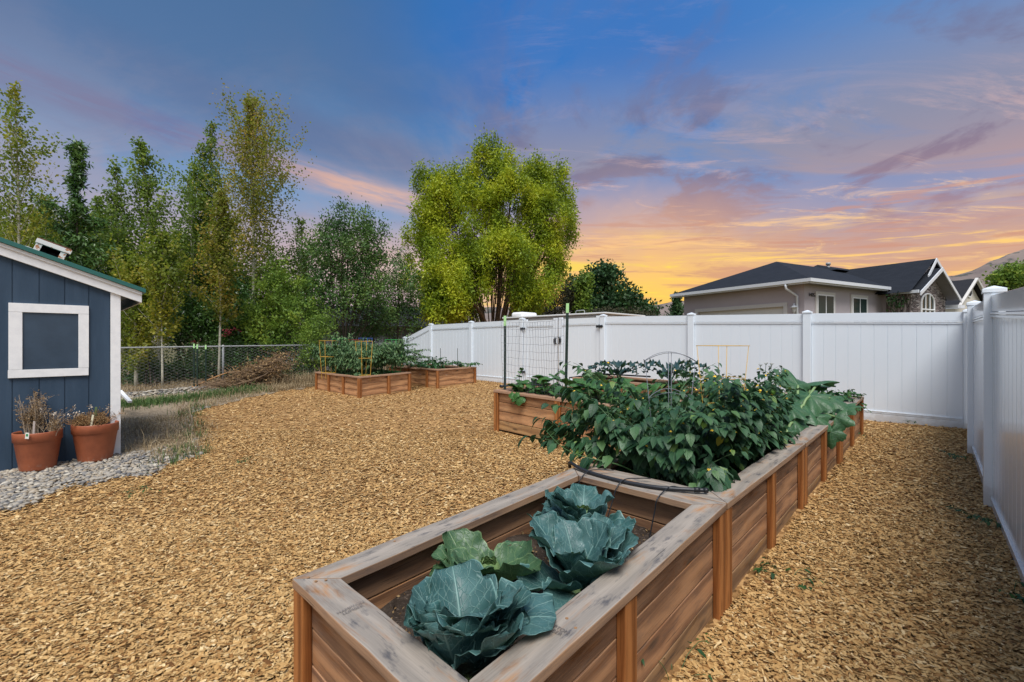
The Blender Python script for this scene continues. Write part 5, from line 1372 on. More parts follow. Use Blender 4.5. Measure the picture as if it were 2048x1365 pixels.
# ================================================================== garden plants
LCAB = None
def cab_mat(name, c0, c1, vein, tint=(0.10,0.17,0.15)):
    m, t, b, o = new_mat(name)
    uv = t.xyz(t.uv()); s_, a_ = uv[0], t.m('ABSOLUTE', uv[1])
    wob = t.m('MULTIPLY', t.m('SUBTRACT', t.noise(t.comb(t.m('MULTIPLY', s_, 3.0), t.m('MULTIPLY', uv[1], 2.0), t.m('MULTIPLY', t.island(), 40.0)), 1.0, 3), 0.5), 0.55)
    mid = t.sm(a_, 0.010, 0.055, 1.0, 0.0)
    q = t.m('FRACT', t.m('ADD', t.m('SUBTRACT', t.m('MULTIPLY', s_, 5.5), t.m('MULTIPLY', a_, 2.0)), wob))
    lat = t.m('MULTIPLY', t.sm(t.m('ABSOLUTE', t.m('SUBTRACT', q, 0.5)), 0.012, 0.055, 1.0, 0.0), t.sm(a_, 0.75, 1.0, 0.85, 0.1))
    vo = t.vor(t.comb(t.m('MULTIPLY', s_, 9.0), t.m('MULTIPLY', uv[1], 6.0), t.m('MULTIPLY', t.island(), 20.0)), 1.0, feature='DISTANCE_TO_EDGE')
    net = t.sm(vo, 0.0, 0.06, 0.45, 0.0)
    v = t.m('MAXIMUM', t.m('MAXIMUM', mid, lat), net)
    n = t.noise(t.comb(t.m('MULTIPLY', s_, 2.0), uv[1], t.m('MULTIPLY', t.island(), 30.0)), 1.5, 4)
    c = t.mix(t.sm(n, 0.3, 0.7), c0, c1)
    c = t.mix(t.m('MULTIPLY_ADD', t.island(), 0.5, 0.0), c, tint)
    c = t.mix(t.sm(a_, 0.94, 1.0, 0.0, 0.6), c, tuple(min(1, x*1.25) for x in vein))
    c = t.mix(t.m('MULTIPLY', v, 0.62), c, vein)
    setp(t, b, Base_Color=c, Roughness=0.42, Specular_IOR_Level=0.45, Normal=t.bump(t.m('SUBTRACT', t.m('MULTIPLY', n, 0.6), v), 0.5, 0.006))
    tr = t.n('ShaderNodeBsdfTranslucent'); t.put(tr.inputs[0], t.mix(0.5, c, (0.10,0.22,0.05)))
    mx = t.n('ShaderNodeMixShader'); mx.inputs[0].default_value = 0.14
    t.nt.links.new(b.outputs[0], mx.inputs[1]); t.nt.links.new(tr.outputs[0], mx.inputs[2]); t.nt.links.new(mx.outputs[0], o.inputs[0])
    return m
CAB_BLUE = cab_mat('cabbage_leaf_blue', (0.014,0.066,0.058), (0.055,0.145,0.138), (0.22,0.38,0.34), (0.085,0.175,0.18))
CAB_GREEN = cab_mat('cabbage_leaf_green', (0.030,0.090,0.045), (0.060,0.135,0.060), (0.20,0.30,0.13), (0.07,0.13,0.05))
CAB_HEART = cab_mat('cabbage_heart', (0.13,0.24,0.08), (0.20,0.32,0.11), (0.36,0.45,0.22), (0.20,0.30,0.12))
SQUASH = cab_mat('squash_leaf', (0.022,0.080,0.032), (0.045,0.125,0.048), (0.10,0.21,0.09), (0.05,0.13,0.055))
VINE = cab_mat('cucumber_leaf', (0.022,0.090,0.018), (0.045,0.140,0.026), (0.12,0.23,0.06), (0.05,0.14,0.025))
KALE = cab_mat('kale_leaf', (0.010,0.036,0.036), (0.022,0.062,0.058), (0.06,0.12,0.10), (0.02,0.05,0.05))
LETT = cab_mat('pale_cabbage_leaf', (0.07,0.16,0.06), (0.12,0.22,0.09), (0.24,0.36,0.18), (0.12,0.22,0.10))
HUSK = leaf_mat('husk_plant_leaf', [(0,(0.013,0.048,0.020)),(0.4,(0.030,0.088,0.036)),(0.8,(0.052,0.130,0.056)),(0.96,(0.085,0.175,0.055)),(1,(0.14,0.23,0.04))], 0.42, 0.22, 0.4, uvvein=(5.0, 1.6, 0.35, (0.06,0.14,0.055)))
TOMLEAF = leaf_mat('tomato_leaf', [(0,(0.032,0.085,0.028)),(0.5,(0.075,0.150,0.055)),(1,(0.15,0.235,0.09))], 0.5, 0.22, 0.3)
PEPLEAF = leaf_mat('pepper_leaf', [(0,(0.010,0.050,0.012)),(0.5,(0.022,0.085,0.018)),(1,(0.04,0.125,0.026))], 0.35, 0.2, 0.5)
STRAW = leaf_mat('strawberry_leaf', [(0,(0.014,0.060,0.014)),(0.5,(0.034,0.105,0.022)),(1,(0.06,0.15,0.03))], 0.45, 0.25, 0.4)
STEMG = plain('green_stem', (0.045,0.105,0.030), 0.5, 0.25, 30); STEMP = plain('pale_stalk', (0.20,0.30,0.12), 0.5, 0.2, 30)
YEL = plain('yellow_petal', (0.80,0.52,0.02), 0.5, 0.1, 40); HUSKF = plain('green_husk', (0.16,0.34,0.05), 0.5, 0.25, 40)
DRYST = plain('dry_stem', (0.38,0.30,0.215), 0.8, 0.35, 40); WTAG = plain('white_plant_tag', (0.72,0.72,0.66), 0.5, 0.06, 20)
def surf_leaf(acc, base, azim, e0, e1, L, W, cup=0.3, ruffle=0.03, seed=0, petiole=0.14, twist=0.0, ns=20, nt=16, tipw=0.55, rfreq=3.0, backroll=0.0, hole=False, ragged=0.0, crumple=0.0):
    """one broad leaf as a bent sheet; e0/e1 elevation (deg) of the midrib at base and tip"""
    rr = random.Random(seed); ph = [rr.uniform(0, 6) for _ in range(4)]
    ca, sa = math.cos(azim), math.sin(azim)
    out = np.array([ca, sa, 0.0]); side = np.array([-sa, ca, 0.0]); up_ = np.array([0,0,1.0])
    p = np.array(base, dtype=float); V = []; UV = []
    ds = L/ns
    for i in range(ns+1):
        s_ = i/ns
        e = math.radians(e0 + (e1-e0)*s_**1.2)
        tan = out*math.cos(e) + up_*math.sin(e); nor = -out*math.sin(e) + up_*math.cos(e)
        sb = max(0.0, (s_-petiole)/(1-petiole))
        w_ = 0.5*W*(math.sin(PI*min(0.999, sb**0.72*0.86+0.06))**tipw if sb > 0 else 0.0) if s_ > petiole else 0.012
        if s_ >= 0.999: w_ *= 0.55
        tw = twist*s_
        for j in range(nt+1):
            u = -1 + 2*j/nt; au = abs(u)
            edge = au**2.2
            wy = ruffle*L*edge*(math.sin(rfreq*2*PI*s_+ph[0]+(1.7 if u > 0 else 0))+0.5*math.sin(rfreq*4.3*s_*PI+ph[1]+u))*min(1, sb*2.5)
            wx = 1 + 0.05*math.sin(rfreq*5*s_+ph[2]+(2 if u > 0 else 0))*edge - ragged*rr.random()*edge
            h = cup*w_*au**1.8 - backroll*w_*max(0, au-0.6)**2*6 + crumple*L*math.cos(2*PI*(5.5*s_-2.0*au))*au**0.7*(1-0.4*au)*min(1, sb*3)
            ax_ = u*w_*wx
            q = p + side*(ax_*math.cos(tw)) + nor*(h+wy+ax_*math.sin(tw)) + tan*(wy*0.25)
            if i == ns: q = q - tan*L*0.035*au**2
            V.append(q); UV.append((s_, u))
        p = p + tan*ds
    b = sum(len(x) for x in acc['V']); nn = nt+1
    F = [(b+i*nn+j, b+i*nn+j+1, b+(i+1)*nn+j+1, b+(i+1)*nn+j) for i in range(ns) for j in range(nt)]
    if hole:
        k = rr.randrange(int(len(F)*0.35), int(len(F)*0.8)); F = [f for q_, f in enumerate(F) if q_ not in (k, k+1, k+nt, k+nt+1)]
    acc['V'].append(np.array(V)); acc['UV'].append(np.array(UV)); acc['F'] += F
    return p
def new_acc(): return {'V': [], 'UV': [], 'F': []}
def flush(acc, name, mat, root):
    V = np.concatenate(acc['V']); UV = np.concatenate(acc['UV']); F = np.array(acc['F'])
    return np_obj(name, V, F, mat, root, uv=UV[F.ravel()], smooth=True)
def hits_timber(V):
    """does a leaf of the nearest bed pass through its boards or rails?"""
    rz_ = np.interp(V[:,0], [0.68,2.53], [R0[2],R1[2]]) + 0.004
    out_ = (V[:,1] < 0.965) | (V[:,1] > 1.735) | (V[:,0] < 0.82) | (V[:,0] > 2.40)
    return bool(np.any(out_ & (V[:,2] < rz_)))
def cabbage(label, x, y, z, size, seed, mat, heart=None, n=13, open_=1.0, ragged=0.0, chewed=False, heart_r=0.09, name='cabbage_plant', group='cabbages in the nearest bed', heart_mat=None, az0=None, extra=()):
    root = thing(name, (x, y, z), label, 'cabbage', group)
    rr = random.Random(seed); acc = new_acc()
    for k in range(n):
        ring = k/n                       # 0 outermost .. 1 innermost
        a_ = (az0 if az0 is not None else rr.uniform(0, 6)) + k*2.399 + rr.uniform(-.25, .25)
        e0 = (30 + 44*ring)*open_ + rr.uniform(-8, 10); e1 = e0 + rr.uniform(-52, 8)
        if ring < 0.3 and rr.random() < 0.5: e1 = e0 - rr.uniform(20, 60)
        L = size*(1.0 - 0.18*ring)*rr.uniform(0.80, 1.15)
        W = L*rr.uniform(0.66, 0.92)
        r0 = 0.015+0.02*(1-ring)
        kw = dict(crumple=0.018, cup=rr.uniform(0.30, 0.75), ruffle=rr.uniform(0.028, 0.055), seed=seed*50+k, twist=rr.uniform(-.25, .25), rfreq=rr.uniform(2.0, 3.4), backroll=rr.uniform(0, .35), hole=(chewed and rr.random() < .5) or rr.random() < .08, ragged=ragged, petiole=0.10)
        for tr_ in range(12):
            one = new_acc()
            surf_leaf(one, (x+r0*math.cos(a_), y+r0*math.sin(a_), z+0.02+0.07*ring), a_, e0, e1, L, W, **kw)
            if group is None or not hits_timber(one['V'][0]): break
            e0 = min(84, e0+5); e1 = min(e1+(16 if e1 < 30 else 6), 84); L *= 0.975; W *= 0.985
        else:
            continue
        b0_ = sum(len(q) for q in acc['V'])
        acc['V'] += one['V']; acc['UV'] += one['UV']; acc['F'] += [tuple(i+b0_ for i in f) for f in one['F']]
    flush(acc, 'outer_leaves', mat, root)
    for k, (a_, e0, e1, L, W, dz_) in enumerate(extra):
        for tr_ in range(10):
            one = new_acc()
            surf_leaf(one, (x+0.03*math.cos(a_), y+0.03*math.sin(a_), z+dz_), a_, e0, e1, L, W, crumple=0.016, cup=0.16, ruffle=0.03, seed=seed*70+k, rfreq=2.6, petiole=0.12)
            if not hits_timber(one['V'][0]): break
            e0 += 4; e1 += 4
        b0_ = sum(len(q) for q in acc2['V']) if k else 0
        if k == 0: acc2 = new_acc()
        acc2['V'] += one['V']; acc2['UV'] += one['UV']; acc2['F'] += [tuple(i+b0_ for i in f) for f in one['F']]
    if extra: flush(acc2, 'lying_leaves', mat, root)
    st_ = MB(); st_.tube([(x, y, z-0.12), (x+0.004, y, z-0.04), (x, y, z+0.07)], [0.018,0.02,0.03], 8); st_.build('stalk', STEMP, root, smooth=True)
    if heart_r:
        acc = new_acc()
        for k in range(7):
            a_ = k*2.399+seed
            surf_leaf(acc, (x+0.02*math.cos(a_), y+0.02*math.sin(a_), z+0.05), a_, 52, 122, heart_r*2.1, heart_r*1.9, cup=0.75, ruffle=0.02+ragged*0.15, seed=seed*90+k, petiole=0.03, ns=12, nt=10, ragged=ragged*2)
        flush(acc, 'heart', heart_mat or mat, root)
    return root
def rim(x): return float(np.interp(x, [0.68,2.53,4.46,6.33,8.25], [R0[2],R1[2],R2[2],R3[2],R4[2]]))
cabbage('front blue-green cabbage in the nearest bed, leaves resting on the outer rail', 0.965, 1.155, rim(1.0)-0.20, 0.31, 3, CAB_BLUE, n=18, heart_r=0.07, heart_mat=CAB_GREEN, open_=0.88, extra=((-1.55,62,-30,0.36,0.30,0.05),(-0.85,60,-18,0.34,0.29,0.06),(-2.3,62,-5,0.30,0.27,0.05),(2.2,35,10,0.30,0.28,0.04)))
cabbage('ragged green cabbage with chewed pale heart, by the inner rail of the nearest bed', 1.34, 1.44, rim(1.3)-0.21, 0.31, 8, CAB_GREEN, n=12, open_=0.62, ragged=0.10, chewed=True, heart_r=0.065, heart_mat=CAB_HEART)
cabbage('tall blue cabbage with a hole in one leaf, crowding the outer rail', 1.58, 1.15, rim(1.6)-0.18, 0.295, 12, CAB_BLUE, n=18, heart_r=0.06, heart_mat=CAB_GREEN, open_=0.95, chewed=False)
cabbage('rearmost cabbage of the nearest bed, small pale hearts at its middle', 2.03, 1.44, rim(2.0)-0.20, 0.295, 17, CAB_BLUE, n=17, heart_r=0.07, heart_mat=CAB_HEART, open_=0.95)
# wood crumbs and a fallen leaf on the soil of the nearest bed
n_ = 900
px_ = R.uniform(0.78, 2.45, n_); py_ = R.uniform(0.93, 1.80, n_)
P = np.stack([px_, py_, np.interp(px_, [0.68,2.53], [R0[2],R1[2]])-0.226+R.uniform(0,0.014,n_)], -1)
V, F = kite_leaves(P, 0.016, 0.010, None, 1.0); np_obj('mulch_bits', V, F, LF_DRY, BED1)['kind'] = 'stuff'
fl_ = on_z(1095, 1178, 0.30)
lf = MB(); 
yl = np_obj('fallen_leaf', *fold_leaves(np.array([fl_]), np.array([[0.3,-1,0.05]]), np.array([[0,0,1.0]]), 0.06, 0.03)[:2], YEL); tag(yl, 'small yellow leaf lying on the soil between the cabbages', 'leaf')
tg = MB(); tb_ = Vector((2.16, 1.02, rim(2.1)-0.22)); tg.obox(tb_+Vector((0.0,0,0.09)), Vector((0.9,-0.4,0)).normalized(), Vector((0.4,0.9,0)).normalized(), Vector((0.03,0,1)).normalized(), 0.009, 0.0012, 0.10); tgo = tg.build('plant_marker', WTAG, bevel=0.001); tag(tgo, 'thin white marker stick in the soil behind the cabbages', 'plant marker')
# ------------------------------------------------------------------ drip hose lying over the joint of the first two beds
hose = thing('drip_hose', (2.5, 1.5, 0.65), 'black drip hose lying across the joint behind the cabbages', 'hose')
hz_ = R1[2]+0.014
hp_ = [Vector((2.57,1.935,hz_-0.03)), Vector((2.53,1.90,hz_+0.012)), Vector((2.475,1.76,hz_+0.004)), Vector((2.452,1.60,hz_)), Vector((2.448,1.42,hz_)), Vector((2.475,1.25,hz_+0.002)), Vector((2.53,1.12,hz_+0.006)), Vector((2.60,1.015,hz_+0.008))]
def smooth_pts(P, n=8):
    out = []
    for i in range(len(P)-1):
        p0, p1, p2, p3 = P[max(i-1,0)], P[i], P[i+1], P[min(i+2,len(P)-1)]
        for k in range(n):
            t_ = k/n
            out.append(0.5*((2*p1)+(p2-p0)*t_+(2*p0-5*p1+4*p2-p3)*t_*t_+(3*p1-p0-3*p2+p3)*t_**3))
    out.append(P[-1]); return out
m = MB(); m.tube(smooth_pts(hp_), 0.0115, 10); m.build('main_line', RUBBER, hose, smooth=True)
m = MB(); m.tube([hp_[-1]+Vector((-0.03,0.045,0)), hp_[-1]+Vector((-0.012,0.018,0))], 0.0145, 10); m.tube([hp_[-1]+Vector((0.0,0.0,0)), hp_[-1]+Vector((0.012,-0.018,0))], 0.0145, 10); m.build('end_clamp', BLACK, hose, smooth=True)
for k, yy in enumerate((1.69, 1.43, 1.17)):
    m = MB(); x0 = float(np.interp(yy, [1.12,1.25,1.42,1.60,1.76], [2.53,2.475,2.448,2.452,2.475]))
    dx_ = (-0.05, -0.06, -0.02)[k]
    m.tube(smooth_pts([Vector((2.60,yy-0.09,hz_+0.006)), Vector((2.54,yy-0.05,hz_+0.012)), Vector((x0,yy,hz_+0.014)), Vector((2.375,yy+0.01,hz_-0.02)), Vector((2.36+dx_*0.3,yy+0.02,hz_-0.10)), Vector((2.33+dx_,yy+0.03,hz_-0.24))]), 0.0035, 6)
    m.build('drip_line', RUBBER, hose, smooth=True)
# ------------------------------------------------------------------ husk plants (drooping ovate leaves, small yellow flowers)
def bushy(label, x, y, z, height, spread, seed, mat, name='husk_plant', cat='plant', n_main=12, leaf=(0.085,0.058), node=0.055, droop=0.5, flowers=40, husks=6, group=None, spill=None, stem_r=0.006, side=0.7, curl=0.3, bounds=None):
    root = thing(name, (x, y, z), label, cat, group)
    rr = random.Random(seed); rg = np.random.default_rng(seed)
    st = MB(); P = []; D = []; N = []; L = []; nodes = []
    def leaf_at(p, d, f):
        a_ = rr.uniform(0, 2*PI); out = Vector((math.cos(a_), math.sin(a_), 0))*0.75 + Vector((d.x, d.y, 0))*0.8
        out = out.normalized() if out.length > 1e-4 else Vector((1,0,0))
        dr = droop*rr.uniform(0.5, 1.5)*(1.25-0.75*f)
        pe = p + out*0.022 + Vector((0,0,0.012))
        P.append(pe); D.append(out + Vector((0,0,-dr))); N.append(Vector((rr.uniform(-.35,.35), rr.uniform(-.35,.35), 1)) + out*0.5*dr)
        L.append(leaf[0]*rr.uniform(0.6, 1.15)*(1.28-0.62*f))
        nodes.append((p, d, f))
    def grow(p0, az_, e0, Ln, r0, level, f0):
        n = max(4, int(Ln/node)); p = p0; pts = [p]; e = e0; a_ = az_
        for i in range(n):
            f = i/n
            e -= (1.2 if level == 0 else 0.5)/n*(1 if e > -0.15 else 0)*rr.uniform(0.3, 1.7)
            a_ += rr.uniform(-.16, .16)
            d = Vector((math.cos(a_)*math.cos(e), math.sin(a_)*math.cos(e), math.sin(e)))
            p = p + d*Ln/n
            if bounds and len(bounds) > 7: p.x = max(p.x, bounds[7]+rr.uniform(0,.05))
            if bounds and len(bounds) > 6 and p.y < bounds[6]: p.y = bounds[6] + rr.uniform(0, .12)
            if bounds and p.z < bounds[4]: p = Vector((min(max(p.x, bounds[0]), bounds[1]), min(max(p.y, bounds[2]), bounds[3]), max(p.z, bounds[5])))
            pts.append(p)
            ff = min(1.0, f0+f*(1-f0))
            if level > 0 or f > 0.22:
                leaf_at(p, d, ff)
                if rr.random() < 0.35: leaf_at(p, d, ff)
            if level == 0 and f > 0.25 and rr.random() < side:
                grow(p, a_+rr.choice((-1,1))*rr.uniform(.4,1.1), e+rr.uniform(0,.4), Ln*rr.uniform(.22,.42), r0*0.6, 1, ff)
        st.tube(pts, [max(0.0016, r0*(1-0.75*k/n)) for k in range(n+1)], 5, cap=False)
    for k in range(n_main):
        a_ = k*2.399+seed; e0 = math.radians(rr.uniform(50, 86) if k % 3 else rr.uniform(30, 50))
        Ln = height*rr.uniform(0.85, 1.15)/max(0.55, math.sin(e0)) if k % 3 else spread*rr.uniform(.9,1.2)
        grow(Vector((x+0.03*math.cos(a_), y+0.03*math.sin(a_), z-0.02)), a_, e0, min(Ln, height*1.25), stem_r, 0, 0.0)
    for sp in (spill or []):
        pts = smooth_pts([Vector(q) for q in sp], 6); st.tube(pts, [stem_r*1.1*(1-0.7*k/len(pts)) for k in range(len(pts))], 6, cap=False)
        for i in range(len(pts)//3, len(pts)):
            d = (pts[i]-pts[i-1]).normalized()
            leaf_at(pts[i], d, 0.35+0.65*i/len(pts))
            if i % 2 == 0: grow(pts[i], math.atan2(d.y, d.x)+rr.choice((-1,1))*rr.uniform(.2,.9), 0.9, rr.uniform(.08,.20), stem_r*.5, 1, 0.6)
    st.build('stems', STEMG, root, smooth=True)
    P, D, N, L = map(np.array, (P, D, N, L))
    V, F, uv = fold_leaves(P, D, N, L, L*leaf[1]/leaf[0], 0.22, curl+rg.uniform(-.1,.25,len(P)), rg)
    np_obj('leaves', V, F, mat, root, uv=uv, smooth=True)
    if flowers:
        pk_ = [nodes[i] for i in rg.choice(len(nodes), min(int(flowers*0.8), len(nodes)), replace=False)]
        pk_ = [q for q in pk_ if q[2] > 0.5]
        a5 = np.arange(5)*2*PI/5; D5 = np.stack([np.cos(a5)*.6, np.sin(a5)*.6, -np.ones(5)], -1)
        for q in pk_[:95]:
            P5 = np.repeat(np.array([q[0]+Vector((q[1].x*.02,q[1].y*.02,0.012))]), 5, 0)
            V, F, uv = fold_leaves(P5, D5, D5*[1,1,0]+np.array([0,0,.6]), 0.018, 0.013, 0.2, -0.3, rg); np_obj('flower', V, F, YEL, root)
    if husks:
        for i in rg.choice(len(nodes), husks, replace=False):
            m = MB(); c = nodes[i][0]+Vector((0,0,-0.03))
            m.lathe(c, [(0.0,0.022),(0.012,0.018),(0.020,0.004),(0.018,-0.010),(0.008,-0.022),(0.0,-0.027)], 8)
            m.build('husk', HUSKF, root, smooth=True)
    return root
HG = 'husk plants in the chained beds'
s2 = lambda x: rim(x)-0.2
B2 = (2.70, 4.35, 1.04, 1.74, 0.645, 0.44, 1.02, 2.74); B3 = (4.60, 6.2, 1.07, 1.76, 0.66, 0.50, 1.22, 4.4)
bushy('husk plant nearest the cabbages, one long shoot straying over the bed corner', 3.10, 1.50, s2(3), 0.76, 0.62, 41, HUSK, n_main=16, leaf=(0.135,0.092), flowers=46, group=HG, droop=0.85, bounds=B2,
      spill=[[(2.95,1.46,0.47),(2.75,1.62,0.62),(2.60,1.82,0.675),(2.60,2.02,0.71),(2.66,2.22,0.79)], [(3.0,1.5,0.6),(2.92,1.75,0.85),(2.93,1.98,0.98),(2.98,2.14,1.03)]])
bushy('husk plant in the middle of the second bed, under the dull grey cage', 3.45, 1.55, s2(3.5), 0.97, 0.66, 42, HUSK, n_main=18, leaf=(0.115,0.078), flowers=70, group=HG, bounds=B2)
bushy('husk plant beneath the yellow cage, heavy with yellow flowers', 4.05, 1.52, s2(4), 0.95, 0.62, 43, HUSK, n_main=18, leaf=(0.094,0.064), flowers=70, group=HG, bounds=B2)
bushy('low husk plant leaning towards the outer rail of the second bed', 4.2, 1.28, s2(4.1), 0.60, 0.42, 44, HUSK, n_main=12, leaf=(0.09,0.062), flowers=30, group=HG, bounds=B2)
bushy('husk plant at the near end of the squash bed', 4.85, 1.55, s2(4.9), 0.90, 0.6, 45, HUSK, n_main=15, leaf=(0.09,0.062), flowers=50, group=HG, bounds=B3)
bushy('bushy husk plant between the squash and the cross bed', 5.45, 1.62, s2(5.5), 0.79, 0.55, 46, HUSK, n_main=14, leaf=(0.088,0.06), flowers=44, group=HG, bounds=B3)
bushy('tallest husk plant, its thin tips above the rest before the white fence', 4.62, 1.40, s2(4.6), 0.99, 0.5, 47, HUSK, n_main=9, leaf=(0.078,0.052), flowers=30, group=HG, bounds=B3)
bushy('leafy shoots trailing over the left rim of the second bed', 3.55, 1.80, rim(3.6)-0.1, 0.62, 0.60, 48, HUSK, n_main=12, leaf=(0.094,0.066), flowers=30, group=HG)
bushy('husk plant crowding the second bed between the two cages', 3.72, 1.42, s2(3.7), 0.86, 0.5, 49, HUSK, n_main=12, leaf=(0.098,0.068), flowers=40, group=HG, bounds=B2)
# a yellowed leaf hanging low inside the second bed
yl2 = fold_leaves(np.array([on_y(1440, 870, 1.1)]), np.array([[0.1,0.1,-1.0]]), np.array([[-0.7,-0.7,0.1]]), 0.09, 0.055)
o = np_obj('yellow_leaf', yl2[0], yl2[1], leaf_mat('yellowing_leaf', [(0,(0.35,0.32,0.03)),(1,(0.35,0.32,0.03))], 0.5, 0.2), uv=yl2[2]); tag(o, 'yellowed leaf drooping in the dark end of the second bed', 'leaf')
# ------------------------------------------------------------------ plant cages
def ring_cage(label, c, r, ztop, levels, mat, tilt=(0,0), wav=0.0, group=None):
    c = Vector(c); root = thing('plant_cage', c, label, 'plant cage', group)
    n = 26
    def rp(z, a_, rr_): return Vector((c.x+rr_*math.cos(a_)+tilt[0]*(z-c.z), c.y+rr_*math.sin(a_)+tilt[1]*(z-c.z), z + wav*math.sin(2*a_+0.6) ))
    for i, z in enumerate(levels):
        rr_ = r*(1-0.16*i)
        m = MB(); m.tube([rp(z, 2*PI*k/n, rr_) for k in range(n+1)], 0.0024, 6, cap=False); m.build('ring', mat, root, smooth=True)
    for k in range(4):
        a_ = 2*PI*k/4+0.5
        m = MB(); m.tube([rp(levels[0]+0.002, a_, r-0.004), rp(c.z-0.05, a_, r*0.55)], 0.0024, 6); m.build('leg', mat, root, smooth=True)
yc = Vector((3.98, 1.40, 0.55)); ztop_y = CZ - 8/910*w2c(3.98,1.40)[1]
ring_cage('yellow wire ring cage standing above the husk plants', yc, 0.205, ztop_y, [ztop_y, ztop_y-0.27, ztop_y-0.5], YWIRE, group=None)
gc = Vector((3.42, 1.60, 0.55)); ztop_g = CZ - 30/910*w2c(3.42,1.6)[1]
ring_cage('bent grey wire cage hoop sticking out of the husk plants', gc, 0.19, ztop_g, [ztop_g, ztop_g-0.3], WIREDARK, wav=0.035)
# ------------------------------------------------------------------ squash with huge lobed leaves
def lobed_leaf(acc, c, azim, tilt, roll, r, seed, lobes=5, depth=0.30, cone=0.20, nr=9, nth=70, wave=0.045):
    rr = random.Random(seed); ph = rr.uniform(0,6)
    M = Matrix.Rotation(azim, 3, 'Z') @ Matrix.Rotation(tilt, 3, 'Y') @ Matrix.Rotation(roll, 3, 'X')
    V = []; UV = []
    for i in range(nr+1):
        f = i/nr
        for k in range(nth):
            th = -PI + 2*PI*(k+0.5)/nth
            edge = 1 - depth*(0.5+0.5*math.cos(lobes*th+PI*(lobes % 2)))**1.0*1.0
            notch = 1 - 0.75*math.exp(-((PI-abs(th))/0.30)**2)
            rad = r*f*(edge if f > 0.2 else 1-(1-edge)*f*5)*notch*(1+0.05*math.sin(9*th+ph)*f+0.035*math.sin(23*th)*f*f)*(1.0+0.22*math.cos(th))
            z = -cone*r*f*f + wave*r*f*f*math.sin(lobes*th+ph) + 0.05*r*math.sin(3*th+ph)*f - 0.10*r*max(0,math.cos(th))*f**3
            V.append(M @ Vector((rad*math.cos(th), rad*math.sin(th), z)) + Vector(c)); UV.append((0.1+0.8*f, math.sin(lobes*th/2+PI/2*(lobes % 2 == 0))*1.0*f if False else (abs(((th/(2*PI)*lobes)+0.5) % 1 - 0.5)*2)*f))
    b = sum(len(x) for x in acc['V'])
    F = [(b+i*nth+k, b+i*nth+(k+1) % nth, b+(i+1)*nth+(k+1) % nth, b+(i+1)*nth+k) for i in range(nr) for k in range(nth)]
    acc['V'].append(np.array([tuple(v) for v in V])); acc['UV'].append(np.array(UV)); acc['F'] += F
sq = thing('squash_plant', (5.45, 1.12, 0.62), 'squash with huge dark lobed leaves spilling over the outer rail', 'squash')
acc = new_acc(); stm = MB(); rr = random.Random(5)
sb = Vector((5.35, 1.15, 0.50))
def off_d(px, py, Y): return at_depth(px, py, Y)
vd = math.atan2(-SA, -CA)            # direction back towards the path
for k, (px, py, Y, tilt, r, azo, roll) in enumerate([(1608,775,5.05,-0.85,0.25,PI+0.1,0.1),(1632,796,4.78,0.55,0.25,-0.35,0.1),(1672,800,4.95,0.45,0.22,-0.85,-0.2),(1590,818,4.60,0.30,0.21,0.35,0.2),(1682,838,4.80,1.05,0.19,-0.75,0.1),(1640,838,4.62,0.85,0.20,-0.35,0.0),(1672,868,4.70,1.35,0.16,-0.6,0.1),(1575,790,4.9,0.25,0.22,0.9,0.0),(1652,768,5.3,-0.2,0.24,-0.9,0.2),(1700,815,5.25,0.5,0.20,-1.1,0.1),(1560,785,5.2,0.1,0.20,1.6,0.1),(1600,845,4.5,0.6,0.20,0.2,0.1),(1620,815,4.7,0.5,0.24,-0.1,-0.2),(1585,870,4.3,0.9,0.13,-0.2,0.1),(1640,775,5.4,0.2,0.22,-1.3,0.1)]):
    px -= 12; py -= 4; c = off_d(px, py, Y); lobed_leaf(acc, c, vd+azo, tilt, roll, r*0.86, 60+k, lobes=7 if k % 2 else 5)
    stm.tube(smooth_pts([sb, sb.lerp(c, 0.5)+Vector((0,0,0.12)), c], 5), [0.013]*10+[0.009], 7)
flush(acc, 'leaves', SQUASH, sq); stm.build('stalks', STEMP, sq, smooth=True)
# ------------------------------------------------------------------ strawberries at the far end
for k, (x, y, lab) in enumerate([(6.75,1.5,'strawberry mat behind the squash leaves'),(7.4,1.3,'strawberry clump filling the middle of the last bed'),(7.95,1.25,'strawberry clump spilling over the far outer corner of the last bed')]):
    bushy(lab, x, y, rim(x)-0.06, 0.24, 0.42, 70+k, STRAW, name='strawberry_plant', n_main=22, leaf=(0.075,0.062), node=0.07, droop=0.25, flowers=0, husks=0, group='strawberry plants in the last bed', side=0.9, stem_r=0.003)
# ------------------------------------------------------------------ cross bed: cucumber vines, a pale cabbage, a climbing shoot
cv = thing('cucumber_vine', (5.1, 4.3, 0.7), 'sprawling cucumber vine with rounded leaves, left part of the trellis bed', 'vine')
acc = new_acc(); stm = MB(); rr = random.Random(9)
for k in range(90):
    y = rr.uniform(3.35, 4.80); x = rr.uniform(4.88, 5.6); z = 0.70 + rr.uniform(0.02, 0.33)*(1-abs(y-4.1)/1.0*0.5)
    lobed_leaf(acc, (x, y, z), rr.uniform(0, 6.3), rr.uniform(-.6, .6), rr.uniform(-.5,.5), rr.uniform(0.055, 0.10), 200+k, depth=0.16, cone=0.3, nr=4, nth=20)
    stm.tube([(x, y, z), (x+rr.uniform(-.05,.05), y+rr.uniform(-.05,.05), 0.66)], 0.0035, 5)
for k in range(6):
    lobed_leaf(acc, (4.80+rr.uniform(-.04,.02), 4.62-0.05*k*0.3+rr.uniform(-.1,.1), 0.70+rr.uniform(-.05,.02)), PI+rr.uniform(-.4,.4), rr.uniform(.5,1.2), 0, rr.uniform(.06,.09), 260+k, depth=0.16, cone=.3, nr=4, nth=20)
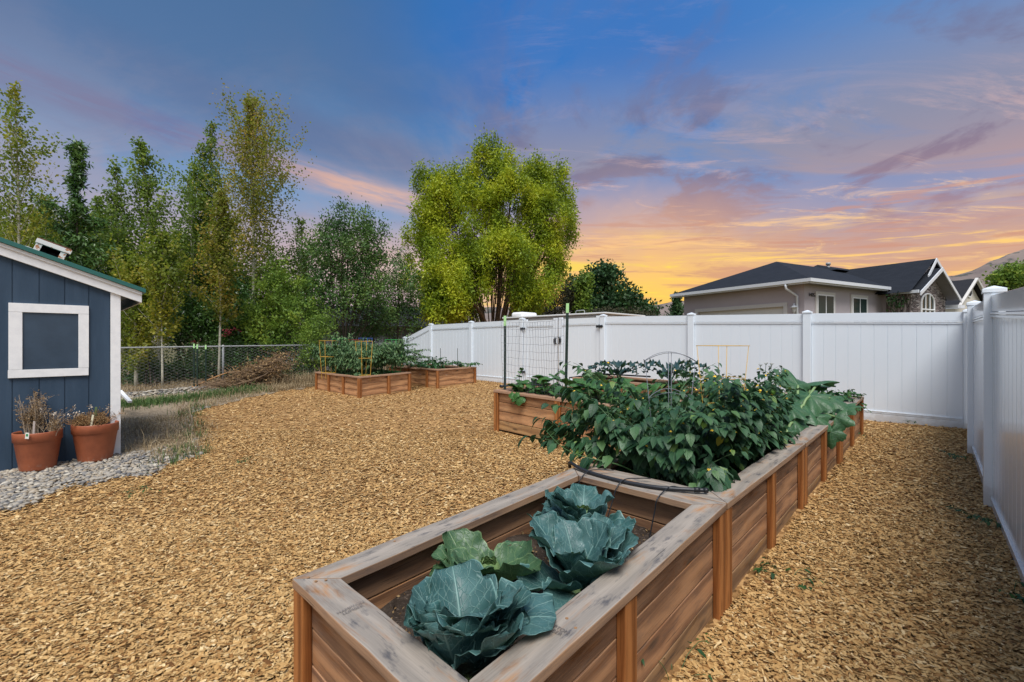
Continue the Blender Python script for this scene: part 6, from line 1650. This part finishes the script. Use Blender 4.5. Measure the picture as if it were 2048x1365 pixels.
cl_ = [Vector((4.88,4.63,0.68)), Vector((4.90,4.60,0.82)), Vector((4.91,4.62,0.95)), Vector((4.90,4.58,1.06))]
stm.tube(smooth_pts(cl_, 5), 0.004, 5)
for k, p in enumerate(cl_[1:]):
    for q in range(3): lobed_leaf(acc, p+Vector((rr.uniform(-.05,.02), rr.uniform(-.06,.06), rr.uniform(-.03,.03))), rr.uniform(0,6), rr.uniform(0,1), 0, 0.055-0.010*k, 280+k*3+q, depth=.16, nr=4, nth=18)
flush(acc, 'leaves', VINE, cv); stm.build('stems', STEMG, cv, smooth=True)
cv = thing('squash_vine', (5.1, 2.9, 0.7), 'younger squash with lobed mid-green leaves, right part of the trellis bed', 'vine')
acc = new_acc(); stm = MB()
for k in range(44):
    y = rr.uniform(2.4, 3.45); x = rr.uniform(4.88, 5.6); z = 0.68 + rr.uniform(0.02, 0.30)
    lobed_leaf(acc, (x, y, z), rr.uniform(0, 6.3), rr.uniform(-.6, .7), rr.uniform(-.4,.4), rr.uniform(0.07, 0.12), 300+k, depth=0.30, cone=0.3, nr=4, nth=24)
    stm.tube([(x, y, z), (x+rr.uniform(-.06,.06), y+rr.uniform(-.06,.06), 0.62)], 0.005, 5)
flush(acc, 'leaves', VINE, cv); stm.build('stalks', STEMP, cv, smooth=True)
cabbage('pale open cabbage behind the taller trellis stake', 5.5, 3.72, 0.72, 0.30, 31, LETT, n=16, heart_r=0.09, group=None, open_=1.0)
# ------------------------------------------------------------------ kale and the pipe in the rear cross bed
for k, (x, y, h, lab) in enumerate([(7.3,4.40,0.44,'kale with a drooping crinkled leaf, before the gate post'),(7.4,3.45,0.46,'kale plant showing between the two wire cages'),(7.25,4.85,0.24,'low kale leaf lying over the timber rim')]):
    root = thing('kale_plant', (x, y, 0.66), lab, 'kale', 'kale plants in the rear cross bed'); acc = new_acc()
    for q in range(13):
        a_ = q*2.399+k; e0 = 60-5*q*0.6
        surf_leaf(acc, (x, y, 0.68+0.025*q), a_, e0+18 if h > .3 else 35, -45, h*rr.uniform(1.0,1.6), 0.15, cup=0.2, ruffle=0.07, seed=400+k*20+q, petiole=0.3, rfreq=6, tipw=0.8, ns=18, nt=8)
    flush(acc, 'leaves', KALE, root)
hs = thing('irrigation_pipe', (7.2, 5.0, 0.8), 'black irrigation pipe along the rim of the rear cross bed', 'pipe')
pa_ = on_x(1139, 756, 7.15); pb_ = on_x(1200, 748, 7.15)
m = MB(); m.tube([pa_+Vector((0,0.03,-0.12)), pa_, pb_, pb_+Vector((0,-1.0,0.0))], 0.014, 8); m.build('pipe_run', RUBBER, hs, smooth=True)
hs = thing('irrigation_pipe', (5.1, 4.9, 0.8), 'black irrigation pipe at the left end of the trellis bed', 'pipe')
pa_ = on_x(1002, 773, 4.92); pb_ = on_x(1050, 768, 5.3)
m = MB(); m.tube([pa_, pb_, pb_+Vector((0.2,-0.25,-0.03))], 0.014, 8); m.tube([pa_+Vector((-0.005,0.015,-0.0)), pa_+Vector((0.005,-0.04,0.0))], 0.022, 8); m.build('pipe_run', RUBBER, hs, smooth=True)
# umbel flowers before the fence
um = thing('umbel_flower', (6.2, 1.6, 0.7), 'thin flower stalks with flat whitish heads beside the squash', 'flower')
m = MB(); um_p = []
for (px, py) in ((1521,732),(1532,729),(1543,730),(1563,737),(1540,735)):
    c = at_depth(px, py, 5.6); m.tube([c, c+Vector((0.03,0.02,-0.16)), c+Vector((0.05,0.02,-0.36))], 0.003, 4, cap=False)
    for q in range(14):
        a_ = q*2.399; e = c+Vector((0.028*math.sqrt(q/14)*math.cos(a_), 0.028*math.sqrt(q/14)*math.sin(a_), 0.012)); um_p.append(e)
        m.tube([c-Vector((0,0,0.012)), e], 0.0009, 3, cap=False)
m.build('stalks', STEMG, um)
V, F = kite_leaves(np.array(um_p), 0.012, 0.011, np.array([0,0,0.2]), 1.0); np_obj('flower_heads', V, F, plain('dusty_white_flower', (0.42,0.40,0.36), 0.8, 0.2), um)
# ------------------------------------------------------------------ tomato bed
def compound(label, x, y, z, height, seed, name='tomato_plant', mat=TOMLEAF, n=13, ls=(0.095,0.050), group='caged tomato plants', spread=0.45):
    bushy(label, x, y, z, height, spread, seed, mat, name=name, n_main=n, leaf=ls, node=0.05, droop=0.75, flowers=0, husks=0, group=group, side=0.85, curl=0.35, stem_r=0.006, bounds=(5.25, 6.6, 10.2, 12.3, 0.70, 0.58, 10.12+0.22*(x-5.1), 5.2))
tp = [(5.45,10.4,'tomato plant at the near corner of the square bed'),(5.45,11.2,'tomato plant inside the left yellow cage'),(5.5,12.0,'tomato plant at the far left end of the square bed'),(6.15,10.55,'tomato plant with paler leaves at the right of the square bed'),(6.2,11.4,'tomato plant in the middle of the square bed behind the yellow cage'),(6.3,12.1,'tomato plant at the rear of the square bed near the lilac')]
for k, (x, y, lab) in enumerate(tp): compound(lab, x, y, 0.60, 1.12 if k else 0.96, 500+k, n=24, spread=0.46)
def square_cage(label, px, Y, w_px, top, bottom, mat, group='coloured tomato cages', levels=3):
    c = at_depth(px, top, Y); z1 = c.z; w_ = w_px/F_PX*Y/2/1.25
    root = thing('tomato_cage', (c.x, c.y, 0.55), label, 'plant cage', group)
    z0 = 0.52
    for i in range(levels):
        z = z1 - i*(z1-z0)*0.42
        m = MB(); q = w_*(1-0.1*i)
        m.tube([(c.x-q,c.y-q,z),(c.x+q,c.y-q,z),(c.x+q,c.y+q,z),(c.x-q,c.y+q,z),(c.x-q,c.y-q,z)], 0.006, 5); m.build('ring', mat, root)
    for sx in (-1, 1):
        for sy in (-1, 1):
            m = MB(); m.tube([(c.x+sx*w_,c.y+sy*w_,z1+0.01),(c.x+sx*w_*.7,c.y+sy*w_*.7,z0)], 0.006, 5); m.build('leg', mat, root)
square_cage('yellow tomato cage at the left of the square bed', 657, 11.7, 33, 682, 740, YWIRE)
square_cage('yellow tomato cage at the near corner of the square bed', 728, 10.9, 30, 683, 740, YWIRE)
square_cage('green tomato cage behind the left yellow one', 679, 12.6, 26, 678, 740, GWIRE)
square_cage('dark red tomato cage behind the tomatoes', 704, 13.0, 24, 680, 740, RWIRE)
square_cage('blue tomato cage behind the near yellow one', 731, 13.2, 24, 677, 740, BWIRE)
square_cage('green tomato cage at the right end of the square bed', 788, 12.0, 31, 680, 740, GWIRE)
# ------------------------------------------------------------------ pepper bed
for k, (x, y, lab, h) in enumerate([(7.75,10.55,'pepper plant left of the first thin stake',0.38),(7.75,11.3,'pepper plant at the left end of the pepper bed',0.42),(8.35,11.2,'pepper plant at the rear of the pepper bed',0.42),(7.8,10.95,'middle pepper plant among the row by the near rim',0.42),(8.75,10.55,'lone pepper plant beside the right-hand thin stake',0.42)]):
    bushy(lab, x, y, 0.66, h, 0.2, 600+k, PEPLEAF, name='pepper_plant', n_main=10, leaf=(0.10,0.055), node=0.05, droop=0.7, flowers=0, husks=0, group='pepper plants in the low bed', side=0.8, stem_r=0.004)
for px, y, lab in ((881, 10.5, 'thin dark stake in the middle of the pepper bed'), (915, 10.4, 'thin dark stake behind the lone pepper plant')):
    b = on_y(px, 730, y); m = MB(); m.tube([(b.x, b.y, 0.6), (b.x, b.y, on_y(px, 697, y).z)], 0.008, 6); o = m.build('plant_stake', GREENPOST); tag(o, lab, 'stake', 'thin stakes in the pepper bed')
# ================================================================== chips, stones, weeds
def in_quads(x, y):
    inside = np.zeros(len(x), bool)
    for q in BED_QUADS:
        ok = np.ones(len(x), bool)
        for i in range(4):
            (ax_, ay), (bx, by) = q[i], q[(i+1) % 4]
            ok &= ((bx-ax_)*(y-ay) - (by-ay)*(x-ax_)) > 0.0
        inside |= ok
    return inside
def view_mask(x, y, lo, hi, pxl=-260, pxr=2330):
    X = x*SA - y*CA; Y = x*CA + y*SA
    px = CX + F_PX*X/np.maximum(Y, 0.01)
    return (Y > lo) & (Y < hi) & (px > pxl) & (px < pxr)
def chip_batch(n, lo, hi, size):
    # even in area over the visible wedge
    Y = np.sqrt(R.uniform(lo*lo, hi*hi, n)); px = R.uniform(-260, 2330, n); X = (px-CX)/F_PX*Y
    x = X*SA + Y*CA; y = -X*CA + Y*SA
    e = edge_y(np.clip(x, -4, 9.75)) + 0.12*np.sin(x*6.1) + 0.08*np.sin(x*13.7)
    ok = (x < 9.72) & (y > -0.45) & (y < e + 0.10 - 0.35*R.uniform(0,1,n)**4*0 + R.normal(0,0.07,n)) & ~in_quads(x, y)
    x, y = x[ok], y[ok]; n = len(x)
    z = gz(x, y) + R.uniform(0.004, 0.020, n)
    L = size*np.minimum(R.lognormal(0, 0.42, n), 1.9); W = L*R.uniform(0.24, 0.60, n)
    a = R.uniform(0, 2*PI, n); tl_ = R.normal(0, 0.19, n); rl = R.normal(0, 0.23, n)
    d = np.stack([np.cos(a)*np.cos(tl_), np.sin(a)*np.cos(tl_), np.sin(tl_)], -1)
    s_ = np.stack([-np.sin(a), np.cos(a), np.zeros(n)], -1)
    nn_ = np.cross(d, s_)
    s_ = s_*np.cos(rl)[:, None] + nn_*np.sin(rl)[:, None]
    c = np.stack([x, y, z], -1)
    k1, k2, k3, k4 = (R.uniform(0.55, 1.1, n) for _ in range(4))
    hL, hW = (L/2)[:, None], (W/2)[:, None]
    V = np.stack([c - d*hL*k1[:,None] - s_*hW*R.uniform(.2,1,n)[:,None], c - d*hL*k2[:,None]*0.8 + s_*hW*k3[:,None], c + d*hL*k4[:,None] + s_*hW*R.uniform(.1,1,n)[:,None], c + d*hL*k1[:,None]*0.9 - s_*hW*k2[:,None]], 1)
    return V.reshape(-1, 3), n
parts = [chip_batch(250000, 0.95, 3.6, 0.0255), chip_batch(230000, 3.6, 7.0, 0.029), chip_batch(170000, 7.0, 15.5, 0.040)]
V = np.concatenate([p[0] for p in parts]); n = sum(p[1] for p in parts)
o = np_obj('wood_chips', V, np.arange(n*4).reshape(n, 4), CHIPS); tag(o, kind='stuff')
# ---- river stones by the shed
def ico(sub=1):
    import bmesh
    bm = bmesh.new(); bmesh.ops.create_icosphere(bm, subdivisions=sub, radius=1.0)
    v = np.array([q.co[:] for q in bm.verts]); f = np.array([[q.index for q in fc.verts] for fc in bm.faces]); bm.free(); return v, f
iv, if_ = ico(2)
def stones(name, pts, size, seed):
    rg = np.random.default_rng(seed); n = len(pts)
    sc = size*rg.lognormal(0, 0.30, (n, 1))*np.array([[1.0, 0.75, 0.45]])*rg.uniform(0.75, 1.25, (n, 3))
    a = rg.uniform(0, 2*PI, n); ca, sa = np.cos(a), np.sin(a)
    k = rg.normal(size=(n, 6, 3))
    r = 1 + 0.10*np.sum(np.sin(3.0*np.einsum('vj,nkj->nvk', iv, k*0.6)), -1)/2.0
    v = iv[None]*r[:, :, None]*sc[:, None, :]
    b = rg.normal(0, 0.25, n); x = v[..., 0]*np.cos(b)[:, None] - v[..., 2]*np.sin(b)[:, None]; z = v[..., 0]*np.sin(b)[:, None] + v[..., 2]*np.cos(b)[:, None]
    v = np.stack([x*ca[:, None]-v[..., 1]*sa[:, None], x*sa[:, None]+v[..., 1]*ca[:, None], z], -1) + pts[:, None, :]
    F = (np.arange(n)[:, None, None]*len(iv) + if_[None]).reshape(-1, 3)
    return tag(np_obj(name, v.reshape(-1, 3), F, STONE, smooth=True), kind='stuff')
n = 26000
x = R.uniform(-1.6, 1.25, n); y = R.uniform(5.2, 7.42, n)
e = edge_y(x) + 0.12*np.sin(x*6.1) + 0.08*np.sin(x*13.7)
ok = (y > e - 0.03 + 0.22*np.abs(R.normal(0,1,n))**1.6*0.5) & ((x < 0.72) | (R.uniform(0,1,n) < np.clip(1.3-(x-0.5)*1.7, 0, 1)))
x, y = x[ok][:11000], y[ok][:11000]
stones('river_stones', np.stack([x, y, gz(x, y)+R.uniform(0.002, 0.035, len(x))], -1), 0.019, 5)
n = 2600
x = R.uniform(0.3, 4.4, n); y = 14.45 + (x-0.3)*0.05 + R.normal(0, 0.17, n) - 0.55*np.clip((1.6-x)/1.3, 0, 1)
stones('gravel', np.stack([x, y, gz(x, y)+R.uniform(0.0, 0.09, n)*np.exp(-((y-14.45-(x-.3)*.05)/.25)**2)+0.01], -1), 0.030, 6)
n = 420
x = R.uniform(0.7, 2.4, n); y = edge_y(x)+np.abs(R.normal(0.15, 0.25, n))
stones('scattered_stones', np.stack([x, y, gz(x, y)+0.012], -1), 0.026, 7)
# ---- grass
GR_DRY = leaf_mat('dry_grass_blade', [(0,(0.20,0.14,0.075)),(0.5,(0.36,0.27,0.15)),(1,(0.52,0.42,0.27))], 0.8, 0.2)
GR_GREEN = leaf_mat('green_grass_blade', [(0,(0.035,0.085,0.022)),(0.6,(0.075,0.145,0.038)),(1,(0.16,0.21,0.06))], 0.6, 0.2)
def grass(name, x, y, h, w, mat, bend=0.5, seed=1):
    rg = np.random.default_rng(seed); n = len(x)
    a = rg.uniform(0, 2*PI, n); L = h*rg.lognormal(-0.1, 0.35, n); be = bend*rg.uniform(0.1, 1.6, n)
    b0 = np.stack([x, y, gz(x, y)], -1); o_ = np.stack([np.cos(a), np.sin(a), np.zeros(n)], -1); s_ = np.stack([-np.sin(a), np.cos(a), np.zeros(n)], -1)*w*0.5
    up_ = np.array([[0,0,1.0]])
    m1 = b0 + up_*(L*0.55)[:, None] + o_*(L*be*0.22)[:, None]; m2 = b0 + up_*(L*(1-0.35*np.minimum(be, 1.4)))[:, None] + o_*(L*be*0.8)[:, None]
    V = np.stack([b0-s_, b0+s_, m1+s_*.8, m1-s_*.8, m2], 1)
    V2 = np.stack([b0-s_, b0+s_, m1+s_*.8, m1-s_*.8], 1).reshape(-1, 3)
    V = np.concatenate([V[:, :4].reshape(-1, 3), np.stack([m1-s_*.8, m1+s_*.8, m2+s_*.1, m2-s_*.1], 1).reshape(-1, 3)])
    return tag(np_obj(name, V, np.arange(len(V)).reshape(-1, 4), mat), kind='stuff')
def scatter(n, fx, fy, pc=40, sp=0.12):
    cx = fx(pc); cy = fy(pc, cx); k = R.integers(0, pc, n)
    return cx[k]+R.normal(0, sp, n), cy[k]+R.normal(0, sp, n)
x, y = scatter(3000, lambda n: R.uniform(0.72, 1.75, n), lambda n, x: np.maximum(R.uniform(6.7, 10.2, n), edge_y(np.minimum(x,1.6))+0.1), 70, 0.13)
ok = ~((x < 0.70) & (y > 7.3)); grass('dry_grass', x[ok], y[ok], 0.08, 0.007, GR_DRY, 1.7, 2)
x, y = scatter(600, lambda n: R.uniform(0.8, 2.3, n), lambda n, x: edge_y(x)+R.uniform(0.05, 0.5, n), 16, 0.12)
ok = ~((x < 0.70) & (y > 7.3)); grass('green_weeds', x[ok], y[ok], 0.12, 0.009, GR_GREEN, 0.9, 3)
x = R.uniform(0.4, 4.2, 5200); y = 11.9 + 0.35*(x-0.5)*0.85 + R.normal(0, 0.36, 5200)+0.3; ok = y > edge_y(x)+0.02
grass('green_grass', x[ok], y[ok], 0.13, 0.010, GR_GREEN, 0.8, 4)
x = R.uniform(0.9, 9.0, 13000); y = edge_y(x) + np.abs(R.normal(0.0, 0.75, 13000)) + 0.05; ok = (y < 14.9) & (R.uniform(0,1,13000) < np.where(x < 4, 0.30, 1.0))
grass('dry_grass', x[ok], y[ok], 0.13, 0.009, GR_DRY, 0.8, 5)
x = R.uniform(4.4, 9.2, 4000); y = R.uniform(13.7, 14.95, 4000); grass('tall_dry_grass', x, y, 0.32, 0.009, GR_DRY, 0.7, 6)
x = R.uniform(-0.4, 9.5, 9000); y = R.uniform(15.1, 17.5, 9000); grass('dry_grass', x, y, 0.13, 0.010, GR_DRY, 0.7, 9)
# ---- weeds
WEED = leaf_mat('weed_leaf', [(0,(0.015,0.05,0.015)),(0.6,(0.03,0.085,0.025)),(1,(0.06,0.13,0.03))], 0.5, 0.2)
for k, (px, py, h, lab) in enumerate([(1577,1155,0.10,'small weed alone in the chips of the right-hand path'),(1347,1352,0.24,'weed sprig against the planks of the nearest bed'),(1990,1058,0.22,'dark weed at the foot of the nearer right-hand fence post'),(1950,925,0.20,'weed at the foot of the farther right-hand fence post'),(2037,1195,0.10,'low weed under the right fence at the picture edge'),(1775,838,0.16,'weed at the far fence nearest the last bed'),(1796,842,0.16,'taller weed in the middle along the far fence'),(1840,850,0.15,'weed at the far fence close to the corner'),(1720,872,0.12,'weed tucked by the last bed stud'),(497,925,0.10,'green tuft at the ragged edge of the chips'),(290,985,0.12,'thin weed between the river stones and the chips')]):
    p = on_z(px, py)
    if p.y < -0.1 and p.x < 9: p.y = max(p.y, float(np.interp(p.x, [r_[0] for r_ in rp], [r_[1] for r_ in rp]))+0.08)
    bushy(lab, p.x, p.y, p.z, h, h*0.7, 700+k, WEED, name='weed', n_main=7, leaf=(0.045,0.02), node=0.03, droop=0.2, flowers=0, husks=0, group='weeds in the chips', side=0.4, stem_r=0.002)
# ---- pots with dead plants
def pot(label, pxl, pxr, ptop, pbot, seed):
    p = on_z((pxl+pxr)/2, pbot-6, 0.0); Y = w2c(p.x, p.y)[1]; Y2 = Y+0.08
    r1 = (pxr-pxl)/2/F_PX*Y2*0.99/math.hypot(1, ((pxl+pxr)/2-CX)/F_PX)**0.92; h = (pbot-ptop)/F_PX*Y2*0.90; r0 = r1*0.73
    x, y = c2w(((pxl+pxr)/2-CX)/F_PX*Y2, Y2); z = ground(x, y)+0.01
    root = thing('plant_pot', (x, y, z), label, 'plant pot', 'terracotta pots by the shed')
    m = MB(); m.lathe((x,y,z), [(0.0,0.0),(r0*.96,0.0),(r0,0.012),(r0*1.01,0.02),(r1*0.93,h*0.74),(r1*0.945,h*0.755),(r1*0.99,h*0.77),(r1*1.0,h*0.985),(r1*0.99,h),(r1*0.955,h),(r1*0.93,h*0.96),(r1*0.90,h*0.80)], 48); m.build('shell', TERRA, root, smooth=True)
    n = 16; V = [(x,y,z+h*0.90)]; 
    m = MB(); m.lathe((x,y,z), [(r1*0.935,h*0.87),(r1*0.6,h*0.885),(r1*0.3,h*0.90),(0.0,h*0.905)], 30); m.build('soil', POTSOIL, root, smooth=True)
    return root, Vector((x, y, z+h*0.89)), r1
pa, ca_, ra = pot('terracotta pot with an upright dead plant, left of the pair', 25, 127, 866, 950, 1)
pb, cb_, rb = pot('terracotta pot with a low brown cushion of dead growth, by the shed corner', 143, 239, 850, 931, 2)
def dead_plant(label, c, h, n, seed, spread, group=None, lean=(0,0), col=None, fine=True):
    root = thing('dead_plant', c, label, 'dead plant', 'dead plants in the pots'); rr = random.Random(seed); m = MB(); P = []
    for k in range(n):
        a_ = rr.uniform(0, 6.28); e = rr.uniform(.5 if h < .3 else .95, 1.5); L = h*rr.uniform(.45, 1.05); b = c+Vector((rr.uniform(-1,1), rr.uniform(-1,1), 0))*spread*0.45
        d = Vector((math.cos(a_)*math.cos(e)*spread/h*1.6, math.sin(a_)*math.cos(e)*spread/h*1.6, math.sin(e)))
        pts = [b-Vector((0,0,0.03)), b+d*L*.5, b+d*L+Vector((rr.uniform(-.02,.02), rr.uniform(-.02,.02), 0.02))]
        m.tube(pts, [.0035,.0025,.0012], 4, cap=False)
        for q in range(7):
            f = rr.uniform(.25, 1); s0 = b+d*L*f; t_ = s0+Vector((rr.uniform(-1,1), rr.uniform(-1,1), rr.uniform(.3,1.4)))*0.05
            m.tube([s0, t_], [.0016,.001], 3, cap=False); P += [t_]*3 + [s0.lerp(t_, .5)]*2
    m.build('stems', col or DRYST, root)
    P = np.array(P)+R.normal(0, .008, (len(P),3)); V, F = kite_leaves(P, 0.022, 0.009, None, 1.0); np_obj('withered_leaves', V, F, LF_DRY, root)
    return root
cl2 = ca_+Vector((-SA,CA,0))*0.06
dead_plant('tall twiggy dead plant in the left pot', cl2, 0.46, 50, 3, 0.15)
dead_plant('small dry sprig with pale seed heads at the right side of the left pot', ca_+Vector((SA,-CA,0))*0.15, 0.25, 14, 4, 0.07)
dead_plant('low reddish-brown dead cushion in the right pot', cb_+Vector((-SA,CA,0))*0.05, 0.15, 90, 5, 0.20, col=BARKO)
def seedheads(c, n, h, seed):
    root = thing('seed_stalk', c, 'bent pale seed stalk rising from the '+('left' if seed == 1 else 'right')+' pot', 'dry stalk', 'pale seed stalks in the pots'); rr = random.Random(seed); m = MB(); P = []
    for k in range(n):
        a_ = rr.uniform(-.6,.6)+math.atan2(-CA, SA)+(0 if rr.random() < .7 else PI); e = c+Vector((math.cos(a_)*rr.uniform(.05,.25), math.sin(a_)*rr.uniform(.05,.25), h*rr.uniform(.6,1.1)))
        m.tube([c, c.lerp(e,.6)+Vector((0,0,.05)), e], [.002,.0015,.001], 4, cap=False); P += [e]*10
    m.build('stalk', DRYST, root); P = np.array(P)+R.normal(0,.012,(len(P),3)); V, F = kite_leaves(P, .028, .012, np.array([0,0,.5]), .7); np_obj('seed_head', V, F, plain('pale_seed_%d' % seed, (.5,.42,.33), .8, .2), root)
seedheads(ca_+Vector((SA,-CA,0))*0.13, 5, 0.34, 1); seedheads(cb_+Vector((SA,-CA,0))*0.02, 4, 0.24, 2)
def tagstick(c, h, w_, tilt, mat, label, square=False):
    m = MB(); ax_ = Vector((SA*tilt, -CA*tilt, 1)).normalized(); s_ = Vector((SA,-CA,0)); s_ = (s_-ax_*s_.dot(ax_)).normalized(); n_ = s_.cross(ax_)
    m.obox(c+ax_*h/2, s_, n_, ax_, w_/2, .0015, h/2); o = m.build('plant_tag', mat, bevel=.001); tag(o, label, 'plant tag', 'plant tags in the pots')
    return o, c+ax_*h*0.6-n_*0.0, s_, n_, ax_
f_ = Vector((-CA,-SA,0))
tagstick(ca_+f_*0.10+Vector((SA,-CA,0))*0.055, 0.17, 0.022, 0.05, plain('weathered_tag', (.42,.36,.33), .7), 'greyish wooden tag standing in the left pot')
o_, tc_, s_, n_, ax_ = tagstick(ca_+f_*0.20+Vector((SA,-CA,0))*0.09, 0.065, 0.04, 0.1, WTAG, 'small white tag with a green square in the left pot')
m = MB(); m.obox(tc_+f_*0.0022, s_, n_, ax_, .011, .0004, .013); m.build('green_print', plain('green_print', (.02,.22,.08), .5), o_)
tagstick(cb_+f_*0.14+Vector((SA,-CA,0))*0.07, 0.17, 0.024, 0.18, plain('cream_tag', (.66,.62,.45), .6), 'cream plant tag leaning in the right pot')
tagstick(cb_+f_*0.0+Vector((SA,-CA,0))*-0.02, 0.24, 0.03, 0.12, plain('dark_green_tag', (.10,.14,.06), .6), 'dark oval-topped tag behind the brown cushion')
# ---- brush pile, fallen branches
bp = thing('brush_pile', (3.2, 14.2, ground(3.2, 14.2)), 'heap of cut branches and dry leaves against the wire fence', 'brush pile')
rr = random.Random(77); m = MB(); P = []
for k in range(330):
    f = rr.random()**0.8; px = 400+165*f; Y = rr.uniform(11.9, 12.6)+1.2*f
    hz2 = 0.12+0.80*f**1.2
    c = foot(px, Y)+Vector((0,0,rr.uniform(.02, hz2)))
    if c.y > 14.85: c.y = 14.85-rr.random()*.4
    d = Vector((SA, -CA, 0))*rr.uniform(.5,1)*rr.choice((-1,1,1)) + Vector((CA,SA,0))*rr.uniform(-.35,.35) + Vector((0,0,rr.uniform(-.05,.5)))
    L = rr.uniform(.2,.65); e = c+d.normalized()*L
    if e.y > 14.95: e.y = 14.9
    m.tube([c-d.normalized()*L*.6, c+Vector((0,0,rr.uniform(-.04,.06))), e], [.010,.008,.003], 4, cap=False)
    if f > .25:
        for q in range(int(18*f)): P.append(c.lerp(e, rr.random())+Vector((rr.gauss(0,.07), rr.gauss(0,.07), rr.gauss(0,.06))))
m.build('twigs', BARKT, bp); P = np.array(P); V, F = kite_leaves(P, 0.075, 0.035, None, 1.0); np_obj('dry_leaves', V, F, LF_DRY, bp)
for k, (pts, rads, mt, lab) in enumerate([
    ([(333,800,12.0,.05),(370,790,12.1,.05),(420,784,12.3,.04),(470,770,12.5,.0),(520,755,12.8,.0),(548,738,13.0,.0),(553,730,13.1,0)], [.028,.034,.034,.030,.025,.018,.012], BARKT, 'thick dark fallen branch lying along the front of the brush pile'),
    ([(338,783,12.3,0),(375,778,12.35,0),(400,768,12.5,0),(425,757,12.7,0),(455,746,12.9,0),(480,742,13.1,0)], [.02,.026,.024,.02,.015,.01], BARKO, 'orange-brown peeled branch slanting up across the stakes')]):
    pp = [at_depth(a_, b_, c_)-Vector((0,0,0.0)) for a_, b_, c_, d_ in pts]
    for q in pp: q.y = min(q.y, 14.9); q.z = max(q.z, ground(q.x, q.y)+0.03)
    m = MB(); m.tube(smooth_pts(pp, 5), [float(np.interp(i/5, range(len(rads)), rads)) for i in range(len(smooth_pts(pp,5)))], 8); o = m.build('fallen_branch', mt, smooth=True); tag(o, lab, 'branch', 'long branches on the brush pile')
# ---- white bent downspout scrap behind the shed corner
a_ = at_depth(247, 790, 8.6); b_ = at_depth(262, 806, 8.3)
m = MB(); d_ = (b_-a_).normalized(); m.obox((a_+b_)/2-d_*0.15, d_, Vector((0,0,1)).cross(d_).normalized(), d_.cross(Vector((0,0,1)).cross(d_)).normalized(), 0.35, .03, .02); o = m.build('downspout_scrap', WHITE, bevel=.004); tag(o, 'short white piece of downspout lying behind the shed corner', 'downspout')
